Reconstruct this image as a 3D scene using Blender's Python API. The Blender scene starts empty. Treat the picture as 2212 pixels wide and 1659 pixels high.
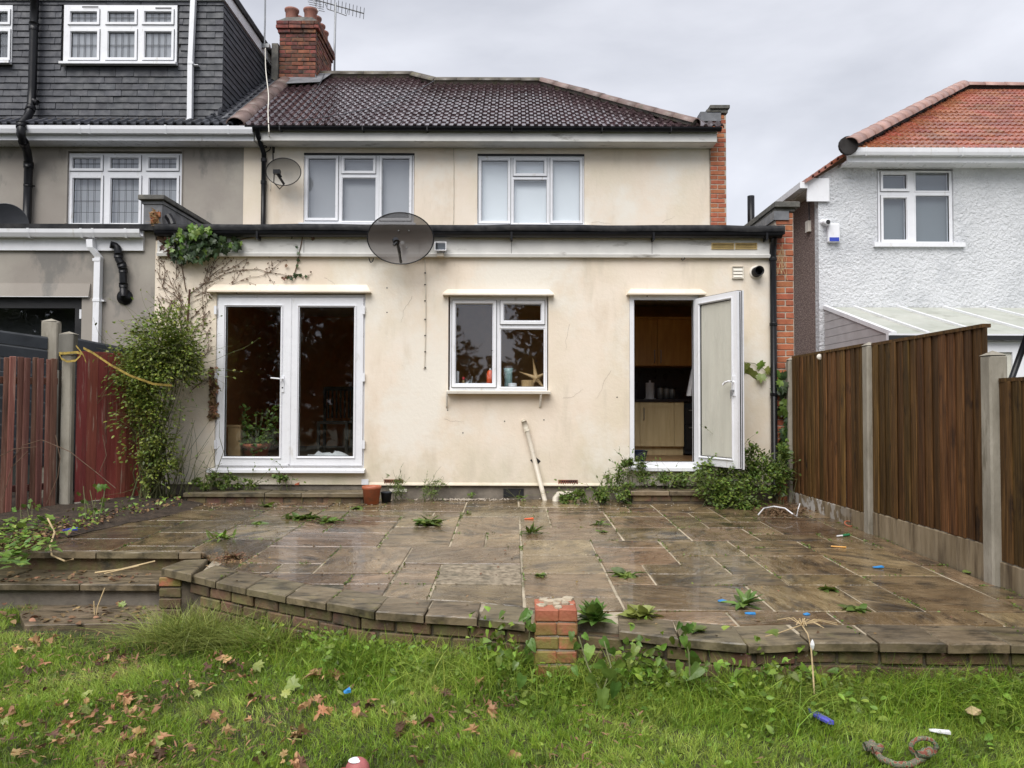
import bpy, bmesh, math, random
import numpy as np
from mathutils import Vector, Matrix
random.seed(11)
rng = np.random.default_rng(11)
R = math.radians
scene = bpy.context.scene
COL = scene.collection

# ------------------------------------------------------------------ camera
F, CX, CY, H = 1650.0, 1106.0, 829.5, 1.10          # focal length and centre in a 2212 x 1659 frame, eye height
PITCH, ROLL = math.atan(48.5 / F), 0.0030
cam_data = bpy.data.cameras.new('camera')
cam_data.sensor_width = 36.0
cam_data.lens = 36.0 * F / 2212.0
cam_data.clip_start, cam_data.clip_end = 0.05, 3000
cam = bpy.data.objects.new('camera', cam_data)
COL.objects.link(cam)
CR = Matrix.Rotation(R(90) + PITCH, 4, 'X') @ Matrix.Rotation(ROLL, 4, 'Z')
cam.matrix_world = Matrix.Translation((0, 0, H)) @ CR
scene.camera = cam

# ------------------------------------------------------------------ sky, sun, exposure (overcast)
world = bpy.data.worlds.new('World')
scene.world = world
world.use_nodes = True
wt = world.node_tree
wt.nodes.clear()
SUN_EL, SUN_AZ = 52.0, 200.0                         # azimuth from +Y, clockwise: behind the camera, a little left
sky = wt.nodes.new('ShaderNodeTexSky')
sky.sky_type = 'NISHITA'
sky.sun_disc = False
sky.sun_elevation = R(SUN_EL)
sky.sun_rotation = R(SUN_AZ)
tc = wt.nodes.new('ShaderNodeTexCoord')
mp = wt.nodes.new('ShaderNodeMapping')
mp.inputs['Scale'].default_value = (1.0, 1.0, 2.2)
n1 = wt.nodes.new('ShaderNodeTexNoise')
n1.inputs['Scale'].default_value = 2.0
n1.inputs['Detail'].default_value = 7
n1.inputs['Roughness'].default_value = 0.5
n1.inputs['Distortion'].default_value = 0.25
rp = wt.nodes.new('ShaderNodeValToRGB')
rp.color_ramp.elements[0].position = 0.38
rp.color_ramp.elements[0].color = (0.60, 0.613, 0.67, 1)
rp.color_ramp.elements[1].position = 0.60
rp.color_ramp.elements[1].color = (0.87, 0.88, 0.94, 1)
mul = wt.nodes.new('ShaderNodeVectorMath')
mul.operation = 'SCALE'
mul.inputs['Scale'].default_value = 6.1
mx = wt.nodes.new('ShaderNodeMixRGB')
mx.inputs['Fac'].default_value = 0.9
bg = wt.nodes.new('ShaderNodeBackground')
bg.inputs['Strength'].default_value = 0.073
wo = wt.nodes.new('ShaderNodeOutputWorld')
L = wt.links.new
L(tc.outputs['Generated'], mp.inputs['Vector'])
L(mp.outputs['Vector'], n1.inputs['Vector'])
L(n1.outputs['Fac'], rp.inputs['Fac'])
L(rp.outputs['Color'], mul.inputs[0])
L(sky.outputs['Color'], mx.inputs['Color1'])
L(mul.outputs['Vector'], mx.inputs['Color2'])
L(mx.outputs['Color'], bg.inputs['Color'])
L(bg.outputs['Background'], wo.inputs['Surface'])

sun_data = bpy.data.lights.new('sun', 'SUN')
sun_data.energy = 1.5
sun_data.angle = R(50)
sun_data.color = (1.0, 0.97, 0.93)
sun = bpy.data.objects.new('sun', sun_data)
az, el = R(SUN_AZ), R(SUN_EL)
to_sun = Vector((math.sin(az) * math.cos(el), math.cos(az) * math.cos(el), math.sin(el)))
sun.rotation_euler = to_sun.to_track_quat('Z', 'Y').to_euler()
sun.location = (0, -10, 20)
COL.objects.link(sun)

vs = scene.view_settings
scene.display_settings.display_device = 'sRGB'
vs.view_transform = 'Standard'
vs.look = 'None'
vs.exposure = 1.30
vs.gamma = 1.0
vs.use_curve_mapping = False
scene.render.engine = 'CYCLES'
scene.cycles.max_bounces = 8
scene.cycles.transparent_max_bounces = 24
scene.cycles.caustics_reflective = False
scene.cycles.caustics_refractive = False
scene.cycles.use_denoising = True

# ------------------------------------------------------------------ depths of the place (metres from the camera)
YF, YM = 9.07, 12.10        # rear wall of the extensions, rear wall of the houses
SLOPE = 0.026               # fall of the patio away from the house
LAWN = -0.43
def zp(y): return -SLOPE * (YF - y)

def ray(x, y):
    v = CR.to_3x3() @ Vector(((x - CX) / F, -(y - CY) / F, -1.0))
    return v / v.y
def P(x, y, Y): return Vector((0, 0, H)) + ray(x, y) * Y      # the point at depth Y
def PG(x, y, up=0.0):                                         # the point on the patio surface
    d = ray(x, y)
    s = (-SLOPE * YF + up - H) / (d.z - SLOPE)
    return Vector((0, 0, H)) + d * s
def PZ(x, y, z):
    d = ray(x, y)
    return Vector((0, 0, H)) + d * ((z - H) / d.z)
def rect(x0, y0, x1, y1, Y):
    xm, ym = (x0 + x1) / 2, (y0 + y1) / 2
    return P(x0, ym, Y).x, P(x1, ym, Y).x, P(xm, y1, Y).z, P(xm, y0, Y).z

# ------------------------------------------------------------------ materials
def nd(t, kind, **kw):
    n = t.nodes.new(kind)
    for k, v in kw.items():
        if hasattr(n, k) and k not in n.inputs: setattr(n, k, v)
        else: n.inputs[k].default_value = v
    return n

def mat(name, ramp, scale=3.0, stretch=(1, 1, 1), detail=6, rough=(0.7, 0.9), rscale=None, bump=0.15, bscale=40, bstretch=None,
        bdist=0.01, var=0.0, spin=False, distort=0.0, hue=0.0, over=(), spec=0.5, metal=0.0, island=0.0, trans=0.0, coat=0.0, bump2=None):
    m = bpy.data.materials.new(name)
    m.use_nodes = True
    t = m.node_tree
    t.nodes.clear()
    lk = t.links.new
    out = nd(t, 'ShaderNodeOutputMaterial')
    bs = nd(t, 'ShaderNodeBsdfPrincipled')
    bs.inputs['Specular IOR Level'].default_value = spec
    bs.inputs['Metallic'].default_value = metal
    geo = nd(t, 'ShaderNodeNewGeometry')
    oi = nd(t, 'ShaderNodeObjectInfo')
    def coords(st, shift=0.0):
        a = nd(t, 'ShaderNodeVectorMath', operation='MULTIPLY')
        lk(geo.outputs['Position'], a.inputs[0])
        a.inputs[1].default_value = st
        b = nd(t, 'ShaderNodeVectorMath', operation='ADD')
        lk(a.outputs[0], b.inputs[0])
        if var or hue:
            c = nd(t, 'ShaderNodeMath', operation='MULTIPLY')
            lk(oi.outputs['Random'], c.inputs[0])
            c.inputs[1].default_value = 37.0
            d = nd(t, 'ShaderNodeCombineXYZ')
            for i in range(3): lk(c.outputs[0], d.inputs[i])
            lk(d.outputs[0], b.inputs[1])
            if spin:
                an = nd(t, 'ShaderNodeMath', operation='MULTIPLY')
                lk(oi.outputs['Random'], an.inputs[0]); an.inputs[1].default_value = 55.0
                vr = nd(t, 'ShaderNodeVectorRotate', rotation_type='Z_AXIS')
                lk(geo.outputs['Position'], vr.inputs['Vector']); lk(an.outputs[0], vr.inputs['Angle'])
                lk(vr.outputs[0], a.inputs[0])
        else:
            b.inputs[1].default_value = (shift, shift * 1.7, shift * 0.6)
        return b.outputs[0]
    base = coords(stretch)
    no = nd(t, 'ShaderNodeTexNoise', Scale=scale, Detail=detail)
    no.inputs['Roughness'].default_value = 0.6
    no.inputs['Distortion'].default_value = distort
    lk(base, no.inputs['Vector'])
    cr = nd(t, 'ShaderNodeValToRGB')
    els = cr.color_ramp.elements
    while len(els) < len(ramp): els.new(0.5)
    for e, (p, c) in zip(els, ramp):
        e.position = p
        e.color = (c[0], c[1], c[2], 1)
    lk(no.outputs['Fac'], cr.inputs['Fac'])
    col = cr.outputs['Color']
    for k, (oc, osc, lo, hi, ost, zr) in enumerate(over):
        on = nd(t, 'ShaderNodeTexNoise', Scale=osc, Detail=7)
        on.inputs['Roughness'].default_value = 0.62
        lk(coords(ost, 3.1 * (k + 1)), on.inputs['Vector'])
        mr = nd(t, 'ShaderNodeMapRange')
        mr.inputs['From Min'].default_value = lo
        mr.inputs['From Max'].default_value = hi
        lk(on.outputs['Fac'], mr.inputs['Value'])
        fac = mr.outputs[0]
        if zr:
            sp = nd(t, 'ShaderNodeSeparateXYZ')
            lk(geo.outputs['Position'], sp.inputs[0])
            m2 = nd(t, 'ShaderNodeMapRange')
            m2.inputs['From Min'].default_value = zr[0]
            m2.inputs['From Max'].default_value = zr[1]
            lk(sp.outputs[zr[2] if len(zr) > 2 else 2], m2.inputs['Value'])
            mm = nd(t, 'ShaderNodeMath', operation='MULTIPLY')
            lk(fac, mm.inputs[0])
            lk(m2.outputs[0], mm.inputs[1])
            fac = mm.outputs[0]
        mi = nd(t, 'ShaderNodeMixRGB')
        lk(fac, mi.inputs['Fac'])
        lk(col, mi.inputs['Color1'])
        mi.inputs['Color2'].default_value = (oc[0], oc[1], oc[2], 1)
        col = mi.outputs['Color']
    if var or hue or island:
        hs = nd(t, 'ShaderNodeHueSaturation')
        lk(col, hs.inputs['Color'])
        src = geo.outputs['Random Per Island'] if island else oi.outputs['Random']
        amt = island or var
        mv = nd(t, 'ShaderNodeMapRange')
        mv.inputs['To Min'].default_value = 1 - amt
        mv.inputs['To Max'].default_value = 1 + amt
        lk(src, mv.inputs['Value'])
        lk(mv.outputs[0], hs.inputs['Value'])
        if hue:
            ml = nd(t, 'ShaderNodeMath', operation='MULTIPLY')
            lk(src, ml.inputs[0]); ml.inputs[1].default_value = 7.31
            fr = nd(t, 'ShaderNodeMath', operation='FRACT')
            lk(ml.outputs[0], fr.inputs[0])
            mh = nd(t, 'ShaderNodeMapRange')
            mh.inputs['To Min'].default_value = 0.5 - hue
            mh.inputs['To Max'].default_value = 0.5 + hue
            lk(fr.outputs[0], mh.inputs['Value'])
            lk(mh.outputs[0], hs.inputs['Hue'])
        col = hs.outputs['Color']
    lk(col, bs.inputs['Base Color'])
    rn = nd(t, 'ShaderNodeTexNoise', Scale=rscale or scale * 1.7, Detail=5)
    lk(base, rn.inputs['Vector'])
    mr = nd(t, 'ShaderNodeMapRange')
    mr.inputs['From Min'].default_value = 0.3
    mr.inputs['From Max'].default_value = 0.7
    mr.inputs['To Min'].default_value = rough[0]
    mr.inputs['To Max'].default_value = rough[1]
    lk(rn.outputs['Fac'], mr.inputs['Value'])
    lk(mr.outputs[0], bs.inputs['Roughness'])
    if coat: bs.inputs['Coat Weight'].default_value = coat
    if bump:
        bn = nd(t, 'ShaderNodeTexNoise', Scale=bscale, Detail=4)
        bn.inputs['Roughness'].default_value = 0.6
        bn.inputs['Distortion'].default_value = distort
        lk(coords(bstretch or stretch, 9.0), bn.inputs['Vector'])
        bu = nd(t, 'ShaderNodeBump', Strength=bump, Distance=bdist)
        lk(bn.outputs['Fac'], bu.inputs['Height'])
        nrm = bu.outputs[0]
        if bump2:
            b2n = nd(t, 'ShaderNodeTexNoise', Scale=bump2[0], Detail=5)
            lk(coords(bump2[3], 5.0), b2n.inputs['Vector'])
            b2 = nd(t, 'ShaderNodeBump', Strength=bump2[1], Distance=bump2[2])
            lk(b2n.outputs['Fac'], b2.inputs['Height'])
            lk(nrm, b2.inputs['Normal'])
            nrm = b2.outputs[0]
        lk(nrm, bs.inputs['Normal'])
    sh = bs.outputs[0]
    if trans:
        tr = nd(t, 'ShaderNodeBsdfTranslucent')
        lk(col, tr.inputs['Color'])
        ms = nd(t, 'ShaderNodeMixShader', Fac=trans)
        lk(sh, ms.inputs[1]); lk(tr.outputs[0], ms.inputs[2])
        sh = ms.outputs[0]
    lk(sh, out.inputs['Surface'])
    return m

def plain(name, c, rough=0.5, spec=0.5, metal=0.0, var=0.08, **kw):
    a = tuple(v * (1 - var) for v in c); b = tuple(min(1, v * (1 + var)) for v in c)
    kw.setdefault('bump', 0.05)
    kw.setdefault('scale', 6)
    return mat(name, [(0.35, a), (0.65, b)], rough=(rough * 0.85, min(1, rough * 1.15)), spec=spec, metal=metal, **kw)

def see_through(name, tint, opacity, glossy=None, rough=0.02, ior=2.1, body=None):
    """glass or a fine mesh: part transparent, part reflecting or solid"""
    m = bpy.data.materials.new(name)
    m.use_nodes = True
    t = m.node_tree
    t.nodes.clear()
    lk = t.links.new
    out = nd(t, 'ShaderNodeOutputMaterial')
    tr = nd(t, 'ShaderNodeBsdfTransparent')
    tr.inputs['Color'].default_value = (*tint, 1)
    if body:
        bo = nd(t, 'ShaderNodeBsdfPrincipled')
        bo.inputs['Base Color'].default_value = (*body, 1)
        bo.inputs['Roughness'].default_value = rough
        mi = nd(t, 'ShaderNodeMixShader', Fac=opacity)
        lk(tr.outputs[0], mi.inputs[1]); lk(bo.outputs[0], mi.inputs[2])
    else:
        gl = nd(t, 'ShaderNodeBsdfGlossy')
        gl.inputs['Roughness'].default_value = rough
        gl.inputs['Color'].default_value = (0.93, 0.95, 1.0, 1)
        geo = nd(t, 'ShaderNodeNewGeometry')
        nz = nd(t, 'ShaderNodeTexNoise', Scale=3.0, Detail=2)
        lk(geo.outputs['Position'], nz.inputs['Vector'])
        bu = nd(t, 'ShaderNodeBump', Strength=0.05, Distance=0.02)
        lk(nz.outputs['Fac'], bu.inputs['Height'])
        lk(bu.outputs[0], gl.inputs['Normal'])
        fr = nd(t, 'ShaderNodeFresnel', IOR=ior)
        mi = nd(t, 'ShaderNodeMixShader')
        bf = nd(t, 'ShaderNodeMath', operation='SUBTRACT')
        bf.inputs[0].default_value = 1.0
        lk(geo.outputs['Backfacing'], bf.inputs[1])
        mf = nd(t, 'ShaderNodeMath', operation='MULTIPLY')
        lk(fr.outputs[0], mf.inputs[0]); lk(bf.outputs[0], mf.inputs[1])
        lk(mf.outputs[0], mi.inputs['Fac'])
        lk(tr.outputs[0], mi.inputs[1]); lk(gl.outputs[0], mi.inputs[2])
    lk(mi.outputs[0], out.inputs['Surface'])
    return m

V1 = (1, 1, 1)
M = {}
M['cream'] = mat('cream_render', [(0.3, (0.75, 0.64, 0.515)), (0.5, (0.80, 0.70, 0.58)), (0.7, (0.82, 0.735, 0.63))], scale=1.3, rough=(0.8, 0.95),
                 bump=0.25, bscale=22, bdist=0.012, bump2=(140, 0.12, 0.004, V1),
                 over=[((0.60, 0.49, 0.36), 2.2, 0.57, 0.9, (1, 1, 0.35), None), ((0.69, 0.62, 0.47), 1.1, 0.47, 0.8, (1, 1, 0.7), None),
                       ((0.42, 0.42, 0.27), 2.4, 0.36, 0.72, (1, 1, 0.5), (0.75, 0.06)), ((0.33, 0.27, 0.20), 5.5, 0.68, 0.84, (1, 1, 0.22), None),
                       ((0.40, 0.33, 0.24), 30, 0.70, 0.80, V1, None), ((0.64, 0.565, 0.45), 1.7, 0.56, 0.78, (2.5, 1, 0.5), None), ((0.80, 0.75, 0.66), 0.9, 0.5, 0.62, V1, None)])
M['plinth'] = mat('damp_plinth', [(0.3, (0.10, 0.085, 0.07)), (0.7, (0.26, 0.225, 0.18))], scale=5, rough=(0.5, 0.9), bump=0.5, bscale=30)
M['grey_render'] = mat('grey_render', [(0.3, (0.285, 0.255, 0.225)), (0.7, (0.335, 0.305, 0.27))], scale=1.0, rough=(0.8, 0.95), bump=0.15, bscale=70,
                       over=[((0.20, 0.19, 0.175), 1.3, 0.54, 0.6, (1, 1, 0.5), None), ((0.40, 0.37, 0.32), 0.9, 0.5, 0.75, V1, None)])
M['white'] = plain('white_upvc', (0.79, 0.80, 0.83), rough=0.3, var=0.03, bump=0.0,
                   over=[((0.50, 0.47, 0.40), 9, 0.62, 0.8, (1, 1, 0.3), None)])
M['white_paint'] = plain('cream_paint', (0.74, 0.70, 0.62), rough=0.5, var=0.05, over=[((0.40, 0.33, 0.24), 14, 0.62, 0.72, V1, None)])
M['fascia'] = plain('grey_white_fascia', (0.68, 0.67, 0.64), rough=0.45, var=0.08, scale=3, over=[((0.20, 0.18, 0.15), 6, 0.60, 0.75, (0.4, 1, 1.5), None)])
M['felt'] = mat('roof_felt', [(0.3, (0.008, 0.009, 0.012)), (0.7, (0.042, 0.041, 0.041))], scale=9, rough=(0.55, 0.85), bump=0.4, bscale=60, spec=0.2)
M['black'] = plain('black_plastic', (0.006, 0.0062, 0.008), rough=0.35, spec=0.3, var=0.3, bump=0.03)
M['lead'] = mat('lead_flashing', [(0.3, (0.09, 0.095, 0.105)), (0.7, (0.21, 0.215, 0.23))], scale=6, rough=(0.4, 0.7), bump=0.3, bscale=14)
M['coping'] = mat('coping_concrete', [(0.3, (0.05, 0.05, 0.048)), (0.6, (0.13, 0.125, 0.11)), (0.8, (0.25, 0.225, 0.16))], scale=9, rough=(0.6, 0.9), bump=0.5, bscale=30)
M['slate'] = mat('dark_slate', [(0.3, (0.030, 0.033, 0.042)), (0.7, (0.056, 0.060, 0.072))], scale=5, rough=(0.45, 0.7), bump=0.2, bscale=30, var=0.20, hue=0.015,
                 over=[((0.13, 0.14, 0.16), 7, 0.66, 0.85, V1, None)])
M['tile'] = mat('wet_brown_tile', [(0.3, (0.040, 0.022, 0.026)), (0.7, (0.084, 0.053, 0.059))], scale=6, rough=(0.10, 0.24), bump=0.08, bscale=60, var=0.28, spec=0.9, coat=0.35,
                over=[((0.06, 0.06, 0.03), 5, 0.64, 0.8, V1, None)])
M['ridge'] = mat('brown_ridge_tile', [(0.3, (0.14, 0.095, 0.085)), (0.7, (0.24, 0.165, 0.145))], scale=5, rough=(0.35, 0.6), bump=0.25, bscale=40, var=0.2,
                 over=[((0.12, 0.11, 0.075), 7, 0.55, 0.75, V1, None)])
M['ridge_grey'] = mat('grey_ridge_tile', [(0.3, (0.075, 0.065, 0.052)), (0.7, (0.15, 0.13, 0.105))], scale=6, rough=(0.4, 0.7), bump=0.3, bscale=40, var=0.2,
                      over=[((0.17, 0.16, 0.075), 7, 0.55, 0.75, V1, None)])
M['redtile'] = mat('red_clay_tile', [(0.3, (0.235, 0.070, 0.036)), (0.7, (0.40, 0.155, 0.090))], scale=6, rough=(0.18, 0.34), bump=0.1, bscale=50, var=0.24, hue=0.012, spec=0.8, coat=0.4,
                   over=[((0.14, 0.08, 0.05), 6, 0.6, 0.8, V1, None)])
M['redridge'] = mat('pink_brown_ridge', [(0.3, (0.30, 0.175, 0.145)), (0.7, (0.42, 0.26, 0.22))], scale=5, rough=(0.35, 0.6), bump=0.2, bscale=40, var=0.15)
M['underlay'] = plain('roof_underlay', (0.02, 0.017, 0.016), rough=0.8)
M['brick'] = mat('red_brick', [(0.3, (0.30, 0.085, 0.038)), (0.7, (0.45, 0.155, 0.072))], scale=9, rough=(0.7, 0.9), bump=0.35, bscale=70, var=0.14, hue=0.008,
                 over=[((0.20, 0.08, 0.05), 12, 0.60, 0.78, V1, None)])
M['oldbrick'] = mat('sooty_old_brick', [(0.3, (0.150, 0.046, 0.030)), (0.7, (0.27, 0.092, 0.055))], scale=9, rough=(0.75, 0.95), bump=0.5, bscale=60, var=0.38, hue=0.02,
                    over=[((0.050, 0.036, 0.032), 5, 0.44, 0.66, V1, None)])
M['mossbrick'] = mat('mossy_brick', [(0.3, (0.095, 0.046, 0.030)), (0.7, (0.185, 0.105, 0.065))], scale=8, rough=(0.5, 0.85), bump=0.6, bscale=45, var=0.3, hue=0.02,
                     over=[((0.135, 0.108, 0.045), 9, 0.40, 0.58, (1, 1, 0.6), None), ((0.045, 0.040, 0.028), 6, 0.5, 0.7, V1, None), ((0.5, 0.48, 0.44), 38, 0.66, 0.74, V1, None)])
M['pierbrick'] = mat('orange_moss_brick', [(0.3, (0.30, 0.085, 0.045)), (0.7, (0.42, 0.15, 0.085))], scale=7, rough=(0.5, 0.8), bump=0.5, bscale=45, var=0.12,
                     over=[((0.21, 0.17, 0.045), 8, 0.36, 0.54, V1, (-0.03, -0.16)), ((0.12, 0.08, 0.04), 14, 0.6, 0.75, V1, None)])
M['mortar'] = mat('mortar', [(0.3, (0.32, 0.27, 0.22)), (0.7, (0.50, 0.44, 0.36))], scale=12, rough=(0.85, 0.98), bump=0.4, bscale=80)
M['darkmortar'] = mat('dark_mortar', [(0.3, (0.045, 0.036, 0.026)), (0.7, (0.15, 0.12, 0.085))], scale=12, rough=(0.85, 0.98), bump=0.4, bscale=80)
M['dash'] = mat('white_pebbledash', [(0.3, (0.66, 0.675, 0.70)), (0.7, (0.76, 0.775, 0.80))], scale=2, rough=(0.85, 0.98), bump=1.0, bscale=24, bdist=0.05,
                bump2=(70, 0.5, 0.012, V1), over=[((0.50, 0.52, 0.55), 1.6, 0.5, 0.8, V1, None)])
M['brown_dash'] = mat('brown_pebbledash', [(0.40, (0.085, 0.055, 0.048)), (0.5, (0.22, 0.155, 0.135)), (0.60, (0.42, 0.33, 0.30))], scale=60, detail=3, rough=(0.8, 0.95),
                      bump=0.9, bscale=60, bdist=0.02)
M['fence'] = mat('dark_stained_board', [(0.28, (0.034, 0.016, 0.006)), (0.5, (0.096, 0.048, 0.016)), (0.72, (0.195, 0.100, 0.035))], scale=20, stretch=(2.5, 2.5, 0.12), detail=8,
                 rough=(0.5, 0.8), bump=0.35, bscale=60, bstretch=(2, 2, 0.08), var=0.45, hue=0.014,
                 over=[((0.020, 0.011, 0.007), 5, 0.58, 0.70, (1, 1, 0.5), None), ((0.26, 0.14, 0.035), 8, 0.62, 0.80, (3, 3, 0.08), None)], spec=0.22)
M['red_board'] = mat('peeling_red_board', [(0.3, (0.150, 0.028, 0.020)), (0.65, (0.26, 0.058, 0.042))], scale=10, stretch=(2, 2, 0.15), rough=(0.5, 0.8), bump=0.4, bscale=50,
                     bstretch=(2, 2, 0.1), var=0.25, hue=0.01, over=[((0.36, 0.25, 0.20), 20, 0.58, 0.68, (2.0, 2.0, 0.13), None), ((0.10, 0.065, 0.04), 5, 0.55, 0.75, (1.5, 1.5, 0.2), None)])
M['old_board'] = mat('weathered_red_board', [(0.3, (0.090, 0.032, 0.022)), (0.55, (0.185, 0.078, 0.055)), (0.75, (0.32, 0.19, 0.14))], scale=10, stretch=(2.2, 2.2, 0.12), rough=(0.6, 0.9),
                     bump=0.6, bscale=50, bstretch=(2.5, 2.5, 0.08), var=0.48, hue=0.015, over=[((0.05, 0.03, 0.02), 7, 0.56, 0.72, (1.5, 1.5, 0.18), None), ((0.34, 0.24, 0.19), 16, 0.60, 0.74, (2.2, 2.2, 0.10), None)])
M['composite'] = mat('dark_composite', [(0.3, (0.013, 0.016, 0.020)), (0.7, (0.024, 0.029, 0.036))], spec=0.3, scale=5, rough=(0.45, 0.65), bump=0.1, bscale=60, bstretch=(0.3, 0.3, 3))
M['concrete'] = mat('concrete_post', [(0.3, (0.21, 0.19, 0.15)), (0.7, (0.38, 0.35, 0.29))], scale=6, stretch=(1, 1, 0.4), rough=(0.8, 0.95), bump=0.4, bscale=60,
                    over=[((0.10, 0.085, 0.05), 7, 0.58, 0.75, (1.5, 1.5, 0.25), None)])
M['post_dark'] = mat('grey_brown_post', [(0.3, (0.10, 0.095, 0.08)), (0.7, (0.185, 0.175, 0.15))], scale=6, stretch=(1, 1, 0.3), rough=(0.7, 0.9), bump=0.3, bscale=60)
M['gravelboard'] = mat('stained_gravel_board', [(0.3, (0.15, 0.11, 0.062)), (0.7, (0.33, 0.265, 0.175))], scale=7, stretch=(1.5, 1.5, 0.25), rough=(0.5, 0.85), bump=0.3, bscale=50,
                       over=[((0.06, 0.04, 0.022), 9, 0.5, 0.72, (1.6, 1.6, 0.18), None), ((0.52, 0.50, 0.47), 6, 0.48, 0.52, (1, 1, 0.8), (7.3, 8.2, 1))])
M['slab'] = mat('wet_riven_slab', [(0.28, (0.080, 0.050, 0.025)), (0.5, (0.175, 0.120, 0.065)), (0.72, (0.285, 0.205, 0.118))], spin=True, distort=0.9, coat=0.22, scale=2.8, stretch=(0.9, 1.2, 1), detail=9, rough=(0.10, 0.40),
                rscale=4, bump=0.7, bscale=5, bstretch=(0.8, 1.9, 1), bdist=0.03, bump2=(38, 0.22, 0.006, V1), var=0.26, hue=0.015, spec=0.6,
                over=[((0.046, 0.036, 0.026), 4.0, 0.50, 0.66, (0.8, 1.7, 1), None), ((0.33, 0.26, 0.165), 9.0, 0.62, 0.8, (0.8, 1.8, 1), None), ((0.060, 0.048, 0.038), 1.1, 0.45, 0.68, V1, (0.0, -2.6, 0))])
M['pale_slab'] = mat('pale_gritty_slab', [(0.35, (0.12, 0.095, 0.06)), (0.6, (0.34, 0.28, 0.20))], scale=22, rough=(0.5, 0.8), bump=0.6, bscale=60, over=[((0.08, 0.075, 0.05), 4, 0.5, 0.7, V1, None)])
M['edge_stone'] = mat('mossy_edge_stone', [(0.28, (0.098, 0.076, 0.046)), (0.72, (0.235, 0.185, 0.115))], scale=4, stretch=(0.8, 1.4, 1), rough=(0.28, 0.6), bump=0.5, bscale=9, bstretch=(0.7, 2.2, 1),
                      bdist=0.02, bump2=(60, 0.3, 0.006, V1), var=0.22, hue=0.012, over=[((0.050, 0.040, 0.024), 7, 0.47, 0.64, (0.8, 2.2, 1), None), ((0.16, 0.14, 0.055), 6, 0.60, 0.78, V1, None)])
M['joint'] = mat('pointing', [(0.3, (0.28, 0.23, 0.155)), (0.7, (0.60, 0.52, 0.39))], scale=3, rough=(0.7, 0.95), bump=0.5, bscale=70,
                 over=[((0.045, 0.04, 0.025), 1.5, 0.42, 0.6, V1, (0.9, -1.2, 0)), ((0.10, 0.10, 0.04), 4, 0.58, 0.7, V1, None)])
M['soil'] = mat('soil', [(0.3, (0.022, 0.015, 0.010)), (0.7, (0.075, 0.052, 0.034))], scale=9, rough=(0.8, 1), bump=0.9, bscale=40, bdist=0.03)
M['lawn'] = mat('lawn_soil', [(0.3, (0.026, 0.026, 0.009)), (0.7, (0.070, 0.070, 0.022))], scale=5, rough=(0.8, 1), bump=0.9, bscale=50, bdist=0.03)
M['earth'] = mat('far_earth', [(0.3, (0.05, 0.055, 0.03)), (0.7, (0.09, 0.09, 0.05))], scale=0.5, rough=(0.9, 1), bump=0)
M['grass'] = mat('grass_blade', [(0.3, (0.095, 0.170, 0.013)), (0.5, (0.25, 0.38, 0.038)), (0.70, (0.48, 0.58, 0.13))], scale=1.6, rough=(0.45, 0.7), bump=0, island=0.42, hue=0.022, trans=0.28,
                 over=[((0.30, 0.26, 0.09), 1.3, 0.58, 0.78, V1, None), ((0.055, 0.095, 0.012), 3.5, 0.55, 0.70, V1, None)])
M['clump'] = mat('pale_grass', [(0.3, (0.15, 0.19, 0.030)), (0.7, (0.32, 0.36, 0.09))], scale=8, rough=(0.45, 0.7), bump=0, island=0.35, hue=0.02, trans=0.25)
def leaf(name, a, b, island=0.3, hue=0.02, rough=(0.35, 0.6), trans=0.25, **kw):
    return mat(name, [(0.3, a), (0.7, b)], scale=12, rough=rough, bump=0, island=island, hue=hue, trans=trans, **kw)
def leafo(name, a, b, var=0.3, hue=0.02, rough=(0.3, 0.55), trans=0.22, **kw):
    return mat(name, [(0.3, a), (0.7, b)], scale=14, rough=rough, bump=0.2, bscale=60, var=var, hue=hue, trans=trans, **kw)
M['leaf_shrub'] = leaf('shrub_leaf', (0.075, 0.108, 0.014), (0.24, 0.30, 0.050), 0.55, 0.03)
M['leaf_weed'] = leaf('weed_leaf', (0.065, 0.115, 0.018), (0.18, 0.255, 0.046), 0.5, 0.025)
M['leaf_cover'] = leaf('ground_cover_leaf', (0.09, 0.155, 0.016), (0.24, 0.36, 0.05), 0.5, 0.025)
M['leaf_dark'] = leafo('dark_ivy_leaf', (0.020, 0.042, 0.016), (0.050, 0.085, 0.028), 0.4, 0.02)
M['leaf_bright'] = leafo('bright_leaf', (0.10, 0.19, 0.03), (0.22, 0.34, 0.065), 0.3, 0.025)
M['leaf_broad'] = leafo('broad_green_leaf', (0.075, 0.145, 0.024), (0.15, 0.245, 0.05), 0.3, 0.02)
M['leaf_lime'] = leafo('yellow_green_leaf', (0.20, 0.26, 0.055), (0.33, 0.38, 0.10), 0.25, 0.02)
M['leaf_tan'] = leafo('dry_tan_leaf', (0.33, 0.165, 0.065), (0.60, 0.37, 0.19), 0.35, 0.02, rough=(0.5, 0.8))
M['leaf_brown'] = leafo('brown_leaf', (0.075, 0.038, 0.024), (0.19, 0.10, 0.06), 0.35, 0.02, rough=(0.5, 0.8))
M['litter'] = leaf('leaf_litter', (0.10, 0.055, 0.03), (0.30, 0.18, 0.085), 0.5, 0.03, rough=(0.6, 0.9), trans=0.1)
M['tree'] = leaf('tree_leaf', (0.022, 0.034, 0.012), (0.055, 0.07, 0.022), 0.4, 0.02)
M['stem'] = mat('bare_stem', [(0.3, (0.075, 0.042, 0.026)), (0.7, (0.20, 0.13, 0.085))], scale=12, rough=(0.8, 0.95), bump=0)
M['greenstem'] = mat('green_stem', [(0.3, (0.07, 0.085, 0.03)), (0.7, (0.17, 0.17, 0.075))], scale=12, rough=(0.7, 0.9), bump=0)
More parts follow.
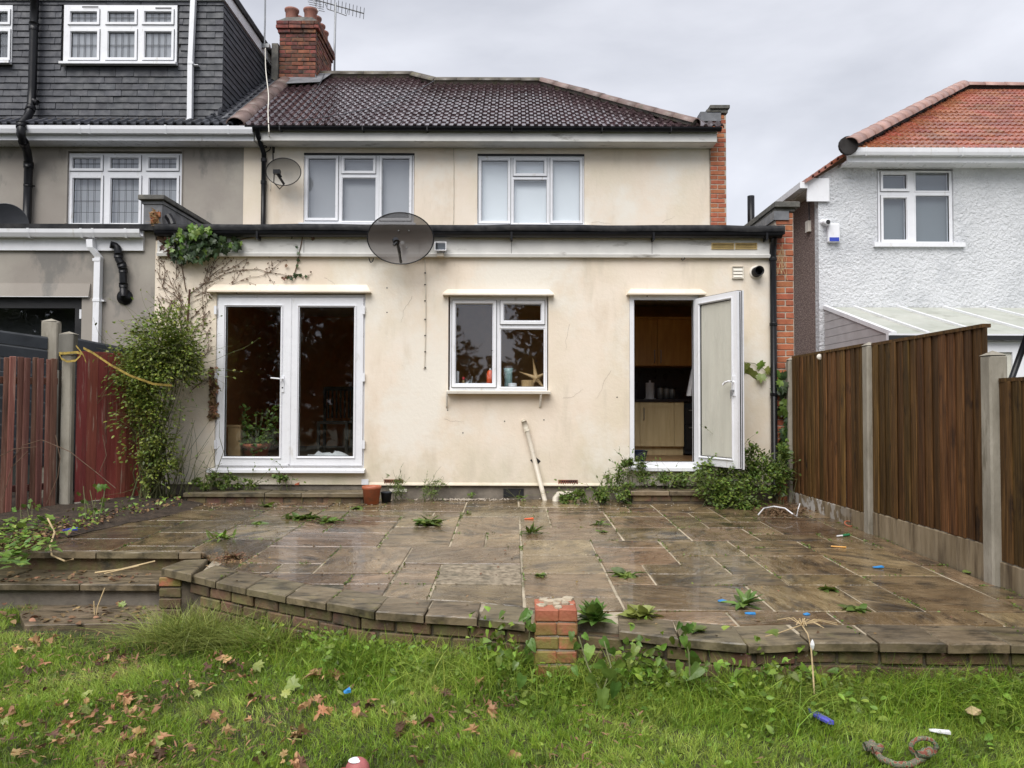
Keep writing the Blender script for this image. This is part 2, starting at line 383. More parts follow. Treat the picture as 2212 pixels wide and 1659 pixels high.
M['rust'] = plain('rusty_bar', (0.075, 0.032, 0.018), rough=0.8, var=0.3)
M['straw'] = plain('straw_stalk', (0.50, 0.38, 0.21), rough=0.8, var=0.25)
M['bark'] = plain('bark', (0.06, 0.05, 0.04), rough=0.9, var=0.3)
M['pot'] = plain('sooty_clay_pot', (0.27, 0.115, 0.085), rough=0.7, var=0.2, over=[((0.08, 0.06, 0.05), 8, 0.55, 0.75, V1, None)])
M['terracotta'] = plain('terracotta_plastic', (0.40, 0.115, 0.055), rough=0.45, var=0.12, over=[((0.20, 0.10, 0.06), 9, 0.55, 0.75, V1, None)])
M['dish'] = see_through('smoked_mesh_dish', (1, 1, 1), 0.74, body=(0.095, 0.080, 0.072), rough=0.4)
M['dish_grey'] = see_through('pale_mesh_dish', (1, 1, 1), 0.90, body=(0.27, 0.25, 0.215), rough=0.45)
M['dish_solid'] = plain('dark_grey_dish', (0.055, 0.058, 0.066), rough=0.35, var=0.12)
M['glass'] = see_through('window_glass', (0.96, 0.98, 0.98), 0, ior=2.05)
M['glass_up'] = see_through('upstairs_glass', (0.96, 0.98, 0.99), 0, ior=2.1)
M['frost'] = plain('obscure_glass', (0.62, 0.61, 0.53), rough=0.28, var=0.10, scale=1.5, stretch=(3, 3, 0.4), bump=0.4, bscale=120)
M['blind'] = plain('grey_blind', (0.44, 0.43, 0.44), rough=0.9, var=0.03, scale=1)
M['dim_blind'] = plain('dim_room_blind', (0.17, 0.19, 0.20), rough=0.9, var=0.05, scale=1)
M['white_blind'] = plain('white_blind', (0.94, 0.95, 0.96), rough=0.9, var=0.03, scale=1)
M['leadcame'] = plain('lead_came', (0.06, 0.065, 0.075), rough=0.5)
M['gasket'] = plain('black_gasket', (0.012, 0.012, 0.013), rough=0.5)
M['steel'] = plain('galvanised_metal', (0.32, 0.33, 0.34), rough=0.4, metal=0.6)
M['pipe'] = plain('beige_pipe', (0.60, 0.545, 0.45), rough=0.4, var=0.08, over=[((0.30, 0.25, 0.16), 8, 0.55, 0.75, V1, None)])
M['louvre'] = plain('yellowed_louvre', (0.52, 0.385, 0.165), rough=0.5, var=0.15)
M['poly'] = mat('polycarbonate', [(0.3, (0.36, 0.38, 0.325)), (0.7, (0.49, 0.50, 0.445))], scale=1.5, rough=(0.3, 0.5), bump=0.05, bscale=6, over=[((0.24, 0.25, 0.20), 3, 0.55, 0.75, V1, None)])
M['cladding'] = plain('grey_white_cladding', (0.48, 0.465, 0.47), rough=0.5, var=0.08)
M['ceiling'] = plain('white_ceiling', (0.75, 0.72, 0.66), rough=0.9)
M['room'] = plain('orange_room_wall', (0.62, 0.27, 0.10), rough=0.8, var=0.08)
M['roomdark'] = plain('brown_room', (0.14, 0.085, 0.055), rough=0.8, var=0.1)
M['kwall'] = plain('kitchen_wall', (0.66, 0.40, 0.17), rough=0.7, var=0.06)
M['cab'] = mat('beech_cabinet', [(0.3, (0.52, 0.26, 0.075)), (0.7, (0.70, 0.40, 0.13))], scale=7, stretch=(3, 3, 0.3), rough=(0.3, 0.45), bump=0)
M['cabpale'] = mat('pale_cabinet', [(0.3, (0.60, 0.47, 0.25)), (0.7, (0.74, 0.61, 0.36))], scale=7, stretch=(3, 3, 0.3), rough=(0.3, 0.45), bump=0)
M['worktop'] = plain('dark_worktop', (0.025, 0.02, 0.022), rough=0.25)
M['splash'] = plain('dark_splashback', (0.05, 0.04, 0.045), rough=0.3)
M['floorin'] = plain('laminate_floor', (0.28, 0.17, 0.085), rough=0.35)
M['cloth'] = plain('white_cloth', (0.72, 0.72, 0.74), rough=0.9)
M['oak'] = plain('pale_wood', (0.45, 0.29, 0.14), rough=0.5)
M['orange'] = plain('orange_plastic', (0.85, 0.12, 0.03), rough=0.3, bump=0)
M['blue'] = plain('bright_blue_plastic', (0.04, 0.25, 0.58), rough=0.35, bump=0)
M['purple'] = plain('violet_foil', (0.10, 0.10, 0.55), rough=0.3, bump=0)
M['red'] = plain('red_fabric', (0.60, 0.06, 0.07), rough=0.8)
M['pink'] = plain('pink_leather', (0.36, 0.11, 0.11), rough=0.6, var=0.3)
M['yellow'] = plain('dirty_yellow_webbing', (0.33, 0.235, 0.05), rough=0.8, var=0.45, scale=25)
M['alarmblue'] = plain('blue_lens', (0.03, 0.06, 0.42), rough=0.2, bump=0)
M['rope'] = mat('mixed_rope', [(0.42, (0.22, 0.075, 0.05)), (0.46, (0.30, 0.27, 0.19)), (0.54, (0.045, 0.12, 0.05)), (0.6, (0.18, 0.15, 0.12))], scale=55, detail=1, rough=(0.9, 1), bump=0.6, bscale=120)
M['pencil'] = plain('yellow_pencil', (0.75, 0.36, 0.04), rough=0.4, bump=0)
M['green'] = plain('green_plastic', (0.03, 0.20, 0.09), rough=0.4, bump=0)
M['aqua'] = plain('pale_teal_glass', (0.28, 0.42, 0.42), rough=0.2, bump=0)
M['navy'] = plain('dark_blue_fabric', (0.012, 0.02, 0.06), rough=0.8)

# ------------------------------------------------------------------ geometry helpers
def _parts(g):
    """the connected pieces of a shape"""
    par = list(range(len(g.v)))
    def find(i):
        while par[i] != i:
            par[i] = par[par[i]]; i = par[i]
        return i
    for f in g.f:
        a = find(f[0])
        for k in f[1:]: par[find(k)] = a
    out = {}
    for f in g.f: out.setdefault(find(f[0]), []).append(f)
    for fs in out.values():
        ids = sorted({i for f in fs for i in f}); m = {i: k for k, i in enumerate(ids)}
        h = G(); h.add([g.v[i] for i in ids], [tuple(m[i] for i in f) for f in fs])
        yield h
def split_obj(g, name, m, parent, smooth=False):
    for h in _parts(g): h.obj(name, m, parent, smooth)

class G:
    def __init__(s): s.v, s.f = [], []
    def add(s, vs, fs):
        n = len(s.v)
        s.v.extend([tuple(p) for p in vs])
        s.f.extend([tuple(i + n for i in f) for f in fs])
        return s
    def box(s, x0, x1, y0, y1, z0, z1, M4=None):
        vs = [Vector(p) for p in ((x0, y0, z0), (x1, y0, z0), (x1, y1, z0), (x0, y1, z0), (x0, y0, z1), (x1, y0, z1), (x1, y1, z1), (x0, y1, z1))]
        if M4: vs = [M4 @ p for p in vs]
        return s.add(vs, [(0, 3, 2, 1), (4, 5, 6, 7), (0, 1, 5, 4), (1, 2, 6, 5), (2, 3, 7, 6), (3, 0, 4, 7)])
    def quad(s, a, b, c, d): return s.add([a, b, c, d], [(0, 1, 2, 3)])
    def sweep_x(s, prof, x0, x1):
        n = len(prof)
        vs = [(x0, y, z) for y, z in prof] + [(x1, y, z) for y, z in prof]
        fs = [(i, (i + 1) % n, n + (i + 1) % n, n + i) for i in range(n)] + [tuple(range(n))[::-1], tuple(range(n, 2 * n))]
        return s.add(vs, fs)
    def prism(s, poly, z0, z1, cham=0.0):
        """poly: (x, y) counter-clockwise; z0, z1 numbers or functions of (x, y)"""
        n = len(poly)
        fz0 = z0 if callable(z0) else (lambda x, y: z0)
        fz1 = z1 if callable(z1) else (lambda x, y: z1)
        if cham:
            cx = sum(p[0] for p in poly) / n; cy = sum(p[1] for p in poly) / n
            def ins(p):
                d = Vector((cx - p[0], cy - p[1])); l = d.length
                k = min(cham * 1.3, l * 0.3) / max(l, 1e-6)
                return (p[0] + d.x * k, p[1] + d.y * k)
            top = [ins(p) for p in poly]
            vs = [(x, y, fz0(x, y)) for x, y in poly] + [(x, y, fz1(x, y) - cham) for x, y in poly] + [(x, y, fz1(x, y)) for x, y in top]
            fs = [tuple(range(n))[::-1], tuple(range(2 * n, 3 * n))]
            for i in range(n):
                j = (i + 1) % n
                fs += [(i, j, n + j, n + i), (n + i, n + j, 2 * n + j, 2 * n + i)]
        else:
            vs = [(x, y, fz0(x, y)) for x, y in poly] + [(x, y, fz1(x, y)) for x, y in poly]
            fs = [tuple(range(n))[::-1], tuple(range(n, 2 * n))] + [(i, (i + 1) % n, n + (i + 1) % n, n + i) for i in range(n)]
        return s.add(vs, fs)
    def tube(s, pts, r, n=8, r1=None, cap=True):
        pts = [Vector(p) for p in pts]
        m = len(pts)
        vs, fs = [], []
        for i, p in enumerate(pts):
            d = (pts[min(i + 1, m - 1)] - pts[max(i - 1, 0)])
            if d.length < 1e-9: d = Vector((0, 0, 1))
            d.normalize()
            ref = Vector((0, 1, 0)) if abs(d.y) < 0.9 else Vector((1, 0, 0))
            u = d.cross(ref).normalized(); w = d.cross(u)
            rr = r if r1 is None else r + (r1 - r) * i / max(1, m - 1)
            for k in range(n):
                a = 2 * math.pi * (k + 0.5) / n
                vs.append(p + (u * math.cos(a) + w * math.sin(a)) * rr)
        for i in range(m - 1):
            for k in range(n):
                fs.append((i * n + k, i * n + (k + 1) % n, (i + 1) * n + (k + 1) % n, (i + 1) * n + k))
        if cap: fs += [tuple(range(n)), tuple(range((m - 1) * n, m * n))[::-1]]
        return s.add(vs, fs)
    def lathe(s, prof, n=20, at=(0, 0, 0), axis='z'):
        vs, fs = [], []
        for r, h in prof:
            for k in range(n):
                a = 2 * math.pi * k / n
                p = (r * math.cos(a), r * math.sin(a), h)
                if axis == 'y': p = (p[0], -h, p[1])
                vs.append((p[0] + at[0], p[1] + at[1], p[2] + at[2]))
        for i in range(len(prof) - 1):
            for k in range(n):
                fs.append((i * n + k, i * n + (k + 1) % n, (i + 1) * n + (k + 1) % n, (i + 1) * n + k))
        return s.add(vs, fs)
    def plate(s, x0, x1, z0, z1, holes, y0, y1):
        """upright plate with rectangular holes, front at y0, back at y1"""
        xs = sorted({x0, x1, *[h[0] for h in holes], *[h[1] for h in holes]}); xs = [x for x in xs if x0 <= x <= x1]
        zs = sorted({z0, z1, *[h[2] for h in holes], *[h[3] for h in holes]}); zs = [z for z in zs if z0 <= z <= z1]
        full = lambda i, j: 0 <= i < len(xs) - 1 and 0 <= j < len(zs) - 1 and not any(
            h[0] < (xs[i] + xs[i + 1]) / 2 < h[1] and h[2] < (zs[j] + zs[j + 1]) / 2 < h[3] for h in holes)
        for i in range(len(xs) - 1):
            for j in range(len(zs) - 1):
                if not full(i, j): continue
                a, b, c, d = xs[i], xs[i + 1], zs[j], zs[j + 1]
                s.quad((a, y0, c), (b, y0, c), (b, y0, d), (a, y0, d))
                s.quad((a, y1, c), (a, y1, d), (b, y1, d), (b, y1, c))
                if not full(i - 1, j): s.quad((a, y0, c), (a, y0, d), (a, y1, d), (a, y1, c))
                if not full(i + 1, j): s.quad((b, y0, c), (b, y1, c), (b, y1, d), (b, y0, d))
                if not full(i, j - 1): s.quad((a, y0, c), (a, y1, c), (b, y1, c), (b, y0, c))
                if not full(i, j + 1): s.quad((a, y0, d), (b, y0, d), (b, y1, d), (a, y1, d))
        return s
    def ring(s, x0, x1, z0, z1, w, yf, yb, slope=0.012, dy=0.018):
        """picture frame whose inner edge is chamfered towards the glass; (x0..z1) is the glass"""
        o = [(x0 - w, z0 - w), (x1 + w, z0 - w), (x1 + w, z1 + w), (x0 - w, z1 + w)]
        i1 = [(x0 - slope, z0 - slope), (x1 + slope, z0 - slope), (x1 + slope, z1 + slope), (x0 - slope, z1 + slope)]
        i2 = [(x0, z0), (x1, z0), (x1, z1), (x0, z1)]
        vs = [(x, yb, z) for x, z in o] + [(x, yf, z) for x, z in o] + [(x, yf, z) for x, z in i1] + [(x, yf + dy, z) for x, z in i2] + [(x, yb, z) for x, z in i2]
        fs = []
        for k in range(4):
            j = (k + 1) % 4
            for a in range(4): fs.append((4 * a + k, 4 * a + j, 4 * a + 4 + j, 4 * a + 4 + k))
            fs.append((16 + k, 16 + j, j, k))
        return s.add(vs, fs)
    def mesh(s, name, m=None, smooth=False):
        me = bpy.data.meshes.new(name)
        me.from_pydata(s.v, [], s.f)
        if m: me.materials.append(m)
        if smooth: me.polygons.foreach_set('use_smooth', [True] * len(me.polygons))
        me.update()
        return me
    def obj(s, name, m, parent=None, smooth=False, weld=False):
        o0 = wl(parent) if parent else Vector()
        me = bpy.data.meshes.new(name)
        me.from_pydata([(p[0] - o0.x, p[1] - o0.y, p[2] - o0.z) for p in s.v], [], s.f)
        me.materials.append(m)
        if smooth: me.polygons.foreach_set('use_smooth', [True] * len(me.polygons))
        me.update()
        return put(name, me, parent)

def wl(o):
    p = Vector()
    while o:
        p += o.location; o = o.parent
    return p
def put(name, me, parent=None, loc=None, rot=None, sc=None):
    o = bpy.data.objects.new(name, me)
    COL.objects.link(o)
    if parent: o.parent = parent
    if loc is not None: o.location = Vector(loc) - (wl(parent) if parent else Vector())
    if rot is not None: o.rotation_euler = rot
    if sc is not None: o.scale = sc if hasattr(sc, '__len__') else (sc, sc, sc)
    return o
def tag(o, label, cat, group=None, kind=None):
    if label: o['label'] = label
    if cat: o['category'] = cat
    if group: o['group'] = group
    if kind: o['kind'] = kind
    return o
def thing(name, label, cat, loc, group=None):
    o = bpy.data.objects.new(name, None)
    o.empty_display_size = 0.1
    COL.objects.link(o)
    o.location = loc
    return tag(o, label, cat, group)
def struct(o):
    o['kind'] = 'structure'; return o

def rough_block(name, lx, ly, lz, m, jit=0.003, bev=0.006):
    """a block centred on its origin with worn edges"""
    bm = bmesh.new()
    bmesh.ops.create_cube(bm, size=1.0)
    for v in bm.verts: v.co = Vector((v.co.x * lx + random.uniform(-jit, jit), v.co.y * ly + random.uniform(-jit, jit), v.co.z * lz + random.uniform(-jit, jit)))
    bmesh.ops.bevel(bm, geom=bm.edges[:], offset=bev, segments=1, affect='EDGES')
    me = bpy.data.meshes.new(name)
    bm.to_mesh(me); bm.free()
    me.materials.append(m)
    return me
_bricks = {}
def brick_mesh(lx, ly, lz, m):
    k = (round(lx, 2), round(ly, 2), round(lz, 3), m.name, random.randrange(3))
    if k not in _bricks: _bricks[k] = rough_block('brick', k[0], k[1], k[2], m)
    return _bricks[k]
def brick_face(parent, x0, x1, yf, z0, z1, m, course=0.075, length=0.225, depth=0.1, half=True, axis='x', jit=0.002):
    """courses of single bricks: axis x: facing -Y at y = yf; axis y: running from x0 to x1 along Y, facing +X at x = yf"""
    j = 0
    z = z0
    while z + course * 0.6 < z1:
        x = x0 - (length / 2 if (half and j % 2) else 0)
        while x < x1 - 0.02:
            a, b = max(x, x0), min(x + length, x1)
            if b - a > 0.035:
                me = brick_mesh(b - a - 0.011, depth, course - 0.011, m)
                o = random.uniform(-jit, jit)
                if axis == 'x': put('brick', me, parent, ((a + b) / 2, yf + depth / 2 + o, z + course / 2))
                else: put('brick', me, parent, (yf - depth / 2 + o, (a + b) / 2, z + course / 2), rot=(0, 0, R(90)))
            x += length
        z += course; j += 1

# leaf outlines: base at the origin, tip towards +y, length about 1
def sym(half): return half + [(-x, y) for x, y in half[::-1] if x > 1e-6]
OVAL = sym([(0, 0), (0.18, 0.12), (0.28, 0.38), (0.22, 0.7), (0, 1.0)])
DOCK = sym([(0, 0), (0.10, 0.1), (0.17, 0.3), (0.15, 0.65), (0.08, 0.88), (0, 1.0)])
HEART = sym([(0, 0), (0.22, -0.12), (0.36, 0.05), (0.32, 0.38), (0.16, 0.75), (0, 1.0)])
IVY = sym([(0, 0), (0.18, -0.12), (0.48, 0.0), (0.36, 0.25), (0.52, 0.55), (0.22, 0.58), (0, 1.0)])
MAPLE = sym([(0, 0), (0.2, -0.08), (0.5, 0.02), (0.38, 0.2), (0.68, 0.45), (0.42, 0.5), (0.46, 0.78), (0.2, 0.66), (0, 1.05)])
LANCE = sym([(0, 0), (0.10, 0.3), (0.08, 0.65), (0, 1.0)])
DIAMOND = sym([(0, 0), (0.30, 0.45), (0, 1.0)])

def leaf_template(outline, fold=0.25, curl=0.25, wave=0.0):
    c = (0.0, 0.45)
    pts = [c] + outline
    v = np.array([(x, y, fold * abs(x) - curl * y * y + (random.uniform(-wave, wave) if wave else 0)) for x, y in pts])
    n = len(outline)
    f = np.array([(0, 1 + i, 1 + (i + 1) % n) for i in range(n)])
    return v, f
def leaf_mesh(name, outline, m, fold=0.25, curl=0.25, wave=0.0):
    v, f = leaf_template(outline, fold, curl, wave)
    me = bpy.data.meshes.new(name)
    me.from_pydata([tuple(p) for p in v], [], [tuple(int(i) for i in q) for q in f])
    me.materials.append(m)
    return me
def np_mesh(name, v, f, m):
    me = bpy.data.meshes.new(name)
    nv, nf, k = len(v), len(f), f.shape[1]
    me.vertices.add(nv)
    me.vertices.foreach_set('co', np.ascontiguousarray(v, dtype=np.float32).ravel())
    me.loops.add(nf * k)
    me.loops.foreach_set('vertex_index', np.ascontiguousarray(f, dtype=np.int32).ravel())
    me.polygons.add(nf)
    me.polygons.foreach_set('loop_start', np.arange(0, nf * k, k, dtype=np.int32))
    me.update(calc_edges=True)
    me.materials.append(m)
    return me
def unit(a): return a / np.maximum(np.linalg.norm(a, axis=1, keepdims=True), 1e-9)
def scatter(name, outline, pos, direc, size, m, parent=None, normal=(0, -0.4, 1), wob=0.6, fold=0.25, curl=0.25):
    """many small leaves joined into one mesh"""
    pos = np.asarray(pos, float); n = len(pos)
    y = unit(np.asarray(direc, float) + rng.normal(0, wob * 0.5, (n, 3)))
    z = np.asarray(normal, float)[None, :] + rng.normal(0, wob, (n, 3))
    x = unit(np.cross(y, z)); z = np.cross(x, y)
    tv, tf = leaf_template(outline, fold, curl)
    sz = np.broadcast_to(np.asarray(size, float), (n,)) * rng.uniform(0.65, 1.25, n)
    v = (tv[None, :, 0:1] * x[:, None, :] + tv[None, :, 1:2] * y[:, None, :] + tv[None, :, 2:3] * z[:, None, :]) * sz[:, None, None] + pos[:, None, :]
    f = tf[None] + (np.arange(n) * len(tv))[:, None, None]
    v = v.reshape(-1, 3)
    if parent: v = v - np.array(wl(parent))
    return put(name, np_mesh(name, v, f.reshape(-1, 3), m), parent)
def blades(name, base, height, lean, width, m, parent=None, segs=3, droop=0.5):
    """grass blades: base (n,3), height (n,), lean (n,2)"""
    base = np.asarray(base, float); n = len(base)
    ts = np.linspace(0, 1, segs + 1)
    side = unit(np.stack([rng.normal(0, 1, n), rng.normal(0, 1, n), np.zeros(n)], 1))
    rows = []
    for t in ts:
        c = base.copy()
        c[:, 2] += height * (t - droop * np.linalg.norm(lean, axis=1) * t * t * 0.5)
        c[:, 0] += lean[:, 0] * height * t * t
        c[:, 1] += lean[:, 1] * height * t * t
        w = width * (1 - t * t) if t < 1 else 0 * width
        rows.append((c - side * w[:, None] / 2, c + side * w[:, None] / 2) if t < 1 else (c,))
    cols = [a for r in rows for a in r]
    k = len(cols)
    v = np.stack(cols, 1).reshape(-1, 3)
    if parent: v = v - np.array(wl(parent))
    tri = []
    for i in range(segs - 1):
        a = 2 * i
        tri += [(a, a + 1, a + 3), (a, a + 3, a + 2)]
    a = 2 * (segs - 1)
    tri += [(a, a + 1, a + 2)]
    f = np.array(tri)[None] + (np.arange(n) * k)[:, None, None]
    return put(name, np_mesh(name, v, f.reshape(-1, 3), m), parent)

# ================================================================== the ground
g = G()
g.quad((-400, -400, LAWN - 0.35), (400, -400, LAWN - 0.35), (400, 500, LAWN - 0.35), (-400, 500, LAWN - 0.35))
struct(g.obj('ground', M['earth']))

def X(x, Y): return P(x, CY, Y).x
def Z(y, Y): return P(CX, y, Y).z

# ================================================================== windows and doors of white plastic
def window(parent, name, Y, outer, lights, sill=None, glass='glass_up', frame='white', lead=None, depth=0.07, blind=None, boff=0.10):
    """outer: frame rectangle; lights: (x0, y0, x1, y1, opening) glass rectangles, all in the frame of the picture at depth Y"""
    x0, x1, z0, z1 = rect(*outer, Y)
    gl = [rect(*l[:4], Y) for l in lights]
    w = G().plate(x0, x1, z0, z1, gl, Y, Y + depth).obj(name, M[frame], parent)
    ga, gg = G(), G()
    for (a, b, c, d), l in zip(gl, lights):
        op = l[4]
        ga.ring(a, b, c, d, 0.046 if op else 0.022, Y - (0.022 if op else 0.008), Y - 0.001, dy=0.034)
        if op: gg.ring(a - 0.046, b + 0.046, c - 0.046, d + 0.046, 0.006, Y - 0.004, Y - 0.0005, slope=0.001, dy=0.003)
    ga.obj('sash', M[frame], w)
    if gg.v: gg.obj('seal', M['gasket'], w)
    for (a, b, c, d), l in zip(gl, lights):
        pane = G().box(a - 0.004, b + 0.004, Y + 0.022, Y + 0.030, c - 0.004, d + 0.004).obj('pane', M[glass], w)
        r = G()
        r.ring(a + 0.004, b - 0.004, c + 0.004, d - 0.004, 0.004, Y + 0.012, Y + 0.021, slope=0.001, dy=0.002)
        r.obj('gasket', M['gasket'], w)
        if lead:
            le = G(); n, kk = lead
            nx = 3 if (b - a) > 0.2 else 2
            for i in range(1, nx + 1):
                px = a + (b - a) * i / (nx + 1)
                for q in (-0.011, 0.011) if i % 2 == 1 or True else (0,): le.box(px + q - 0.0035, px + q + 0.0035, Y + 0.0195, Y + 0.0215, c, d)
            nz = n if (d - c) > 0.3 else 1
            for i in range(1, nz + 1):
                pz = c + (d - c) * i / (nz + 1) + 0.1 * (d - c) * (0 if nz > 1 else 0)
                for q in ((-0.008, 0.008) if nz == 1 or i == nz // 2 + 1 else (0,)): le.box(a, b, Y + 0.019, Y + 0.0212, pz + q - 0.0035, pz + q + 0.0035)
            le.obj('lead_strips', M['leadcame'], w)
    if sill:
        a, b, c, d = rect(*sill, Y)
        G().sweep_x([(Y - 0.085, c), (Y - 0.085, d - 0.008), (Y - 0.003, d), (Y - 0.003, c)], a, b).obj('sill', M['white'], w)
    if blind:
        for (a, b, c, d) in gl:
            G().box(a - 0.05, b + 0.05, Y + boff, Y + boff + 0.008, c - 0.05, d + 0.05).obj('blind', M[blind], w)
    return w

def reveal(r, grow=0.0): return (r[0] - grow, r[1] + grow, r[2] - grow, r[3] + grow)

# ================================================================== the cream house
house = thing('terraced_house', 'cream rendered house with wide flat roofed extension and brown tiled roof', 'house', (-0.6, YF, 0))
zE0, zE1 = Z(1048, YF), Z(549, YF)                    # bottom and top of the cream wall of the extension
XL, XR = X(331, YF), X(1677, YF)
h_french = rect(465, 634, 788, 1012, YF)
h_kwin = rect(968, 640, 1184.5, 846, YF)
h_kdoor = rect(1360, 634, 1510, 1011, YF)
G().plate(XL, XR, zE0, zE1 + 0.15, [h_french, h_kwin, h_kdoor], YF, YF + 0.12).obj('wall', M['cream'], house)
pl = G()
pl.box(XL, XR, YF + 0.025, YF + 0.12, -0.4, zE0)
pl.obj('plinth', M['plinth'], house)
bd = G()                                                # bell-cast bead at the foot of the render
bd.sweep_x([(YF - 0.016, zE0 - 0.006), (YF - 0.016, zE0 + 0.004), (YF - 0.002, zE0 + 0.03), (YF - 0.002, zE0 - 0.006)], X(792, YF), X(1345, YF))
bd.obj('render_bead', M['cream'], house)
# cracked-off patch of plinth and pale splash
G().box(X(1088, YF), X(1132, YF), YF + 0.012, YF + 0.024, Z(1074, YF), Z(1056, YF)).obj('bitumen_patch', M['felt'], house)
G().box(X(842, YF), X(880, YF), YF + 0.014, YF + 0.024, Z(1064, YF), Z(1057, YF)).obj('render_patch', M['white_paint'], house)

# fascia, felt edge and gutter of the extension
xf0, xf1 = X(338, YF), X(1662, YF)
fa = G().box(xf0, xf1, YF - 0.035, YF - 0.002, Z(550, YF), Z(504, YF))
fas = fa.obj('fascia', M['fascia'], house)
tr = G()
tr.sweep_x([(YF - 0.055, Z(557, YF)), (YF - 0.062, Z(551, YF)), (YF - 0.036, Z(548.5, YF)), (YF - 0.002, Z(548.5, YF)), (YF - 0.002, Z(557, YF))], xf0, xf1 + 0.02)
tr.obj('trim', M['fascia'], fas)
sj = G()
for x in (655, 905, 1104, 1408): sj.box(X(x, YF) - 0.002, X(x, YF) + 0.002, YF - 0.037, YF - 0.034, Z(549, YF), Z(520, YF))
split_obj(sj, 'joint', M['gasket'], fas)
fe = G()
random.seed(4)
xs = [X(338, YF) + i * 0.28 for i in range(28)]; xs[-1] = X(1687, YF)
za, zb = Z(505, YF), Z(491.5, YF)
vs_, fs_ = [], []
for i, x in enumerate(xs):
    dz = random.uniform(-0.006, 0.006)
    vs_ += [(x, YF - 0.15, za + dz), (x, YF - 0.165, (za + zb) / 2), (x, YF - 0.14, zb + dz), (x, YF + 0.1, zb + 0.015)]
for i in range(len(xs) - 1):
    for k in range(3): fs_.append((4 * i + k, 4 * i + k + 4, 4 * i + k + 5, 4 * i + k + 1))
fe.add(vs_, fs_)
fe.obj('felt_edge', M['felt'], house, smooth=True)
G().box(X(338, YF), X(1690, YF), YF - 0.13, YM, Z(505, YF) - 0.02, zb - 0.002).obj('flat_roof', M['felt'], house)
def half_round(yc, zt, r, n=8): return [(yc + r * math.cos(math.pi + math.pi * i / n), zt + r * math.sin(math.pi + math.pi * i / n)) for i in range(n + 1)]
gu = G().sweep_x(half_round(YF - 0.095, Z(507, YF), 0.057), X(340, YF), X(1684, YF))
gut = gu.obj('gutter', M['black'], house)
gb = G()
for x in (560, 905, 1104, 1408, 1650): gb.box(X(x, YF) - 0.012, X(x, YF) + 0.012, YF - 0.156, YF - 0.036, Z(523, YF), Z(507, YF))
split_obj(gb, 'bracket', M['black'], gut)
xd = X(1668, YF) + 0.005
dp = G().tube([(xd, YF - 0.095, Z(516, YF)), (xd, YF - 0.06, Z(532, YF)), (xd, YF - 0.045, Z(545, YF)), (xd, YF - 0.045, 0.05)], 0.038, 12)
dpo = dp.obj('downpipe', M['black'], house, smooth=True)
cl = G()
for y in (560, 700, 850): cl.lathe([(0.043, -0.02), (0.046, -0.015), (0.046, 0.015), (0.043, 0.02)], 12, (xd, YF - 0.045, Z(y, YF)))
split_obj(cl, 'clip', M['black'], dpo)

# yellowed louvres in the fascia
for a, b in ((1535, 1583.5), (1586, 1633)):
    x0, x1, z0, z1 = rect(a, 526, b, 540, YF)
    lv = G().plate(x0, x1, z0, z1, [(x0 + 0.008, x1 - 0.008, z0 + 0.008, z1 - 0.008)], YF - 0.047, YF - 0.0365).obj('louvre_vent', M['louvre'], house)
    G().box(x0 + 0.006, x1 - 0.006, YF - 0.0362, YF - 0.0355, z0 + 0.006, z1 - 0.006).obj('dark_back', M['gasket'], lv)
    for i in range(4):
        zz = z0 + 0.012 + i * 0.0155
        G().sweep_x([(YF - 0.050, zz), (YF - 0.040, zz + 0.010), (YF - 0.038, zz + 0.008), (YF - 0.047, zz - 0.001)], x0 + 0.008, x1 - 0.008).obj('slat', M['louvre'], lv)
# extract vent and boiler flue
x0, x1, z0, z1 = rect(1581, 576.5, 1605, 602, YF)
ev = G().ring(x0 + 0.012, x1 - 0.012, z0 + 0.012, z1 - 0.012, 0.012, YF - 0.03, YF - 0.001).obj('extract_vent', M['white_paint'], house)
for i in range(3):
    zz = z0 + 0.014 + i * (z1 - z0 - 0.026) / 3
    G().sweep_x([(YF - 0.026, zz), (YF - 0.012, zz + 0.036), (YF - 0.004, zz + 0.036), (YF - 0.004, zz)], x0 + 0.012, x1 - 0.012).obj('flap', M['white_paint'], ev)
fp = P(1633, 588.5, YF)
fl = G().lathe([(0.082, 0.0), (0.080, 0.012), (0.062, 0.02)], 22, (fp.x, YF, fp.z), 'y').obj('flue_collar', M['white_paint'], house, smooth=True)
G().lathe([(0.058, 0.0), (0.058, 0.13), (0.050, 0.132), (0.048, 0.02), (0.0, 0.018)], 22, (fp.x, YF, fp.z), 'y').obj('flue', M['black'], house, smooth=True)

# drip hoods over the openings
for a, b, y0, y1 in ((450, 801, 616, 631.5), (956, 1196, 625, 636.5), (1353, 1524, 623, 634.5)):
    x0, x1 = X(a, YF), X(b, YF); z0, z1 = Z(y1, YF), Z(y0, YF)
    dx = 0.055
    hd = G()
    f0, f1 = YF - 0.085, YF - 0.001
    hd.add([(x0, f0, z0), (x1, f0, z0), (x1 - dx, f1, z1), (x0 + dx, f1, z1), (x0, f1, z0 - 0.004), (x1, f1, z0 - 0.004), (x0, f0, z0 - 0.016), (x1, f0, z0 - 0.016), (x0, f1, z0 - 0.016), (x1, f1, z0 - 0.016)],
           [(0, 1, 3 - 1, 3), (6, 7, 1, 0), (8, 9, 7, 6)[::-1], (6, 0, 3, 8), (7, 9, 2, 1), (3, 2, 9, 8)])
    hd.obj('drip_hood', M['cream'], house)

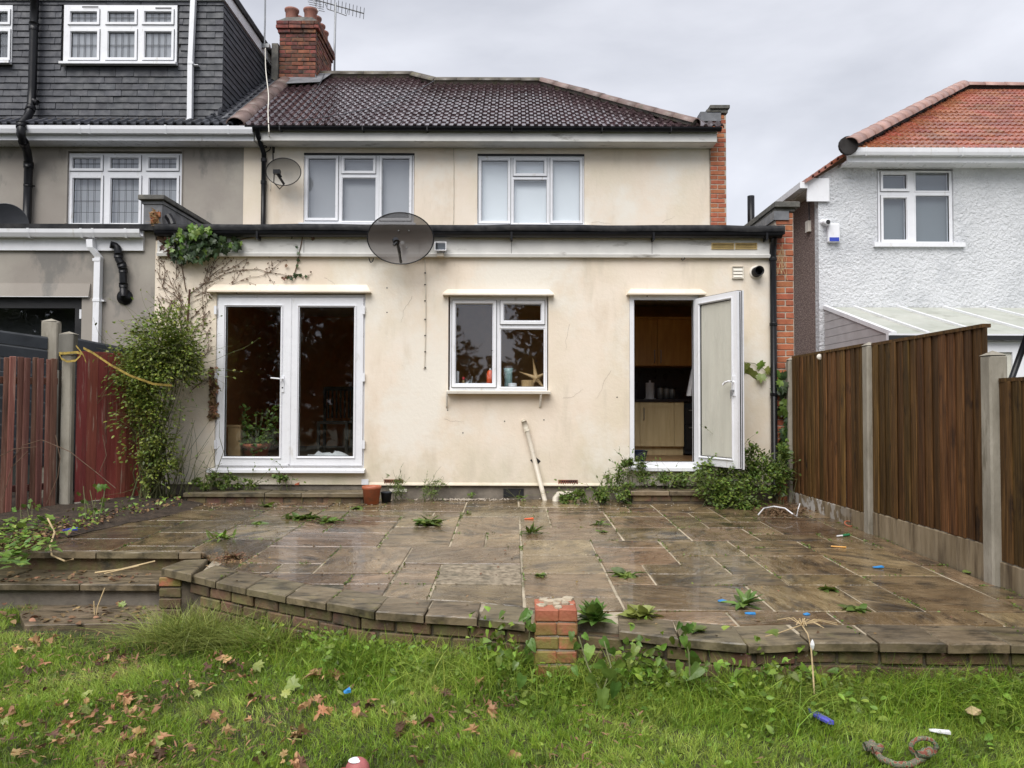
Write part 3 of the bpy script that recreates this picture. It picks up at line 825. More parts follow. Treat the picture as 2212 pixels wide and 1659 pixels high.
# kitchen window with its bracketed sill
kw = window(house, 'window', YF + 0.035, (972, 641.5, 1182, 845), [(985, 657.5, 1063.5, 828, 1), (1089.2, 658, 1168, 692.3, 1), (1082.4, 711.3, 1174.4, 835.5, 0)], glass='glass')
x0, x1, z0, z1 = rect(965.5, 843.8, 1188.5, 851, YF)
ks = G().sweep_x([(YF - 0.11, z0), (YF - 0.115, z1 - 0.012), (YF + 0.034, z1 + 0.004), (YF + 0.034, z0 + 0.004)], x0, x1).obj('window_sill', M['white_paint'], house)
for x in (967, 1168):
    p0, p1 = P(x, 851, YF), P(x - 1.5, 877, YF)
    G().tube([(p0.x, YF - 0.09, p0.z), (p0.x, YF - 0.085, p0.z - 0.02), (p1.x, YF - 0.02, p1.z), (p1.x, YF - 0.003, p1.z - 0.01)], 0.014, 8).obj('sill_bracket', M['white_paint'], ks)

# french doors
def leaf_door(parent, name, x0, x1, z0, z1, gl, Y, glass, stile_y=0.0):
    d = G().plate(x0, x1, z0, z1, [gl], Y, Y + 0.06).obj(name, M['white'], parent)
    G().ring(*gl, 0.022, Y - 0.014, Y - 0.0005, slope=0.014, dy=0.03).obj('bead', M['white'], d)
    G().ring(gl[0] + 0.005, gl[1] - 0.005, gl[2] + 0.005, gl[3] - 0.005, 0.005, Y + 0.010, Y + 0.021, slope=0.001, dy=0.002).obj('gasket', M['gasket'], d)
    G().box(gl[0] - 0.004, gl[1] + 0.004, Y + 0.022, Y + 0.034, gl[2] - 0.004, gl[3] + 0.004).obj('pane', M[glass], d)
    return d
fr = rect(465.5, 636, 787.5, 1012, YF)
G().plate(fr[0], fr[1], fr[2], fr[3], [rect(474, 644, 779, 1003, YF)], YF + 0.02, YF + 0.10).obj('door_frame', M['white'], house)
Yd = YF - 0.012
lf = leaf_door(house, 'french_door', *rect(470, 643.5, 624.5, 1005.5, Yd), rect(486, 662.5, 605, 986, Yd), Yd, 'glass')
rf = leaf_door(house, 'french_door', *rect(627, 643.5, 783.5, 1005.5, Yd), rect(645.5, 663.5, 764, 985.5, Yd), Yd, 'glass')
x = X(626, Yd)
G().box(x - 0.012, x + 0.012, Yd - 0.008, Yd + 0.05, Z(1004, Yd), Z(645, Yd)).obj('meeting_strip', M['white'], lf)
hx = X(611, Yd)
hp = G().box(hx - 0.016, hx + 0.016, Yd - 0.012, Yd - 0.001, Z(849, Yd), Z(814, Yd)).obj('handle', M['white'], lf)
G().tube([(hx, Yd - 0.012, Z(820, Yd)), (hx, Yd - 0.055, Z(820, Yd)), (hx - 0.02, Yd - 0.06, Z(820, Yd)), (hx - 0.125, Yd - 0.06, Z(818.5, Yd))], 0.010, 8).obj('lever', M['white'], lf)
G().lathe([(0.0, 0.004), (0.009, 0.004), (0.009, 0.0)], 10, (hx, Yd - 0.012, Z(839, Yd)), 'y').obj('keyhole', M['gasket'], lf)
for d, x in ((lf, 466), (rf, 786)):
    for y in (670, 815, 960):
        p = P(x, y, Yd)
        G().box(p.x - 0.014, p.x + 0.014, Yd - 0.02, Yd - 0.002, p.z - 0.05, p.z + 0.05).obj('hinge', M['white'], d)
x0, x1, z0, z1 = rect(451, 1011.5, 789.5, 1020, YF)
G().sweep_x([(YF - 0.09, z0), (YF - 0.09, z1 - 0.016), (YF - 0.002, z1), (YF - 0.002, z0)], x0, x1).obj('door_sill', M['white'], house)

# kitchen door, swung open outwards
kf = rect(1360.5, 636, 1509.5, 1011, YF)
ko = rect(1370, 648, 1498.5, 997, YF)
G().plate(kf[0], kf[1], kf[2], kf[3], [ko], YF + 0.0, YF + 0.075).obj('door_frame', M['white'], house)
G().ring(ko[0] + 0.005, ko[1] - 0.005, ko[2] + 0.005, ko[3] - 0.005, 0.005, YF - 0.002, YF + 0.03, slope=0.001, dy=0.002).obj('door_seal', M['gasket'], house)
x0, x1, z0, z1 = rect(1357, 1006, 1512, 1016.5, YF)
G().sweep_x([(YF - 0.08, z0), (YF - 0.08, z1 - 0.02), (YF - 0.002, z1), (YF - 0.002, z0)], x0, x1).obj('door_sill', M['white'], house)
dW, dZ0, dZ1 = 0.745, Z(1001, YF), Z(645.5, YF)
pA, pB = P(1505.5, 820, YF - 0.02), P(1597.5, 820, 8.39)
dz_ = Vector((pB.x - pA.x, pB.y - pA.y, 0)); dW = dz_.length
ang = math.atan2(dz_.y, dz_.x)
kd = bpy.data.objects.new('door', None)
kd.parent = house
COL.objects.link(kd)
kd.location = Vector((pA.x, pA.y, 0)) - house.location
kd.rotation_euler = (0, 0, ang)
def kput(gm, name, m, smooth=False):
    o = bpy.data.objects.new(name, gm.mesh(name, M[m], smooth)); COL.objects.link(o); o.parent = kd; return o
gl = (0.092, dW - 0.092, dZ0 + 0.105, dZ1 - 0.082)
# the leaf turned outwards: its inner face looks at the garden on the -y side of its own axis
kput(G().plate(0, dW, dZ0, dZ1, [gl], -0.03, 0.03), 'leaf', 'white')
kput(G().ring(*gl, 0.02, -0.044, -0.0305, slope=0.012, dy=0.03), 'bead', 'white')
kput(G().ring(gl[0] + 0.006, gl[1] - 0.006, gl[2] + 0.006, gl[3] - 0.006, 0.006, -0.02, -0.008, slope=0.001, dy=0.002), 'gasket', 'gasket')
kput(G().box(gl[0] - 0.004, gl[1] + 0.004, -0.010, 0.006, gl[2] - 0.004, gl[3] + 0.004), 'pane', 'frost')
ed = G(); ed.box(dW, dW + 0.004, 0.004, 0.016, dZ0 + 0.01, dZ1 - 0.01); ed.box(dW, dW + 0.006, 0.032, 0.037, dZ0, dZ1)
ed.box(0.02, dW, -0.02, 0.034, dZ1, dZ1 + 0.006); ed.box(0.02, dW, -0.02, 0.034, dZ0 - 0.008, dZ0)
kput(ed, 'seal', 'gasket')
kput(G().box(dW - 0.015, dW + 0.022, 0.037, 0.046, dZ0 - 0.01, dZ1 + 0.006), 'edge_lip', 'white')
hz = Z(823, 8.45)
kh = kput(G().box(dW - 0.062, dW - 0.028, -0.042, -0.0305, hz - 0.16, hz + 0.06), 'handle', 'white')
kput(G().tube([(dW - 0.045, -0.042, hz), (dW - 0.045, -0.085, hz), (dW - 0.07, -0.09, hz + 0.004), (dW - 0.13, -0.09, hz - 0.008), (dW - 0.17, -0.085, hz - 0.03)], 0.012, 8), 'lever', 'white', True)
ky = G().lathe([(0.0, 0.006), (0.011, 0.006), (0.011, 0.0)], 10, (dW - 0.045, -0.042, hz - 0.10), 'y')
ky.box(dW - 0.050, dW - 0.040, -0.075, -0.046, hz - 0.112, hz - 0.09)
ky.box(dW - 0.082, dW - 0.058, -0.064, -0.060, hz - 0.16, hz - 0.095); ky.box(dW - 0.076, dW - 0.066, -0.068, -0.066, hz - 0.19, hz - 0.14)
kput(ky, 'keys', 'steel')

# waste pipe, broken hole, stub pipe and air bricks
p0, p1, p2 = P(1131, 910, YF), P(1136, 922, YF), P(1179, 1078, YF - 0.05)
wp = G().tube([(p0.x - 0.004, YF + 0.02, p0.z), (p0.x, YF - 0.02, p0.z + 0.004), (p0.x + 0.006, YF - 0.045, p0.z - 0.012), (p1.x, YF - 0.05, p1.z), (p2.x, YF - 0.05, p2.z - 0.06)], 0.027, 12)
wpo = wp.obj('waste_pipe', M['pipe'], house, smooth=True)
a = Vector((p0.x + 0.004, YF - 0.045, p0.z)); b = Vector((p1.x + 0.012, YF - 0.05, p1.z - 0.05))
G().tube([a, b], 0.032, 12).obj('coupling', M['pipe'], wpo, smooth=True)
q = [P(1145, 994, YF), P(1157, 987, YF), P(1168, 996, YF), P(1158, 1007, YF)]
G().add([(p.x, YF - 0.004, p.z) for p in q] + [(p.x, YF - 0.001, p.z) for p in q], [(0, 3, 2, 1), (0, 1, 5, 4), (1, 2, 6, 5), (2, 3, 7, 6), (3, 0, 4, 7)]).obj('hole', M['gasket'], house)
p = P(1212, 1070, YF - 0.05)
G().tube([(p.x + 0.14, p.y + 0.03, p.z + 0.005), (p.x + 0.04, p.y, p.z + 0.015), (p.x - 0.03, p.y - 0.02, p.z + 0.01), (p.x - 0.065, p.y - 0.05, p.z - 0.03), (p.x - 0.07, p.y - 0.06, p.z - 0.12)], 0.04, 12).obj('drain_elbow', M['pipe'], house, smooth=True)
for x0_, x1_, y0_, y1_ in ((830, 871, 1035.5, 1047.5), (1206, 1248, 1036.5, 1048)):
    x0, x1, z0, z1 = rect(x0_, y0_, x1_, y1_, YF)
    holes = []
    for r in range(2):
        for c in range(8):
            hx0 = x0 + 0.012 + c * (x1 - x0 - 0.018) / 8
            hz0 = z0 + 0.010 + r * (z1 - z0 - 0.014) / 2
            holes.append((hx0, hx0 + (x1 - x0) / 8 - 0.012, hz0, hz0 + (z1 - z0) / 2 - 0.013))
    ab = G().plate(x0, x1, z0, z1, holes, YF - 0.010, YF + 0.01).obj('air_brick', M['oldbrick'], house)
    G().box(x0, x1, YF - 0.0008, YF - 0.0002, z0, z1).obj('dark_back', M['gasket'], ab)

# right-hand brick end of the extension and its parapet running back to the house
px0, px1 = X(1677, YF), X(1717, YF)
pier = G().box(px0, px1 - 0.002, YF + 0.006, YF + 0.24, -0.5, Z(459, YF)).obj('brick_pier', M['mortar'], house)
random.seed(21)
brick_face(pier, px0 + 0.004, px1, YF, -0.02, Z(459, YF), M['brick'], length=0.225, depth=0.1)
pw = G().box(px0 + 0.03, px1 - 0.02, YF + 0.24, YM, -0.5, Z(459, YF) - 0.02)
pw.obj('party_wall', M['brick'], house)
zc0, zc1 = Z(448, YF), Z(435.5, YF)
G().box(px0 - 0.02, px1 - 0.06, YF - 0.02, YM - 0.01, Z(474, YF), Z(455, YF)).obj('lead_flashing', M['lead'], house)
G().box(px0 - 0.005, px1 + 0.01, YF - 0.01, YM - 0.01, Z(455, YF), zc0).obj('parapet_course', M['coping'], house)
random.seed(5)
for i in range(5):
    y0 = YF - 0.05 + i * 0.615
    o = put('coping_slab', rough_block('coping_slab', X(1728, YF) - X(1673, YF), 0.607, zc1 - zc0, M['coping']), house,
            ((X(1673, YF) + X(1728, YF)) / 2, y0 + 0.303, (zc0 + zc1) / 2))
# left-hand parapet between the two extensions
lx0, lx1 = X(309, YF), X(349, YF)
G().box(lx0, lx1, YF - 0.06, YM, Z(500, YF), Z(440, YF)).obj('parapet_wall', M['lead'], house)
G().box(lx0 - 0.015, lx1 + 0.015, YF - 0.075, YM, Z(446, YF), Z(439.5, YF)).obj('parapet_course', M['lead'], house)
for i in range(5):
    y0 = YF - 0.12 + i * 0.63
    put('coping_slab', rough_block('coping_slab', X(357.5, YF) - X(301, YF), 0.622, 0.055, M['coping']), house,
        ((X(357.5, YF) + X(301, YF)) / 2, y0 + 0.311, Z(433.5, YF)))
# the wrecked slates at its foot: rust coloured patch and a ridge tile lying against it
bk = G(); random.seed(8)
for k in range(9):
    a = P(random.uniform(329, 342), random.uniform(457, 488), YF - 0.07)
    bk.box(a.x - 0.025, a.x + 0.025, a.y - 0.01, a.y + 0.01, a.z - 0.03, a.z + 0.03)
bk.obj('broken_brick', M['brick'], house)
a, b = P(363, 466, YF - 0.02), P(374, 488, YF - 0.06)
G().tube([(a.x, a.y, a.z), ((a.x + b.x) / 2 + 0.004, a.y - 0.01, (a.z + b.z) / 2 + 0.004), (b.x, b.y, b.z)], 0.045, 10).obj('pipe_stub', M['black'], house)

# upper wall
zU1 = Z(305, YM)
UL, UR = X(520, YM), X(1535, YM)
w1 = rect(655.5, 330, 895, 486, YM); w2 = rect(1031, 332, 1262.5, 488.5, YM)
G().plate(UL, UR, Z(560, YM), zU1 + 0.3, [w1, w2], YM, YM + 0.12).obj('upper_wall', M['cream'], house)
window(house, 'window', YM + 0.03, (656.5, 333, 894, 485), [(666.5, 343.5, 724.6, 470.5, 1), (744.6, 343.5, 805.6, 369, 1), (739.8, 385, 811, 477, 0), (825.8, 343.5, 883.6, 471, 1)],
       sill=(648, 482.5, 899, 487.5), blind='blind')
window(house, 'window', YM + 0.03, (1032, 337, 1262, 488), [(1040.5, 348, 1096.5, 477, 1), (1115, 348, 1175, 374.5, 1), (1110, 389, 1180.7, 481.5, 0), (1194.7, 348, 1252, 476.5, 1)],
       sill=(1026, 486.5, 1272, 491), blind='white_blind')
for r_, yy in ((w1, 331), (w2, 334)):
    G().box(r_[0], r_[1], YM + 0.010, YM + 0.028, r_[3] - 0.03, r_[3] - 0.001).obj('reveal_dark_strip', M['gasket'], house)  # black strip drawing the dark line along the top of the reveal

# eaves: soffit board, fascia, gutter, downpipe
YE = YM - 0.36
zg = Z(276, YE)
e0, e1 = X(541, YE), X(1556, YE)
G().box(e0, e1 - 0.02, YE + 0.075, YM - 0.001, Z(303, YE), Z(299, YE)).obj('soffit', M['fascia'], house)
G().box(e0, e1 - 0.02, YE + 0.05, YE + 0.074, Z(302.5, YE), Z(279, YE)).obj('fascia', M['fascia'], house)
ug = G().sweep_x(half_round(YE - 0.012, zg, 0.058), e0 - 0.12, X(1560, YE)).obj('gutter', M['black'], house)
ub = G()
for x in (600, 780, 920, 1104, 1300, 1450): ub.box(X(x, YE) - 0.010, X(x, YE) + 0.010, YE - 0.074, YE + 0.05, zg - 0.066, zg)
split_obj(ub, 'bracket', M['black'], ug)
xd = X(566.5, YM)
ud = G().tube([(xd, YE - 0.012, zg - 0.05), (xd, YE - 0.005, zg - 0.12), (xd, YM - 0.06, zg - 0.32), (xd, YM - 0.055, Z(500, YM))], 0.038, 12).obj('downpipe', M['black'], house, smooth=True)
cl = G()
for y in (318, 350, 398): cl.lathe([(0.043, -0.03), (0.047, -0.025), (0.047, 0.025), (0.043, 0.03)], 12, (xd, YM - 0.055, Z(y, YM)))
split_obj(cl, 'clip', M['black'], ud)

# brick return at the right end of the upper floor
q0, q1 = X(1535.5, YM), X(1570.5, YM)
up = G().box(q0 + 0.002, q1 - 0.003, YM - 0.028, YM + 3.0, Z(560, YM), Z(249, YM)).obj('gable_wall', M['mortar'], house)
random.seed(33)
brick_face(up, q0, q1, YM - 0.035, Z(560, YM), Z(249, YM), M['brick'], length=0.235, depth=0.1)
G().box(q0 - 0.16, q1 - 0.09, YM - 0.06, YM + 1.2, Z(263, YM), Z(243, YM)).obj('lead_flashing', M['lead'], house)
G().box(q0 - 0.06, q1 + 0.02, YM - 0.06, YM + 1.3, Z(245, YM), Z(238, YM)).obj('parapet_course', M['coping'], house)
for i in range(2):
    put('coping_slab', rough_block('coping_slab', X(1577, YM) - X(1534, YM), 0.62, 0.055, M['coping']), house, ((X(1577, YM) + X(1534, YM)) / 2, YM + 0.22 + i * 0.63, Z(233.5, YM)))

# ------------------------------------------------------------------ main roof
S = 0.70
A_ = math.atan(S)
ZE = zg + 0.015
YR = YE - 0.03
def roof_pt(X_, s, n=0.0):          # s: metres up the slope, n: metres off the surface
    return Vector((X_, YR + s * math.cos(A_) - n * math.sin(A_), ZE + s * math.sin(A_) + n * math.cos(A_)))
def on_roof(x, y):                  # picture position to (X, s)
    d = ray(x, y)
    # H + Y dz = ZE + S (Y - YR)
    Y = (ZE - S * YR - H) / (d.z - S)
    return d.x * Y, (Y - YR) / math.cos(A_)
Xp = on_roof(505, 275)[0]
xr_e = on_roof(1500, 272)[0]; xr_t, s_t = on_roof(1170, 181)
xm_, s_m = on_roof(940, 186); xh_, s_h = on_roof(890, 167)
outline = [(Xp - 0.02, 0.02), (X(1556, YE), 0.02), (xr_e + 0.25, 0.12), (xr_t, s_t), (xm_, s_t), (xh_, s_h), (Xp, s_h)]
ro = G()
n = len(outline)
ro.add([roof_pt(x, s, -0.03) for x, s in outline] , [tuple(range(n))])
ridY = YR + s_t * math.cos(A_)
hz_ = roof_pt(xr_t, s_t, -0.03)
bk_ = [(X(1556, YE), 2 * ridY - YR, ZE - 0.03), (Xp, 2 * ridY - YR, ZE - 0.03)]
ro.add([roof_pt(X(1556, YE), 0.02, -0.03), bk_[0], hz_], [(0, 1, 2)])
ro.add([hz_, bk_[0], bk_[1], roof_pt(Xp, s_h, -0.03)], [(0, 1, 2, 3)])
roof = ro.obj('roof', M['underlay'], house)

def tile_mesh(name, w, l, m, rolls=2, h=0.030, th=0.030):
    prof = []
    p = w / rolls
    for i in range(rolls):
        b = i * p
        prof += [(b, 0), (b + 0.42 * p, 0.0), (b + 0.54 * p, h), (b + 0.82 * p, h), (b + 0.94 * p, 0.004)]
    prof.append((w, 0.0))
    k = len(prof)
    g = G()
    vs = [(x, 0, z) for x, z in prof] + [(x, l, z - 0.004) for x, z in prof] + [(x, 0, z - th) for x, z in prof]
    fs = [(i, i + 1, k + i + 1, k + i) for i in range(k - 1)] + [(2 * k + i, 2 * k + i + 1, i + 1, i) for i in range(k - 1)]
    g.add(vs, fs)
    return g.mesh(name, m)
def inside(x, s, poly):
    c = False
    for i in range(len(poly)):
        (x1, y1), (x2, y2) = poly[i], poly[i - 1]
        if (y1 > s) != (y2 > s) and x < (x2 - x1) * (s - y1) / (y2 - y1) + x1: c = not c
    return c
random.seed(2)
TW, TG = 0.25, 0.232
tme = [tile_mesh('tile', TW - 0.003, TG + 0.07, M['tile'], 2, 0.030, 0.030)]
spots = []
for r in range(18):
    s = -0.02 + r * TG
    for c in range(-1, 36):
        x = Xp + 0.06 + c * TW + (TW / 2 if r % 2 and False else 0)
        if inside(x + TW / 2, s + TG * 0.6, [(Xp, -0.1), (xr_e + 0.05, -0.1), (xr_t + 0.03, s_t - 0.02), (xm_ + 0.0, s_t - 0.02), (xh_, s_h - 0.03), (Xp, s_h - 0.03)]) or (r == 0 and x < X(1550, YE) and x > Xp): spots.append((x, s, r))
spots.sort(key=lambda t: t[1])
rest = G()
for i, (x, s, r) in enumerate(spots):
    tilt = 0.055
    if i < 298:
        put('tile', tme[0], roof, roof_pt(x, s, 0.012 + random.uniform(-0.002, 0.004)), rot=(A_ - tilt, random.uniform(-0.012, 0.012), random.uniform(-0.008, 0.008)))
    else:
        mt = Matrix.Translation(roof_pt(x, s, 0.012)) @ Matrix.Rotation(A_ - tilt, 4, 'X')
        rest.add([mt @ v.co for v in tme[0].vertices], [tuple(p.vertices) for p in tme[0].polygons])
if rest.v: rest.obj('tile', M['tile'], roof)['kind'] = 'stuff'

def ridge_mesh(name, r, l, m, flat=0.85):
    g = G(); n = 8
    vs = []
    for y, rr in ((0.0, r * 1.03), (l, r * 0.97)):
        for k in range(n + 1):
            a = math.pi * k / n
            vs.append((rr * math.cos(a), y, rr * math.sin(a) * flat))
        for k in range(n + 1):
            a = math.pi * k / n
            vs.append(((rr - 0.018) * math.cos(a), y, (rr - 0.018) * math.sin(a) * flat))
    q = 2 * (n + 1)
    fs = [(k, k + 1, q + k + 1, q + k) for k in range(n)] + [(k, n + 1 + k, n + 2 + k, k + 1) for k in range(n)] + [(q + k, q + k + 1, q + n + 2 + k, q + n + 1 + k) for k in range(n)]
    g.add(vs, fs)
    return g.mesh(name, m, True)
def ridge_run(parent, a, b, l, r, m, name='ridge_tile', up=None, lift=0.0):
    a, b = Vector(a), Vector(b)
    d = (b - a); n_ = max(1, round(d.length / l)); l = d.length / n_
    me = ridge_mesh(name, r, l + 0.01, m)
    u = d.normalized(); w = Vector(up or (0, 0, 1)); w = (w - u * w.dot(u)).normalized(); x = u.cross(w)
    rot = Matrix((x, u, w)).transposed().to_euler()
    for i in range(n_):
        p = a + u * (l * i) + w * (lift + random.uniform(-0.004, 0.004))
        put(name, me, parent, p, rot=rot)
rp_ = lambda x, s, n=0.0: roof_pt(x, s, n)
ridge_run(roof, rp_(xr_e + 0.02, 0.02, 0.03), rp_(xr_t, s_t, 0.03), 0.40, 0.105, M['ridge'])
ridge_run(roof, rp_(xr_t, s_t, 0.02), rp_(xm_, s_t, 0.02), 0.42, 0.10, M['ridge_grey'])
ridge_run(roof, rp_(xm_, s_t, 0.02), rp_(xh_, s_h, 0.02), 0.30, 0.10, M['ridge_grey'])
xl_, s_l = on_roof(695, 168)
ridge_run(roof, rp_(xh_, s_h, 0.02), rp_(xl_ - 0.1, s_h, 0.02), 0.42, 0.10, M['ridge_grey'])
nrm_ = (0, -math.sin(A_), math.cos(A_))
ridge_run(roof, rp_(Xp, -0.02, 0.0), rp_(Xp + 0.02, on_roof(625, 185)[1] + 0.2, 0.0), 0.42, 0.15, M['ridge'], up=nrm_)
# mortar bedding under hip and ridge
be = G()
be.tube([rp_(xr_e, 0.05, 0.03), rp_(xr_t, s_t, 0.03), rp_(xm_, s_t, 0.03), rp_(xh_, s_h, 0.03), rp_(xl_ - 0.1, s_h, 0.03)], 0.085, 6)
be.obj('mortar_bedding', M['ridge_grey'], roof)

# chimney
YC = 14.2
c0, c1 = X(594, YC), X(675, YC)
cz0, cz1 = Z(184, YC) - 0.25, Z(70, YC)
cD = 1.25
ch = G().box(c0 + 0.008, c1 - 0.008, YC + 0.010, YC + cD - 0.008, cz0 - 0.9, Z(44, YC) - 0.002).obj('chimney', M['darkmortar'], house)
random.seed(14)
nc = int((cz1 - cz0) / 0.0765)
brick_face(ch, c0, c1, YC, cz0, cz0 + nc * 0.0765 + 0.01, M['oldbrick'], course=0.0765, length=0.232, depth=0.1, jit=0.006)
brick_face(ch, YC + 0.1, YC + cD, c1, cz0, cz0 + nc * 0.0765 + 0.01, M['oldbrick'], course=0.0765, length=0.232, depth=0.1, axis='y', jit=0.006)
zc = cz0 + nc * 0.0765
for k, o_ in enumerate((0.025, 0.055, 0.05)):
    brick_face(ch, c0 - o_, c1 + o_, YC - o_, zc + k * 0.0765, zc + k * 0.0765 + 0.08, M['oldbrick'], course=0.0765, length=0.24, depth=0.1 + o_, half=k % 2 == 0)
    brick_face(ch, YC + 0.1, YC + cD + o_, c1 + o_, zc + k * 0.0765, zc + k * 0.0765 + 0.08, M['oldbrick'], course=0.0765, length=0.24, depth=0.1 + o_, axis='y')
zt = zc + 3 * 0.0765
G().add([(c0 - 0.03, YC - 0.03, zt), (c1 + 0.03, YC - 0.03, zt), (c1 + 0.03, YC + cD + 0.03, zt), (c0 - 0.03, YC + cD + 0.03, zt),
         (c0 + 0.12, YC + 0.12, zt + 0.15), (c1 - 0.12, YC + 0.12, zt + 0.15), (c1 - 0.12, YC + cD - 0.12, zt + 0.15), (c0 + 0.12, YC + cD - 0.12, zt + 0.15)],
        [(0, 1, 5, 4), (1, 2, 6, 5), (2, 3, 7, 6), (3, 0, 4, 7), (4, 5, 6, 7)]).obj('flaunching', M['coping'], ch)
for cx in (c0 + 0.17, c1 - 0.17):
    for cy in (YC + 0.22, YC + 0.52, YC + 0.82, YC + 1.1):
        G().lathe([(0.115, 0), (0.118, 0.18), (0.135, 0.20), (0.138, 0.235), (0.120, 0.24), (0.105, 0.2), (0.10, 0.0)], 18, (cx, cy, zt + 0.10)).obj('chimney_pot', M['pot'], ch, smooth=True)
lf_ = G()
a, b = on_roof(615, 186), on_roof(700, 172)
lf_.add([rp_(Xp + 0.1, on_roof(640, 190)[1], 0.075), rp_(c1 + 0.15, on_roof(690, 186)[1], 0.075), rp_(c1 + 0.25, on_roof(690, 178)[1] + 0.5, 0.085), rp_(c0, on_roof(640, 178)[1] + 0.4, 0.085)], [(0, 1, 2, 3)])
lf_.box(c1 + 0.002, c1 + 0.012, YC - 0.05, YC + 0.8, cz0 + 0.1, cz0 + 0.42)
lf_.obj('flashing', M['lead'], ch)
lf_ = G().box(c0 - 0.12, c0 - 0.002, YC - 0.06, YC + 0.2, Z(178, YC), Z(98, YC))
lf_.obj('render_fillet', M['coping'], ch)

# ------------------------------------------------------------------ rooms behind the openings
zfl = Z(998, YF) - 0.02
rm = G()
xa, xb = X(340, YF) + 0.2, X(930, YF)
ya, yb = YF + 0.125, YF + 3.9
zt_ = 2.62
rm.quad((xa, yb, zfl), (xb, yb, zfl), (xb, yb, zt_), (xa, yb, zt_))
rm.quad((xa, ya, zfl), (xa, yb, zfl), (xa, yb, zt_), (xa, ya, zt_))
rm.quad((xb, ya, zfl), (xb, ya, zt_), (xb, yb, zt_), (xb, yb, zfl))
G().box(xa, xb, ya, yb, zt_, zt_ + 0.03).obj('living_room_ceiling', M['ceiling'], house)
rm.obj('living_room', M['room'], house)
G().box(xa, xb, ya, yb, zfl - 0.06, zfl).obj('living_room_floor', M['roomdark'], house)
km = G()
ka, kb_ = xb + 0.02, XR - 0.15
kc, kdp = YF + 0.125, YF + 2.45
km.quad((ka, kdp, zfl), (kb_, kdp, zfl), (kb_, kdp, zt_), (ka, kdp, zt_))
km.quad((ka, kc, zfl), (ka, kdp, zfl), (ka, kdp, zt_), (ka, kc, zt_))
km.quad((kb_, kc, zfl), (kb_, kc, zt_), (kb_, kdp, zt_), (kb_, kdp, zfl))
G().box(ka, kb_, kc, kdp, zt_, zt_ + 0.03).obj('kitchen_ceiling', M['ceiling'], house)
km.obj('kitchen_wall', M['kwall'], house)
G().box(ka, kb_, kc, kdp, zfl - 0.06, zfl).obj('kitchen_floor', M['floorin'], house)
wallin = G().plate(XL + 0.02, XR - 0.02, zfl, zt_, [h_french, h_kwin, h_kdoor], YF + 0.121, YF + 0.124)
wallin.obj('inner_lining', M['ceiling'], house)

# ================================================================== the grey neighbour on the left
grey = thing('terraced_house', 'grey rendered house with dark slate hung dormer and white leaded windows', 'house', (-6.5, YF, 0))
gx0 = -9.2
# ground floor extension
bf = (-9.0, X(176, YF), -0.35, Z(644, YF))
G().plate(gx0, XL - 0.003, -0.5, Z(500, YF), [bf], YF + 0.002, YF + 0.12).obj('wall', M['grey_render'], grey)
hd = rect(-400, 612, 196, 641, YF)
G().sweep_x([(YF - 0.05, hd[2]), (YF - 0.012, hd[3]), (YF + 0.001, hd[3]), (YF + 0.001, hd[2])], gx0, hd[1]).obj('door_hood', M['grey_render'], grey)
G().box(gx0, hd[1], YF - 0.055, YF - 0.02, hd[2] - 0.006, hd[2] - 0.0005).obj('hood_trim', M['white'], grey)
dbl = G().plate(bf[0], bf[1], bf[2], bf[3], [(bf[0] + 0.1, bf[1] - 0.11, bf[2] + 0.1, Z(668, YF))], YF + 0.03, YF + 0.10).obj('patio_door', M['gasket'], grey)
G().box(bf[0] + 0.1, bf[1] - 0.11, YF + 0.05, YF + 0.06, bf[2] + 0.1, Z(668, YF)).obj('pane', M['glass'], dbl)
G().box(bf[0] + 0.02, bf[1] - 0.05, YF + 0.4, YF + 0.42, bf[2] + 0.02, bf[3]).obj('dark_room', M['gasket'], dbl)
G().box(X(170, YF) - 0.012, X(170, YF) + 0.012, YF + 0.005, YF + 0.029, Z(691, YF), Z(671, YF)).obj('hinge', M['white'], dbl)
jm = G().box(X(175, YF), X(199, YF), YF - 0.018, YF + 0.001, -0.4, hd[2] - 0.008)
jm.obj('door_jamb', M['grey_render'], grey)
G().box(gx0, X(307, YF), YF - 0.035, YF + 0.0015, Z(545, YF), Z(503, YF)).obj('fascia', M['white'], grey)
g2 = G().sweep_x([(YF - 0.04, Z(519, YF)), (YF - 0.12, Z(519, YF)), (YF - 0.145, Z(511, YF)), (YF - 0.15, Z(503, YF)), (YF - 0.14, Z(503, YF)), (YF - 0.115, Z(515, YF)), (YF - 0.05, Z(515, YF)), (YF - 0.04, Z(503, YF))], gx0, X(308, YF))
g2o = g2.obj('gutter', M['white'], grey)
gb = G()
for x in (70, 183, 208, 278):
    gb.add([(X(x, YF) + a, y, z) for a in (-0.014, 0.014) for y, z in ((YF - 0.036, Z(521, YF)), (YF - 0.122, Z(521, YF)), (YF - 0.15, Z(511, YF)), (YF - 0.155, Z(502, YF)))],
           [(0, 1, 5, 4), (1, 2, 6, 5), (2, 3, 7, 6)])
split_obj(gb, 'bracket', M['white'], g2o)
G().box(gx0, X(336, YF), YF - 0.10, YM, Z(503, YF), Z(490.5, YF)).obj('flat_roof', M['felt'], grey)
p = [P(196, 518, YF - 0.09), P(197, 535, YF - 0.09), P(214, 556, YF - 0.05), P(213, 566, YF - 0.045), P(208, 760, YF - 0.045)]
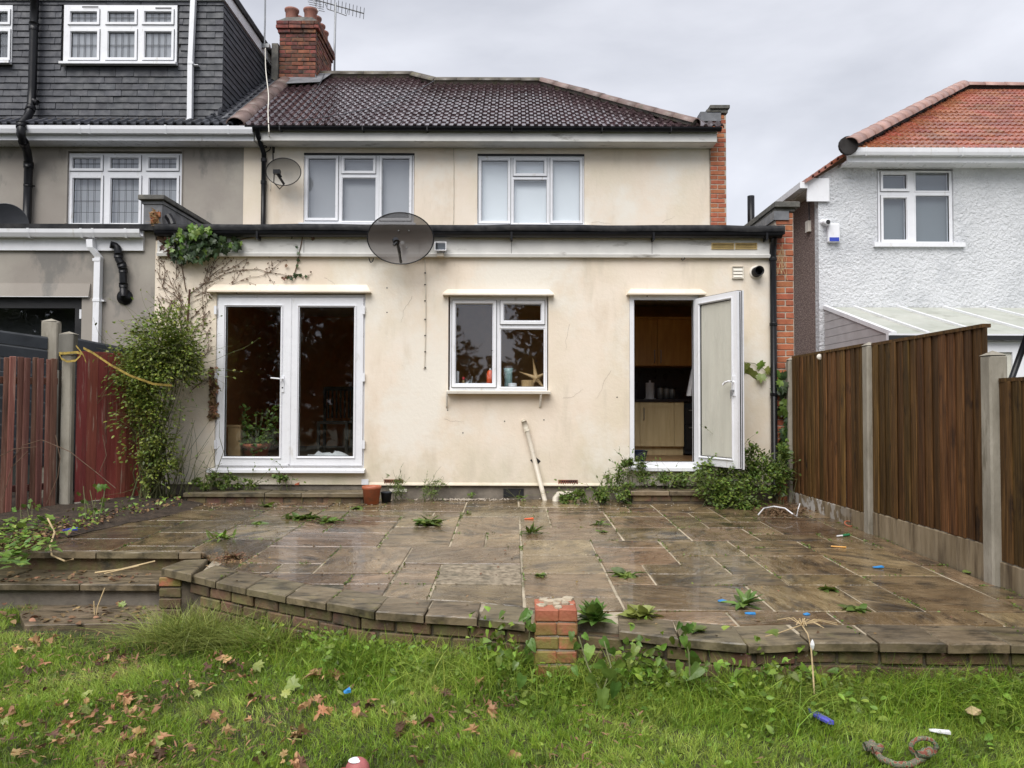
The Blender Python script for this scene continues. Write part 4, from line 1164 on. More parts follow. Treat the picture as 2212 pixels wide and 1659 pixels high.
def square_pipe(pts, w):
    g = G(); vs = []
    for q in pts: vs += [(q.x - w, q.y - w, q.z), (q.x + w, q.y - w, q.z), (q.x + w, q.y + w, q.z), (q.x - w, q.y + w, q.z)]
    fs = [(4 * i + k, 4 * i + 4 + k, 4 * i + 4 + (k + 1) % 4, 4 * i + (k + 1) % 4) for i in range(len(pts) - 1) for k in range(4)]
    return g.add(vs, fs + [(0, 1, 2, 3), tuple(len(vs) - 4 + k for k in range(4))[::-1]])
dpw = square_pipe(p, 0.036).obj('downpipe', M['white'], grey)
cc = G()
for y in (562, 649):
    q = P(211, y, YF - 0.045); cc.box(q.x - 0.041, q.x + 0.041, q.y - 0.041, q.y + 0.041, q.z - 0.016, q.z + 0.016)
q = P(211, 649, YF - 0.045); cc.box(q.x + 0.03, q.x + 0.075, q.y - 0.004, q.y + 0.04, q.z - 0.012, q.z + 0.008)
split_obj(cc, 'clip', M['white'], dpw)
pts = [(241, 529.5), (249, 531), (254, 536), (256, 548), (256, 560), (262, 569), (266, 580), (266.5, 612), (267, 640)]
vp = [P(x, y, YF - 0.07) for x, y in pts]
vp[0].y -= 0.03
bp = G().tube(vp, 0.043, 12).obj('vent_pipe', M['black'], grey, smooth=True)
cc = G()
for i, rr in ((3, 0.052), (5, 0.052), (6, 0.05), (7, 0.05)):
    a, b = vp[i], vp[i] + (vp[i + 1] - vp[i]).normalized() * 0.05
    cc.tube([a, b], rr, 12)
split_obj(cc, 'socket', M['black'], bp, True)
q = P(270, 642, YF)
G().lathe([(0.0, 0.07), (0.05, 0.07), (0.058, 0.03), (0.092, 0.018), (0.094, 0.0)], 20, (q.x, YF + 0.002, q.z), 'y').obj('wall_flange', M['black'], grey, smooth=True)

# upper wall, window, eaves
zu = Z(303, YM)
gw = rect(146, 327, 393, 489, YM)
G().plate(gx0 - 2, UL - 0.003, Z(560, YM), zu + 0.25, [gw], YM + 0.002, YM + 0.12).obj('upper_wall', M['grey_render'], grey)
def o3(y0, y1, y2, y3, xs_, oy=1): return [(xs_[0], y0, xs_[1], y1, 1), (xs_[2], y0, xs_[3], y1, 1), (xs_[4], y0, xs_[5], y1, 1), (xs_[0], y2, xs_[1], y3, 1), (xs_[2], y2, xs_[3], y3, 1), (xs_[4], y2, xs_[5], y3, 1)]
xw = (158.5, 217, 240.5, 299.5, 323, 381)
window(grey, 'window', YM + 0.03, (147.5, 331.5, 392, 487), o3(342.5, 363.5, 386.5, 482, xw), lead=(3, 0), blind='blind')
x0, x1, z0, z1 = rect(143, 322, 396, 327, YM)
G().plate(x0, x1, Z(486, YM), z1, [(gw[0], gw[1], Z(486, YM) - 0.1, gw[3])], YM - 0.016, YM + 0.001).obj('window_surround', M['grey_render'], grey)
tv = G()
for x in (190, 262, 352): tv.box(X(x, YM) - 0.12 if x != 262 else X(x, YM) - 0.01, X(x, YM) + 0.12 if x != 262 else X(x, YM) + 0.01, YM + 0.004, YM + 0.0075, Z(337, YM), Z(335, YM))
split_obj(tv, 'trickle_vent', M['white'], grey)
YEg = YE + 0.0
G().box(gx0 - 2, X(540, YE) - 0.01, YEg + 0.05, YEg + 0.075, Z(303.5, YE), Z(278, YE)).obj('fascia', M['white'], grey)
G().box(gx0 - 2, X(540, YE) - 0.01, YEg + 0.08, YM - 0.001, Z(303.5, YE), Z(299, YE)).obj('soffit', M['white'], grey)
g3 = G().sweep_x([(YE + 0.045, Z(292, YE)), (YE - 0.04, Z(292, YE)), (YE - 0.062, Z(284, YE)), (YE - 0.066, Z(276.5, YE)), (YE - 0.054, Z(276.5, YE)), (YE - 0.03, Z(288, YE)), (YE + 0.035, Z(288, YE)), (YE + 0.045, Z(276.5, YE))], gx0 - 2, X(540, YE))
g3o = g3.obj('gutter', M['white'], grey)
gb = G()
for x in (165, 186, 352, 488):
    gb.add([(X(x, YE) + a, y, z) for a in (-0.016, 0.016) for y, z in ((YE + 0.04, Z(293.5, YE)), (YE - 0.042, Z(293.5, YE)), (YE - 0.067, Z(284, YE)), (YE - 0.071, Z(275.5, YE)))],
           [(0, 1, 5, 4), (1, 2, 6, 5), (2, 3, 7, 6)])
split_obj(gb, 'bracket', M['white'], g3o)
# strip of roof below the dormer and beside it
gr = G()
gr.add([roof_pt(gx0 - 2, -0.02, -0.02), roof_pt(Xp - 0.03, -0.02, -0.02), roof_pt(Xp - 0.03, 4.2, -0.02), roof_pt(gx0 - 2, 4.2, -0.02)], [(0, 1, 2, 3)])
groof = gr.obj('roof', M['underlay'], grey)
random.seed(17)
gt = tile_mesh('tile', 0.282, 0.30, M['slate'], 2, 0.033, 0.026)
nt = 0
for c in range(40):
    x = Xp - 0.32 - c * 0.285
    if x < gx0 - 1: break
    put('tile', gt, groof, roof_pt(x, -0.02, 0.03), rot=(A_ - 0.085, 0, 0))
for r in range(1, 15):
    for c in range(2):
        x = Xp - 0.32 - c * 0.285
        put('tile', gt, groof, roof_pt(x, -0.02 + r * TG, 0.03), rot=(A_ - 0.085, 0, 0))

# slate hung dormer
YD = YM + 0.02
Xc = X(470, YD)
zD0, zD1 = Z(266, YD), 7.82
dm = G()
dm.box(gx0 - 2, Xc - 0.03, YD + 0.03, YD + 3.1, zD0 - 0.4, zD1)
dorm = dm.obj('dormer', M['underlay'], grey)
wr = [rect(135, 8, 384, 142, YD), rect(-112, 9, 25.5, 142, YD)]
smesh = {}
def slate(w, h=0.165):
    k = round(w, 2)
    if k not in smesh: smesh[k] = rough_block('slate', k - 0.0015, 0.020, h, M['slate'], 0.0025, 0.0025)
    return smesh[k]
random.seed(9)
EX = 0.106
count = 0
over_s = G()
jobs = []
TILT = R(8.5)
for r in range(23):
    z = zD0 + r * EX
    x = Xc + 0.012
    cuts = [(w_[0] - 0.02, w_[1] + 0.02) for w_ in wr if w_[2] - 0.02 < z + 0.06 < w_[3] + 0.02]
    if r % 2: x -= 0.14
    seg = []
    xx = Xc + 0.012
    first = 0.13 if r % 2 else 0.27
    while xx > X(-150, YD):
        a = xx - first
        first = 0.27 + random.uniform(-0.02, 0.02)
        pieces = [(a, xx)]
        for c0_, c1_ in cuts:
            new = []
            for u, v in pieces:
                if v <= c0_ or u >= c1_: new.append((u, v))
                else:
                    if u < c0_: new.append((u, c0_))
                    if v > c1_: new.append((c1_, v))
            pieces = new
        for u, v in pieces:
            if v - u > 0.04: jobs.append(('f', (u + v) / 2, z, v - u, min(abs((u + v) / 2 - X(300, YD)), 9)))
        xx = a
jobs_f = sorted(jobs, key=lambda j: j[4])
side = []
for r in range(22):
    z = zD0 + r * EX
    ymax = YR + (z + 0.1 - ZE) / S
    y = YD + 0.01
    first = 0.13 if r % 2 else 0.27
    while y < min(ymax, YD + 3.1):
        side.append(('s', y + first / 2, z, first)); y += first; first = 0.27
def put_slate(j, single):
    tilt = TILT
    if j[0] == 'f': loc = (j[1], YD + 0.012 + random.uniform(-0.002, 0.002), j[2] + 0.075); rot = (-tilt, random.uniform(-0.012, 0.012), random.uniform(-0.01, 0.01))
    else: loc = (Xc - 0.006 + random.uniform(-0.002, 0.002), j[1], j[2] + 0.075); rot = (-tilt, random.uniform(-0.012, 0.012), R(90))
    me = slate(j[3])
    if single: put('slate', me, dorm, loc, rot=rot)
    else:
        from mathutils import Euler
        mt = Matrix.Translation(loc) @ Euler(rot).to_matrix().to_4x4()
        over_s.add([mt @ v.co for v in me.vertices], [tuple(p.vertices) for p in me.polygons])
vis = side + jobs_f
for i, j in enumerate(vis): put_slate(j, i < 299)
if over_s.v: over_s.obj('slate', M['slate'], dorm)['kind'] = 'stuff'
print('slates', len(vis))
xw2 = (154, 209.5, 235, 290.5, 314, 370)
window(grey, 'window', YD - 0.02, (137.5, 11, 382, 136.5), o3(27, 47.5, 70, 124, xw2), sill=(133, 136, 384, 142), lead=(1, 0), blind='blind', depth=0.045, boff=0.036)
xw3 = (-95, -60, -47, -12, -1, 17)
window(grey, 'window', YD - 0.02, (-112, 11, 26, 134), o3(27, 47.5, 70, 124, xw3), sill=(-115, 134, 26, 140), lead=(1, 0), blind='blind', depth=0.045, boff=0.036)
tv = G()
for a, b, y in ((165, 200, 21), (325, 360, 23)):
    tv.box(X(a, YD), X(b, YD), YD - 0.05, YD - 0.043, Z(y + 1.2, YD), Z(y - 1.2, YD))
split_obj(tv, 'trickle_vent', M['gasket'], grey)
# dormer verge board and flat roof edge
zt_d = zD1
vb = G()
vb.box(Xc - 0.01, Xc + 0.045, YD - 0.06, YD + 2.9, zt_d - 0.21, zt_d - 0.03)
vb.obj('verge_board', M['white'], grey)
G().box(gx0 - 2, Xc + 0.08, YD - 0.10, YD + 3.05, zt_d - 0.03, zt_d + 0.06).obj('dormer_roof', M['felt'], grey)
G().box(gx0 - 2, Xc - 0.012, YD - 0.045, YD - 0.002, zt_d - 0.21, zt_d - 0.03).obj('front_board', M['white'], grey)
# lead where the cheek meets the roof
fl = G(); random.seed(3)
pv = [(Xc + 0.005, 0.20 + 0.30 * i) for i in range(11)]
for i in range(10):
    a = roof_pt(Xc + 0.0, 0.32 + 0.30 * i, 0.02); b = roof_pt(Xc + 0.26 + random.uniform(-0.04, 0.04), 0.32 + 0.30 * i, 0.045)
    c = roof_pt(Xc + 0.26 + random.uniform(-0.04, 0.04), 0.63 + 0.30 * i, 0.045); d = roof_pt(Xc, 0.63 + 0.30 * i, 0.02)
    fl.add([a, b, c, d, a + Vector((0, 0, 0.15)), d + Vector((0, 0, 0.15))], [(0, 1, 2, 3), (0, 3, 5, 4)])
fl.obj('flashing', M['lead'], grey)
# dormer downpipe, square and white
p = [P(418.5, -8, YD - 0.07), P(412, 136, YD - 0.07), P(410.5, 262, YD - 0.07), P(409.5, 271, YD - 0.09)]
wd = square_pipe(p, 0.037).obj('downpipe', M['white'], grey)
q = P(413, 138, YD - 0.07); q2 = P(410, 264, YD - 0.075)
cc = G().box(q.x - 0.043, q.x + 0.043, q.y - 0.042, q.y + 0.042, q.z - 0.016, q.z + 0.016)
cc.box(q.x + 0.03, q.x + 0.11, q.y - 0.006, q.y + 0.06, q.z - 0.02, q.z - 0.008)
cc.box(q2.x - 0.045, q2.x + 0.045, q2.y - 0.045, q2.y + 0.045, q2.z - 0.085, q2.z + 0.04)
split_obj(cc, 'clip', M['white'], wd)
G().box(q2.x - 0.026, q2.x + 0.026, q2.y - 0.048, q2.y - 0.0455, q2.z - 0.072, q2.z - 0.022).obj('outlet', M['gasket'], wd)
# black soil pipe with swan neck round the gutter
pts = [(75, -10, 0.10), (73.5, 50, 0.10), (70, 190, 0.10), (67, 232, 0.12), (60, 252, 0.25), (46, 268, 0.45), (45, 290, 0.52), (50, 305, 0.45), (58, 325, 0.20), (62, 350, 0.10), (60, 420, 0.09), (57, 510, 0.09)]
vp = [P(x, y, YM - o_) for x, y, o_ in pts]
sp = G().tube(vp, 0.062, 14).obj('soil_pipe', M['black'], grey, smooth=True)
cc = G()
for i, l in ((1, 0.12), (3, 0.1), (5, 0.08), (7, 0.1), (9, 0.1)):
    d = (vp[i + 1] - vp[i]).normalized(); cc.tube([vp[i], vp[i] + d * l], 0.071, 14)
cc.tube([P(61, 399, YM - 0.10), P(61, 403, YM - 0.10)], 0.068, 14); cc.tube([P(61, 401, YM - 0.09), P(76, 402, YM - 0.05)], 0.012, 8)
cc.tube([P(66, 215, YM - 0.12), P(81, 222, YM - 0.12)], 0.045, 10)
split_obj(cc, 'socket', M['black'], sp, True)

# ================================================================== the white pebbledashed house on the right
white = thing('house', 'white pebbledashed house with red tiled hipped roof beyond the right fence', 'house', (7.5, YM, 0))
WX0 = X(1771, YM); WX1 = 13.0
YWE = YM - 0.33
zwe = Z(321, YWE)
ww = rect(1895, 364, 2060, 528, YM)
wallg = G()
# sloping top corner of the wall where the side roof comes down
SL = 0.70
cxl, czl = X(1763, YM - 0.1), Z(380, YM)
wc = G()
sidew = G()
sidew.box(WX0 + 0.002, WX0 + 0.14, YM + 0.004, YM + 8.0, -0.6, czl - 0.08)
sidew.obj('side_wall', M['brown_dash'], white)
win = window(white, 'window', YM + 0.03, (1896.5, 368.5, 2057, 524), [(1907.5, 378, 1957, 407.5, 1), (1977.5, 373, 2049.5, 412, 0), (1908.5, 429, 1957, 520 - 2.5, 1), (1978.5, 423, 2050, 522, 0)],
             sill=(1884, 524.5, 2079, 535), blind='dim_blind')
x0, x1, z0, z1 = rect(1893, 357, 2063, 363, YM)
G().box(x0, x1, YM - 0.04, YM + 0.001, z0, z1).obj('window_drip', M['dash'], white)
e0 = X(1838, YWE)
G().box(e0, WX1, YWE + 0.07, YM - 0.001, Z(346, YWE), Z(341, YWE)).obj('soffit', M['white'], white)
G().box(e0, WX1, YWE + 0.045, YWE + 0.07, Z(346, YWE), Z(322, YWE)).obj('fascia', M['white'], white)
g4 = G().sweep_x([(YWE + 0.04, Z(334, YWE)), (YWE - 0.045, Z(334, YWE)), (YWE - 0.06, Z(328, YWE)), (YWE - 0.066, Z(319, YWE)), (YWE - 0.054, Z(319, YWE)), (YWE - 0.03, Z(330, YWE)), (YWE + 0.03, Z(330, YWE)), (YWE + 0.04, Z(319, YWE))], e0, WX1)
g4o = g4.obj('gutter', M['white'], white)
gb = G()
for x in (1873, 1976, 2083, 2190):
    gb.add([(X(x, YWE) + a, y, z) for a in (-0.014, 0.014) for y, z in ((YWE + 0.04, Z(336, YWE)), (YWE - 0.047, Z(336, YWE)), (YWE - 0.066, Z(328, YWE)), (YWE - 0.071, Z(318, YWE)))],
           [(0, 1, 5, 4), (1, 2, 6, 5), (2, 3, 7, 6)])
split_obj(gb, 'bracket', M['white'], g4o)
# roof planes
SW = 0.643; AW = math.atan(SW); YWR = YWE - 0.02; ZW = zwe + 0.01
def wroof(x, s, n=0.0): return Vector((x, YWR + s * math.cos(AW) - n * math.sin(AW), ZW + s * math.sin(AW) + n * math.cos(AW)))
def on_w(x, y):
    d = ray(x, y); Y = (ZW - SW * YWR - H) / (d.z - SW)
    return d.x * Y, (Y - YWR) / math.cos(AW)
ha = on_w(1842, 323); hb = on_w(2077, 192)
ridge_s = hb[1]
wr_ = G()
A0 = wroof(ha[0], 0, -0.03); B0 = wroof(hb[0], ridge_s, -0.03)
yb2 = 2 * B0.y - A0.y
lowx = cxl - 0.12; lowz = A0.z - (A0.x - lowx) * SL
wr_.add([A0, wroof(WX1, 0, -0.03), wroof(WX1, ridge_s, -0.03), B0, (A0.x, yb2, A0.z), (WX1, yb2, A0.z), (lowx, A0.y + 0.28, lowz), (lowx, yb2 - 0.3, lowz), (A0.x, A0.y + 0.28, A0.z)],
        [(0, 1, 2, 3), (3, 2, 5, 4), (0, 3, 4), (8, 4, 7, 6)])
wroofo = wr_.obj('roof', M['redtile'], white)
# gable triangle of white wall below the side slope
ztc = lowz + (WX0 - lowx) * SL - 0.05
wallg.plate(A0.x, WX1, -0.6, zwe - 0.1, [ww], YM, YM + 0.15)
wallg.add([(x_, y_, z_) for y_ in (YM, YM + 0.15) for x_, z_ in ((WX0, -0.6), (A0.x, -0.6), (A0.x, zwe - 0.1), (WX0, ztc))], [(0, 1, 2, 3), (7, 6, 5, 4), (0, 3, 7, 4), (3, 2, 6, 7)])
wallg.obj('wall', M['dash'], white)
vt = G(); random.seed(6)
for i in range(6):
    a = i / 6; b = (i + 1) / 6
    xa_, xb_ = lowx + (A0.x - lowx) * a, lowx + (A0.x - lowx) * b
    za_, zb__ = lowz + (A0.z - lowz) * a, lowz + (A0.z - lowz) * b
    vt.add([(xa_ - 0.03, A0.y + 0.2, za_ - 0.025), (xb_, A0.y + 0.2, zb__ - 0.02), (xb_, A0.y + 0.2, zb__ + 0.03), (xa_ - 0.03, A0.y + 0.2, za_ + 0.035), (xa_ - 0.03, A0.y + 0.7, za_ - 0.025), (xb_, A0.y + 0.7, zb__ - 0.02), (xb_, A0.y + 0.7, zb__ + 0.03), (xa_ - 0.03, A0.y + 0.7, za_ + 0.035)],
           [(0, 1, 2, 3), (3, 2, 6, 7), (0, 3, 7, 4), (1, 0, 4, 5)])
vt.obj('verge_tiles', M['redtile'], wroofo)
sg = G()
sg.add([(lowx - 0.10, YM - 0.08, lowz - 0.10), (lowx + 0.02, YM - 0.08, lowz - 0.10), (lowx + 0.02, YM - 0.08, lowz + 0.0), (lowx - 0.10, YM - 0.08, lowz + 0.0),
        (lowx - 0.10, YM + 8, lowz - 0.10), (lowx + 0.02, YM + 8, lowz - 0.10), (lowx + 0.02, YM + 8, lowz), (lowx - 0.10, YM + 8, lowz)], [(0, 1, 2, 3), (0, 4, 5, 1), (3, 2, 6, 7), (0, 3, 7, 4)])
sg.obj('side_gutter', M['white'], white)
G().box(lowx + 0.025, WX0 + 0.16, YM - 0.05, YM - 0.012, lowz - 0.30, lowz + 0.07).obj('box_end', M['white'], white)
G().box(lowx + 0.022, WX0 + 0.001, YM - 0.002, YM + 8, lowz - 0.12, lowz - 0.02).obj('side_soffit', M['fascia'], white)
rt = tile_mesh('tile', 0.30, 0.345, M['redtile'], 3, 0.020, 0.040)
GW = 0.262
spots = []
poly = [(ha[0] - 0.1, -0.1), (WX1, -0.1), (WX1, ridge_s - 0.03), (hb[0], ridge_s - 0.03)]
for r in range(24):
    s = -0.02 + r * GW
    for c in range(45):
        x = ha[0] - 0.05 + c * 0.30
        Yt = YWR + s * math.cos(AW)
        if inside(x + 0.15, s + GW * 0.4, poly) and x < (2900 - CX) / F * Yt: spots.append((x, s))
spots.sort(key=lambda t: t[0] / (YWR + t[1] * 0.84))
rest = G()
print('red tiles', len(spots), 'main tiles')
for i, (x, s) in enumerate(spots):
    if i < 299: put('tile', rt, wroofo, wroof(x, s, 0.022 + random.uniform(-0.002, 0.004)), rot=(AW - 0.075, random.uniform(-0.006, 0.006), random.uniform(-0.006, 0.006)))
    else:
        mt = Matrix.Translation(wroof(x, s, 0.035)) @ Matrix.Rotation(AW - 0.105, 4, 'X')
        rest.add([mt @ v.co for v in rt.vertices], [tuple(p.vertices) for p in rt.polygons])
if rest.v: rest.obj('tile', M['redtile'], wroofo)['kind'] = 'stuff'
wbd = G().tube([wroof(ha[0], 0.05, 0.03), wroof(hb[0], ridge_s, 0.03), wroof(WX1, ridge_s, 0.02)], 0.10, 6)
wbd.obj('mortar_bedding', M['underlay'], wroofo)
ridge_run(wroofo, wroof(ha[0] - 0.05, -0.02, 0.05), wroof(hb[0], ridge_s, 0.05), 0.40, 0.15, M['redridge'])
ridge_run(wroofo, wroof(hb[0], ridge_s, 0.03), wroof(WX1, ridge_s, 0.03), 0.45, 0.13, M['redridge'])
G().lathe([(0.0, 0.0), (0.145, 0.0), (0.15, -0.05)], 16, tuple(wroof(ha[0] - 0.06, -0.03, 0.06)), 'y').obj('hip_end', M['underlay'], wroofo)

# lean-to with a ribbed plastic roof against the white house
lean = thing('lean_to', 'white lean-to with ribbed translucent plastic roof beside the pebbledashed house', 'lean-to', (7.0, 11.0, 0))
la, lb = P(1781, 663.5, YM - 0.01), P(1922, 719, 10.0)
lxa = lb.x
LX1 = 10.0
lz0, lz1 = lb.z, la.z
def lroof(x, t, n=0.0): return Vector((x, YM - 0.01 + (10.0 - YM) * t, lz1 + (lz0 - lz1) * t + n))
nb = 7; pit = X(1941.6, YM) - X(1845, YM)
bx = [lxa + 0.02, X(1845, YM)] + [X(1845, YM) + pit * k for k in range(1, 7)]
for i in range(len(bx) - 1):
    g = G()
    a, b = bx[i] + 0.012, bx[i + 1] - 0.012
    g.add([lroof(a, 0), lroof(b, 0), lroof(b, 1.02), lroof(a, 1.02), lroof(a, 0, -0.012), lroof(b, 0, -0.012), lroof(b, 1.02, -0.012), lroof(a, 1.02, -0.012)],
          [(0, 1, 2, 3), (7, 6, 5, 4), (3, 2, 6, 7), (0, 3, 7, 4), (1, 5, 6, 2)])
    g.obj('roof_panel', M['poly'], lean)
for x in bx[:-1]:
    g = G()
    w = 0.022 if x != bx[0] else 0.035
    g.add([lroof(x - w, 0, 0.03), lroof(x + w, 0, 0.03), lroof(x + w, 1.03, 0.03), lroof(x - w, 1.03, 0.03), lroof(x - w, 0, -0.03), lroof(x + w, 0, -0.03), lroof(x + w, 1.03, -0.03), lroof(x - w, 1.03, -0.03)],
          [(0, 1, 2, 3), (3, 2, 6, 7), (0, 3, 7, 4), (1, 5, 6, 2), (7, 6, 5, 4)])
    g.obj('glazing_bar', M['white'], lean)
G().box(lxa - 0.05, LX1, 9.93, 10.0, lz0 - 0.10, lz0 - 0.015).obj('eaves_beam', M['white'], lean)
G().box(lxa - 0.05, LX1, 9.90, 9.93, lz0 - 0.10, lz0 - 0.04).obj('gutter', M['gasket'], lean)
# boards closing the end
nb_ = 6
for i in range(nb_):
    za = lz0 - 0.12 + (lz1 - lz0 + 0.12) * i / nb_; zb_ = lz0 - 0.12 + (lz1 - lz0 + 0.12) * (i + 1) / nb_
    def yat(z): return YM - 0.02 + (10.0 - YM) * min(1, max(0, (lz1 - 0.02 - z) / (lz1 - lz0)))
    ya_, yb_ = yat(za), yat(zb_ - 0.006)
    g = G()
    g.add([(lxa, YM - 0.02, za), (lxa, ya_, za), (lxa, yb_, zb_ - 0.006), (lxa, YM - 0.02, zb_ - 0.006), (lxa + 0.02, YM - 0.02, za), (lxa + 0.02, ya_, za), (lxa + 0.02, yb_, zb_ - 0.006), (lxa + 0.02, YM - 0.02, zb_ - 0.006)],
          [(0, 1, 2, 3), (1, 5, 6, 2), (0, 4, 5, 1), (3, 2, 6, 7)])
    g.obj('end_board', M['cladding'], lean)
G().plate(lxa + 0.02, LX1, -0.5, lz0 - 0.11, [(lxa + 0.5, lxa + 1.6, 0.6, lz0 - 0.25), (lxa + 1.75, lxa + 2.6, 0.6, lz0 - 0.25)], 9.99, 10.05).obj('front_frame', M['white'], lean)
G().box(lxa + 0.5, lxa + 2.6, 10.02, 10.03, 0.6, lz0 - 0.25).obj('pane', M['frost'], lean)
G().box(lxa + 0.001, lxa + 0.018, 10.0, YM - 0.02, -0.5, lz0 - 0.13).obj('end_wall', M['brown_dash'], lean)

# things fixed to the white house
al = thing('alarm_box', 'white alarm box with blue lens on the pebbledashed wall', 'alarm', P(1797, 524, YM))
x0, x1, z0, z1 = rect(1785, 485, 1811, 525, YM)
b = rough_block('cover', x1 - x0, 0.07, z1 - z0, M['white'], 0.0, 0.012)
put('cover', b, al, ((x0 + x1) / 2, YM - 0.036, (z0 + z1) / 2))
G().box(x0 + 0.02, x1 - 0.02, YM - 0.078, YM - 0.0715, z0 + 0.012, z0 + 0.075).obj('lens', M['alarmblue'], al)
cm = thing('security_camera', 'small white round security camera at the wall corner above the alarm box', 'camera', P(1780, 483, YM))
q = P(1780, 483, YM)
G().lathe([(0.05, 0.0), (0.048, 0.02), (0.02, 0.025), (0.02, 0.05)], 16, (q.x - 0.02, YM, q.z + 0.02), 'y').obj('bracket', M['white'], cm, smooth=True)
G().lathe([(0.0, 0.05), (0.04, 0.05), (0.055, 0.075), (0.058, 0.12), (0.045, 0.145), (0.03, 0.15)], 16, (q.x, YM, q.z - 0.005), 'y').obj('housing', M['white'], cm, smooth=True)
G().lathe([(0.0, 0.152), (0.034, 0.1515), (0.036, 0.149)], 14, (q.x + 0.004, YM, q.z - 0.008), 'y').obj('lens', M['gasket'], cm)
jb = G(); q = P(1754, 494, YM + 0.5)
jb.box(WX0 - 0.05, WX0, YM + 0.30, YM + 0.42, q.z - 0.09, q.z + 0.09)
tag(jb.obj('junction_box', M['white_paint'], None), 'small cream junction box on the brown pebbledash side wall', 'junction box')
cb = G().tube([(WX0 - 0.004, YM + 0.36, q.z + 0.08), (WX0 - 0.006, YM + 0.38, q.z + 0.6), (WX0 - 0.006, YM + 0.30, lowz - 0.14)], 0.009, 6)
tag(cb.obj('cable', M['black'], None), 'black cable down to the junction box on the brown side wall', 'cable')
pp = G(); a, b = P(1622, 423.5, 13.5), P(1627, 520, 13.5)
pp.lathe([(0.0, 0.0), (0.062, 0.0), (0.062, b.z - a.z)], 14, (a.x, a.y, a.z))
tag(pp.obj('vent_stack', M['black'], None, smooth=True), 'black upright vent stack between the two houses', 'vent pipe')

# ================================================================== right fence: dark boards between concrete posts
FX = 3.30
rf_ = thing('fence', 'dark brown vertical board fence with concrete posts along the patio', 'fence', (FX, 6.0, 0))
def fline(y): return FX + (7.0 - y) * 0.012
def fence_panel(y0, y1, z0, z1, bw=0.105, x=None):
    yy = y1
    while yy - 0.03 > y0:
        w = min(bw + random.uniform(-0.006, 0.006), yy - y0)
        xa_ = (fline(yy) if x is None else x)
        me = rough_block('fence_board', 0.014, w + 0.028, z1 - z0 + random.uniform(-0.008, 0.004), M['fence'], 0.0015, 0.003)
        put('fence_board', me, rf_, (xa_ + random.uniform(-0.006, 0.006), yy - w / 2, (z0 + z1) / 2), rot=(0, random.uniform(-0.002, 0.002), R(-6.5) + random.uniform(-0.02, 0.02)))
        yy -= w
    G().box((fline(y0) if x is None else x) - 0.028, (fline(y0) if x is None else x) + 0.03, y0, y1, z1 - 0.004, z1 + 0.022).obj('capping_rail', M['fence'], rf_)
random.seed(31)
yA, yB = P(1865, 950, 1).x, 0
Y1, Y2 = 7.05, 5.27
pa = [P(1866, 742, Y1), P(2150, 765, Y2)]
fence_panel(Y1 + 0.06, 8.92, Z(1062, 8.85) + 0.0, Z(771, 8.85))
fence_panel(Y2 + 0.06, Y1 - 0.06, 0.150, Z(741, 7.0) - 0.015)
fence_panel(3.45, Y2 - 0.07, 0.06, P(2180, 823, 5.1).z)
fence_panel(1.55, 3.30, 0.0, P(2180, 823, 5.1).z - 0.05)
def conc_post(y, z1, xw=0.10, yw=0.11, x=None):
    me = rough_block('post', xw, yw, z1 + 0.75, M['concrete'], 0.002, 0.012)
    x = fline(y) if x is None else x
    o = put('post', me, rf_, (x + 0.005, y, (z1 - 0.75) / 2))
    c = G().add([(x - xw / 2, y - yw / 2, z1), (x + xw / 2 + 0.005, y - yw / 2, z1), (x + xw / 2 + 0.005, y + yw / 2, z1), (x - xw / 2, y + yw / 2, z1), (x, y, z1 + 0.035)], [(0, 1, 4), (1, 2, 4), (2, 3, 4), (3, 0, 4)])
    c.obj('post_cap', M['concrete'], rf_)
conc_post(Y1, pa[0].z - 0.02)
conc_post(Y2, pa[1].z - 0.01, 0.12, 0.12)
conc_post(3.37, pa[1].z - 0.2)
conc_post(8.98, Z(771, 8.85) - 0.02, 0.09, 0.08)
for y0, y1, z1 in ((Y1 + 0.06, 8.93, Z(1062, 8.85)), (Y2 + 0.06, Y1 - 0.06, 0.148), (3.43, Y2 - 0.06, 0.058), (1.5, 3.31, -0.002)):
    me = rough_block('gravel_board', 0.045, y1 - y0, z1 + 0.45, M['gravelboard'], 0.0, 0.006)
    put('gravel_board', me, rf_, (fline((y0 + y1) / 2) + 0.01, (y0 + y1) / 2, (z1 - 0.45) / 2), rot=(0, 0, 0.012))
q = P(1771, 771, 8.1)
tag(G().lathe([(0.0, 0.022), (0.028, 0.012), (0.033, 0.0)], 12, (fline(8.1) - 0.02, 8.1, P(1771, 771, 8.1).z), 'y').obj('knob', M['white_paint'], None), 'small pale round disc stuck on the dark fence top', 'disc')

# neighbour's things glimpsed over the low part of the fence
a, b = P(2184, 822, 5.6), P(2214, 738, 5.6)
g = G().tube([a + (a - b) * 0.5, b + (b - a) * 0.6], 0.022, 10)
tag(g.obj('pole', M['black'], None, smooth=True), 'black slanting pole behind the low fence panel at right edge', 'pole')

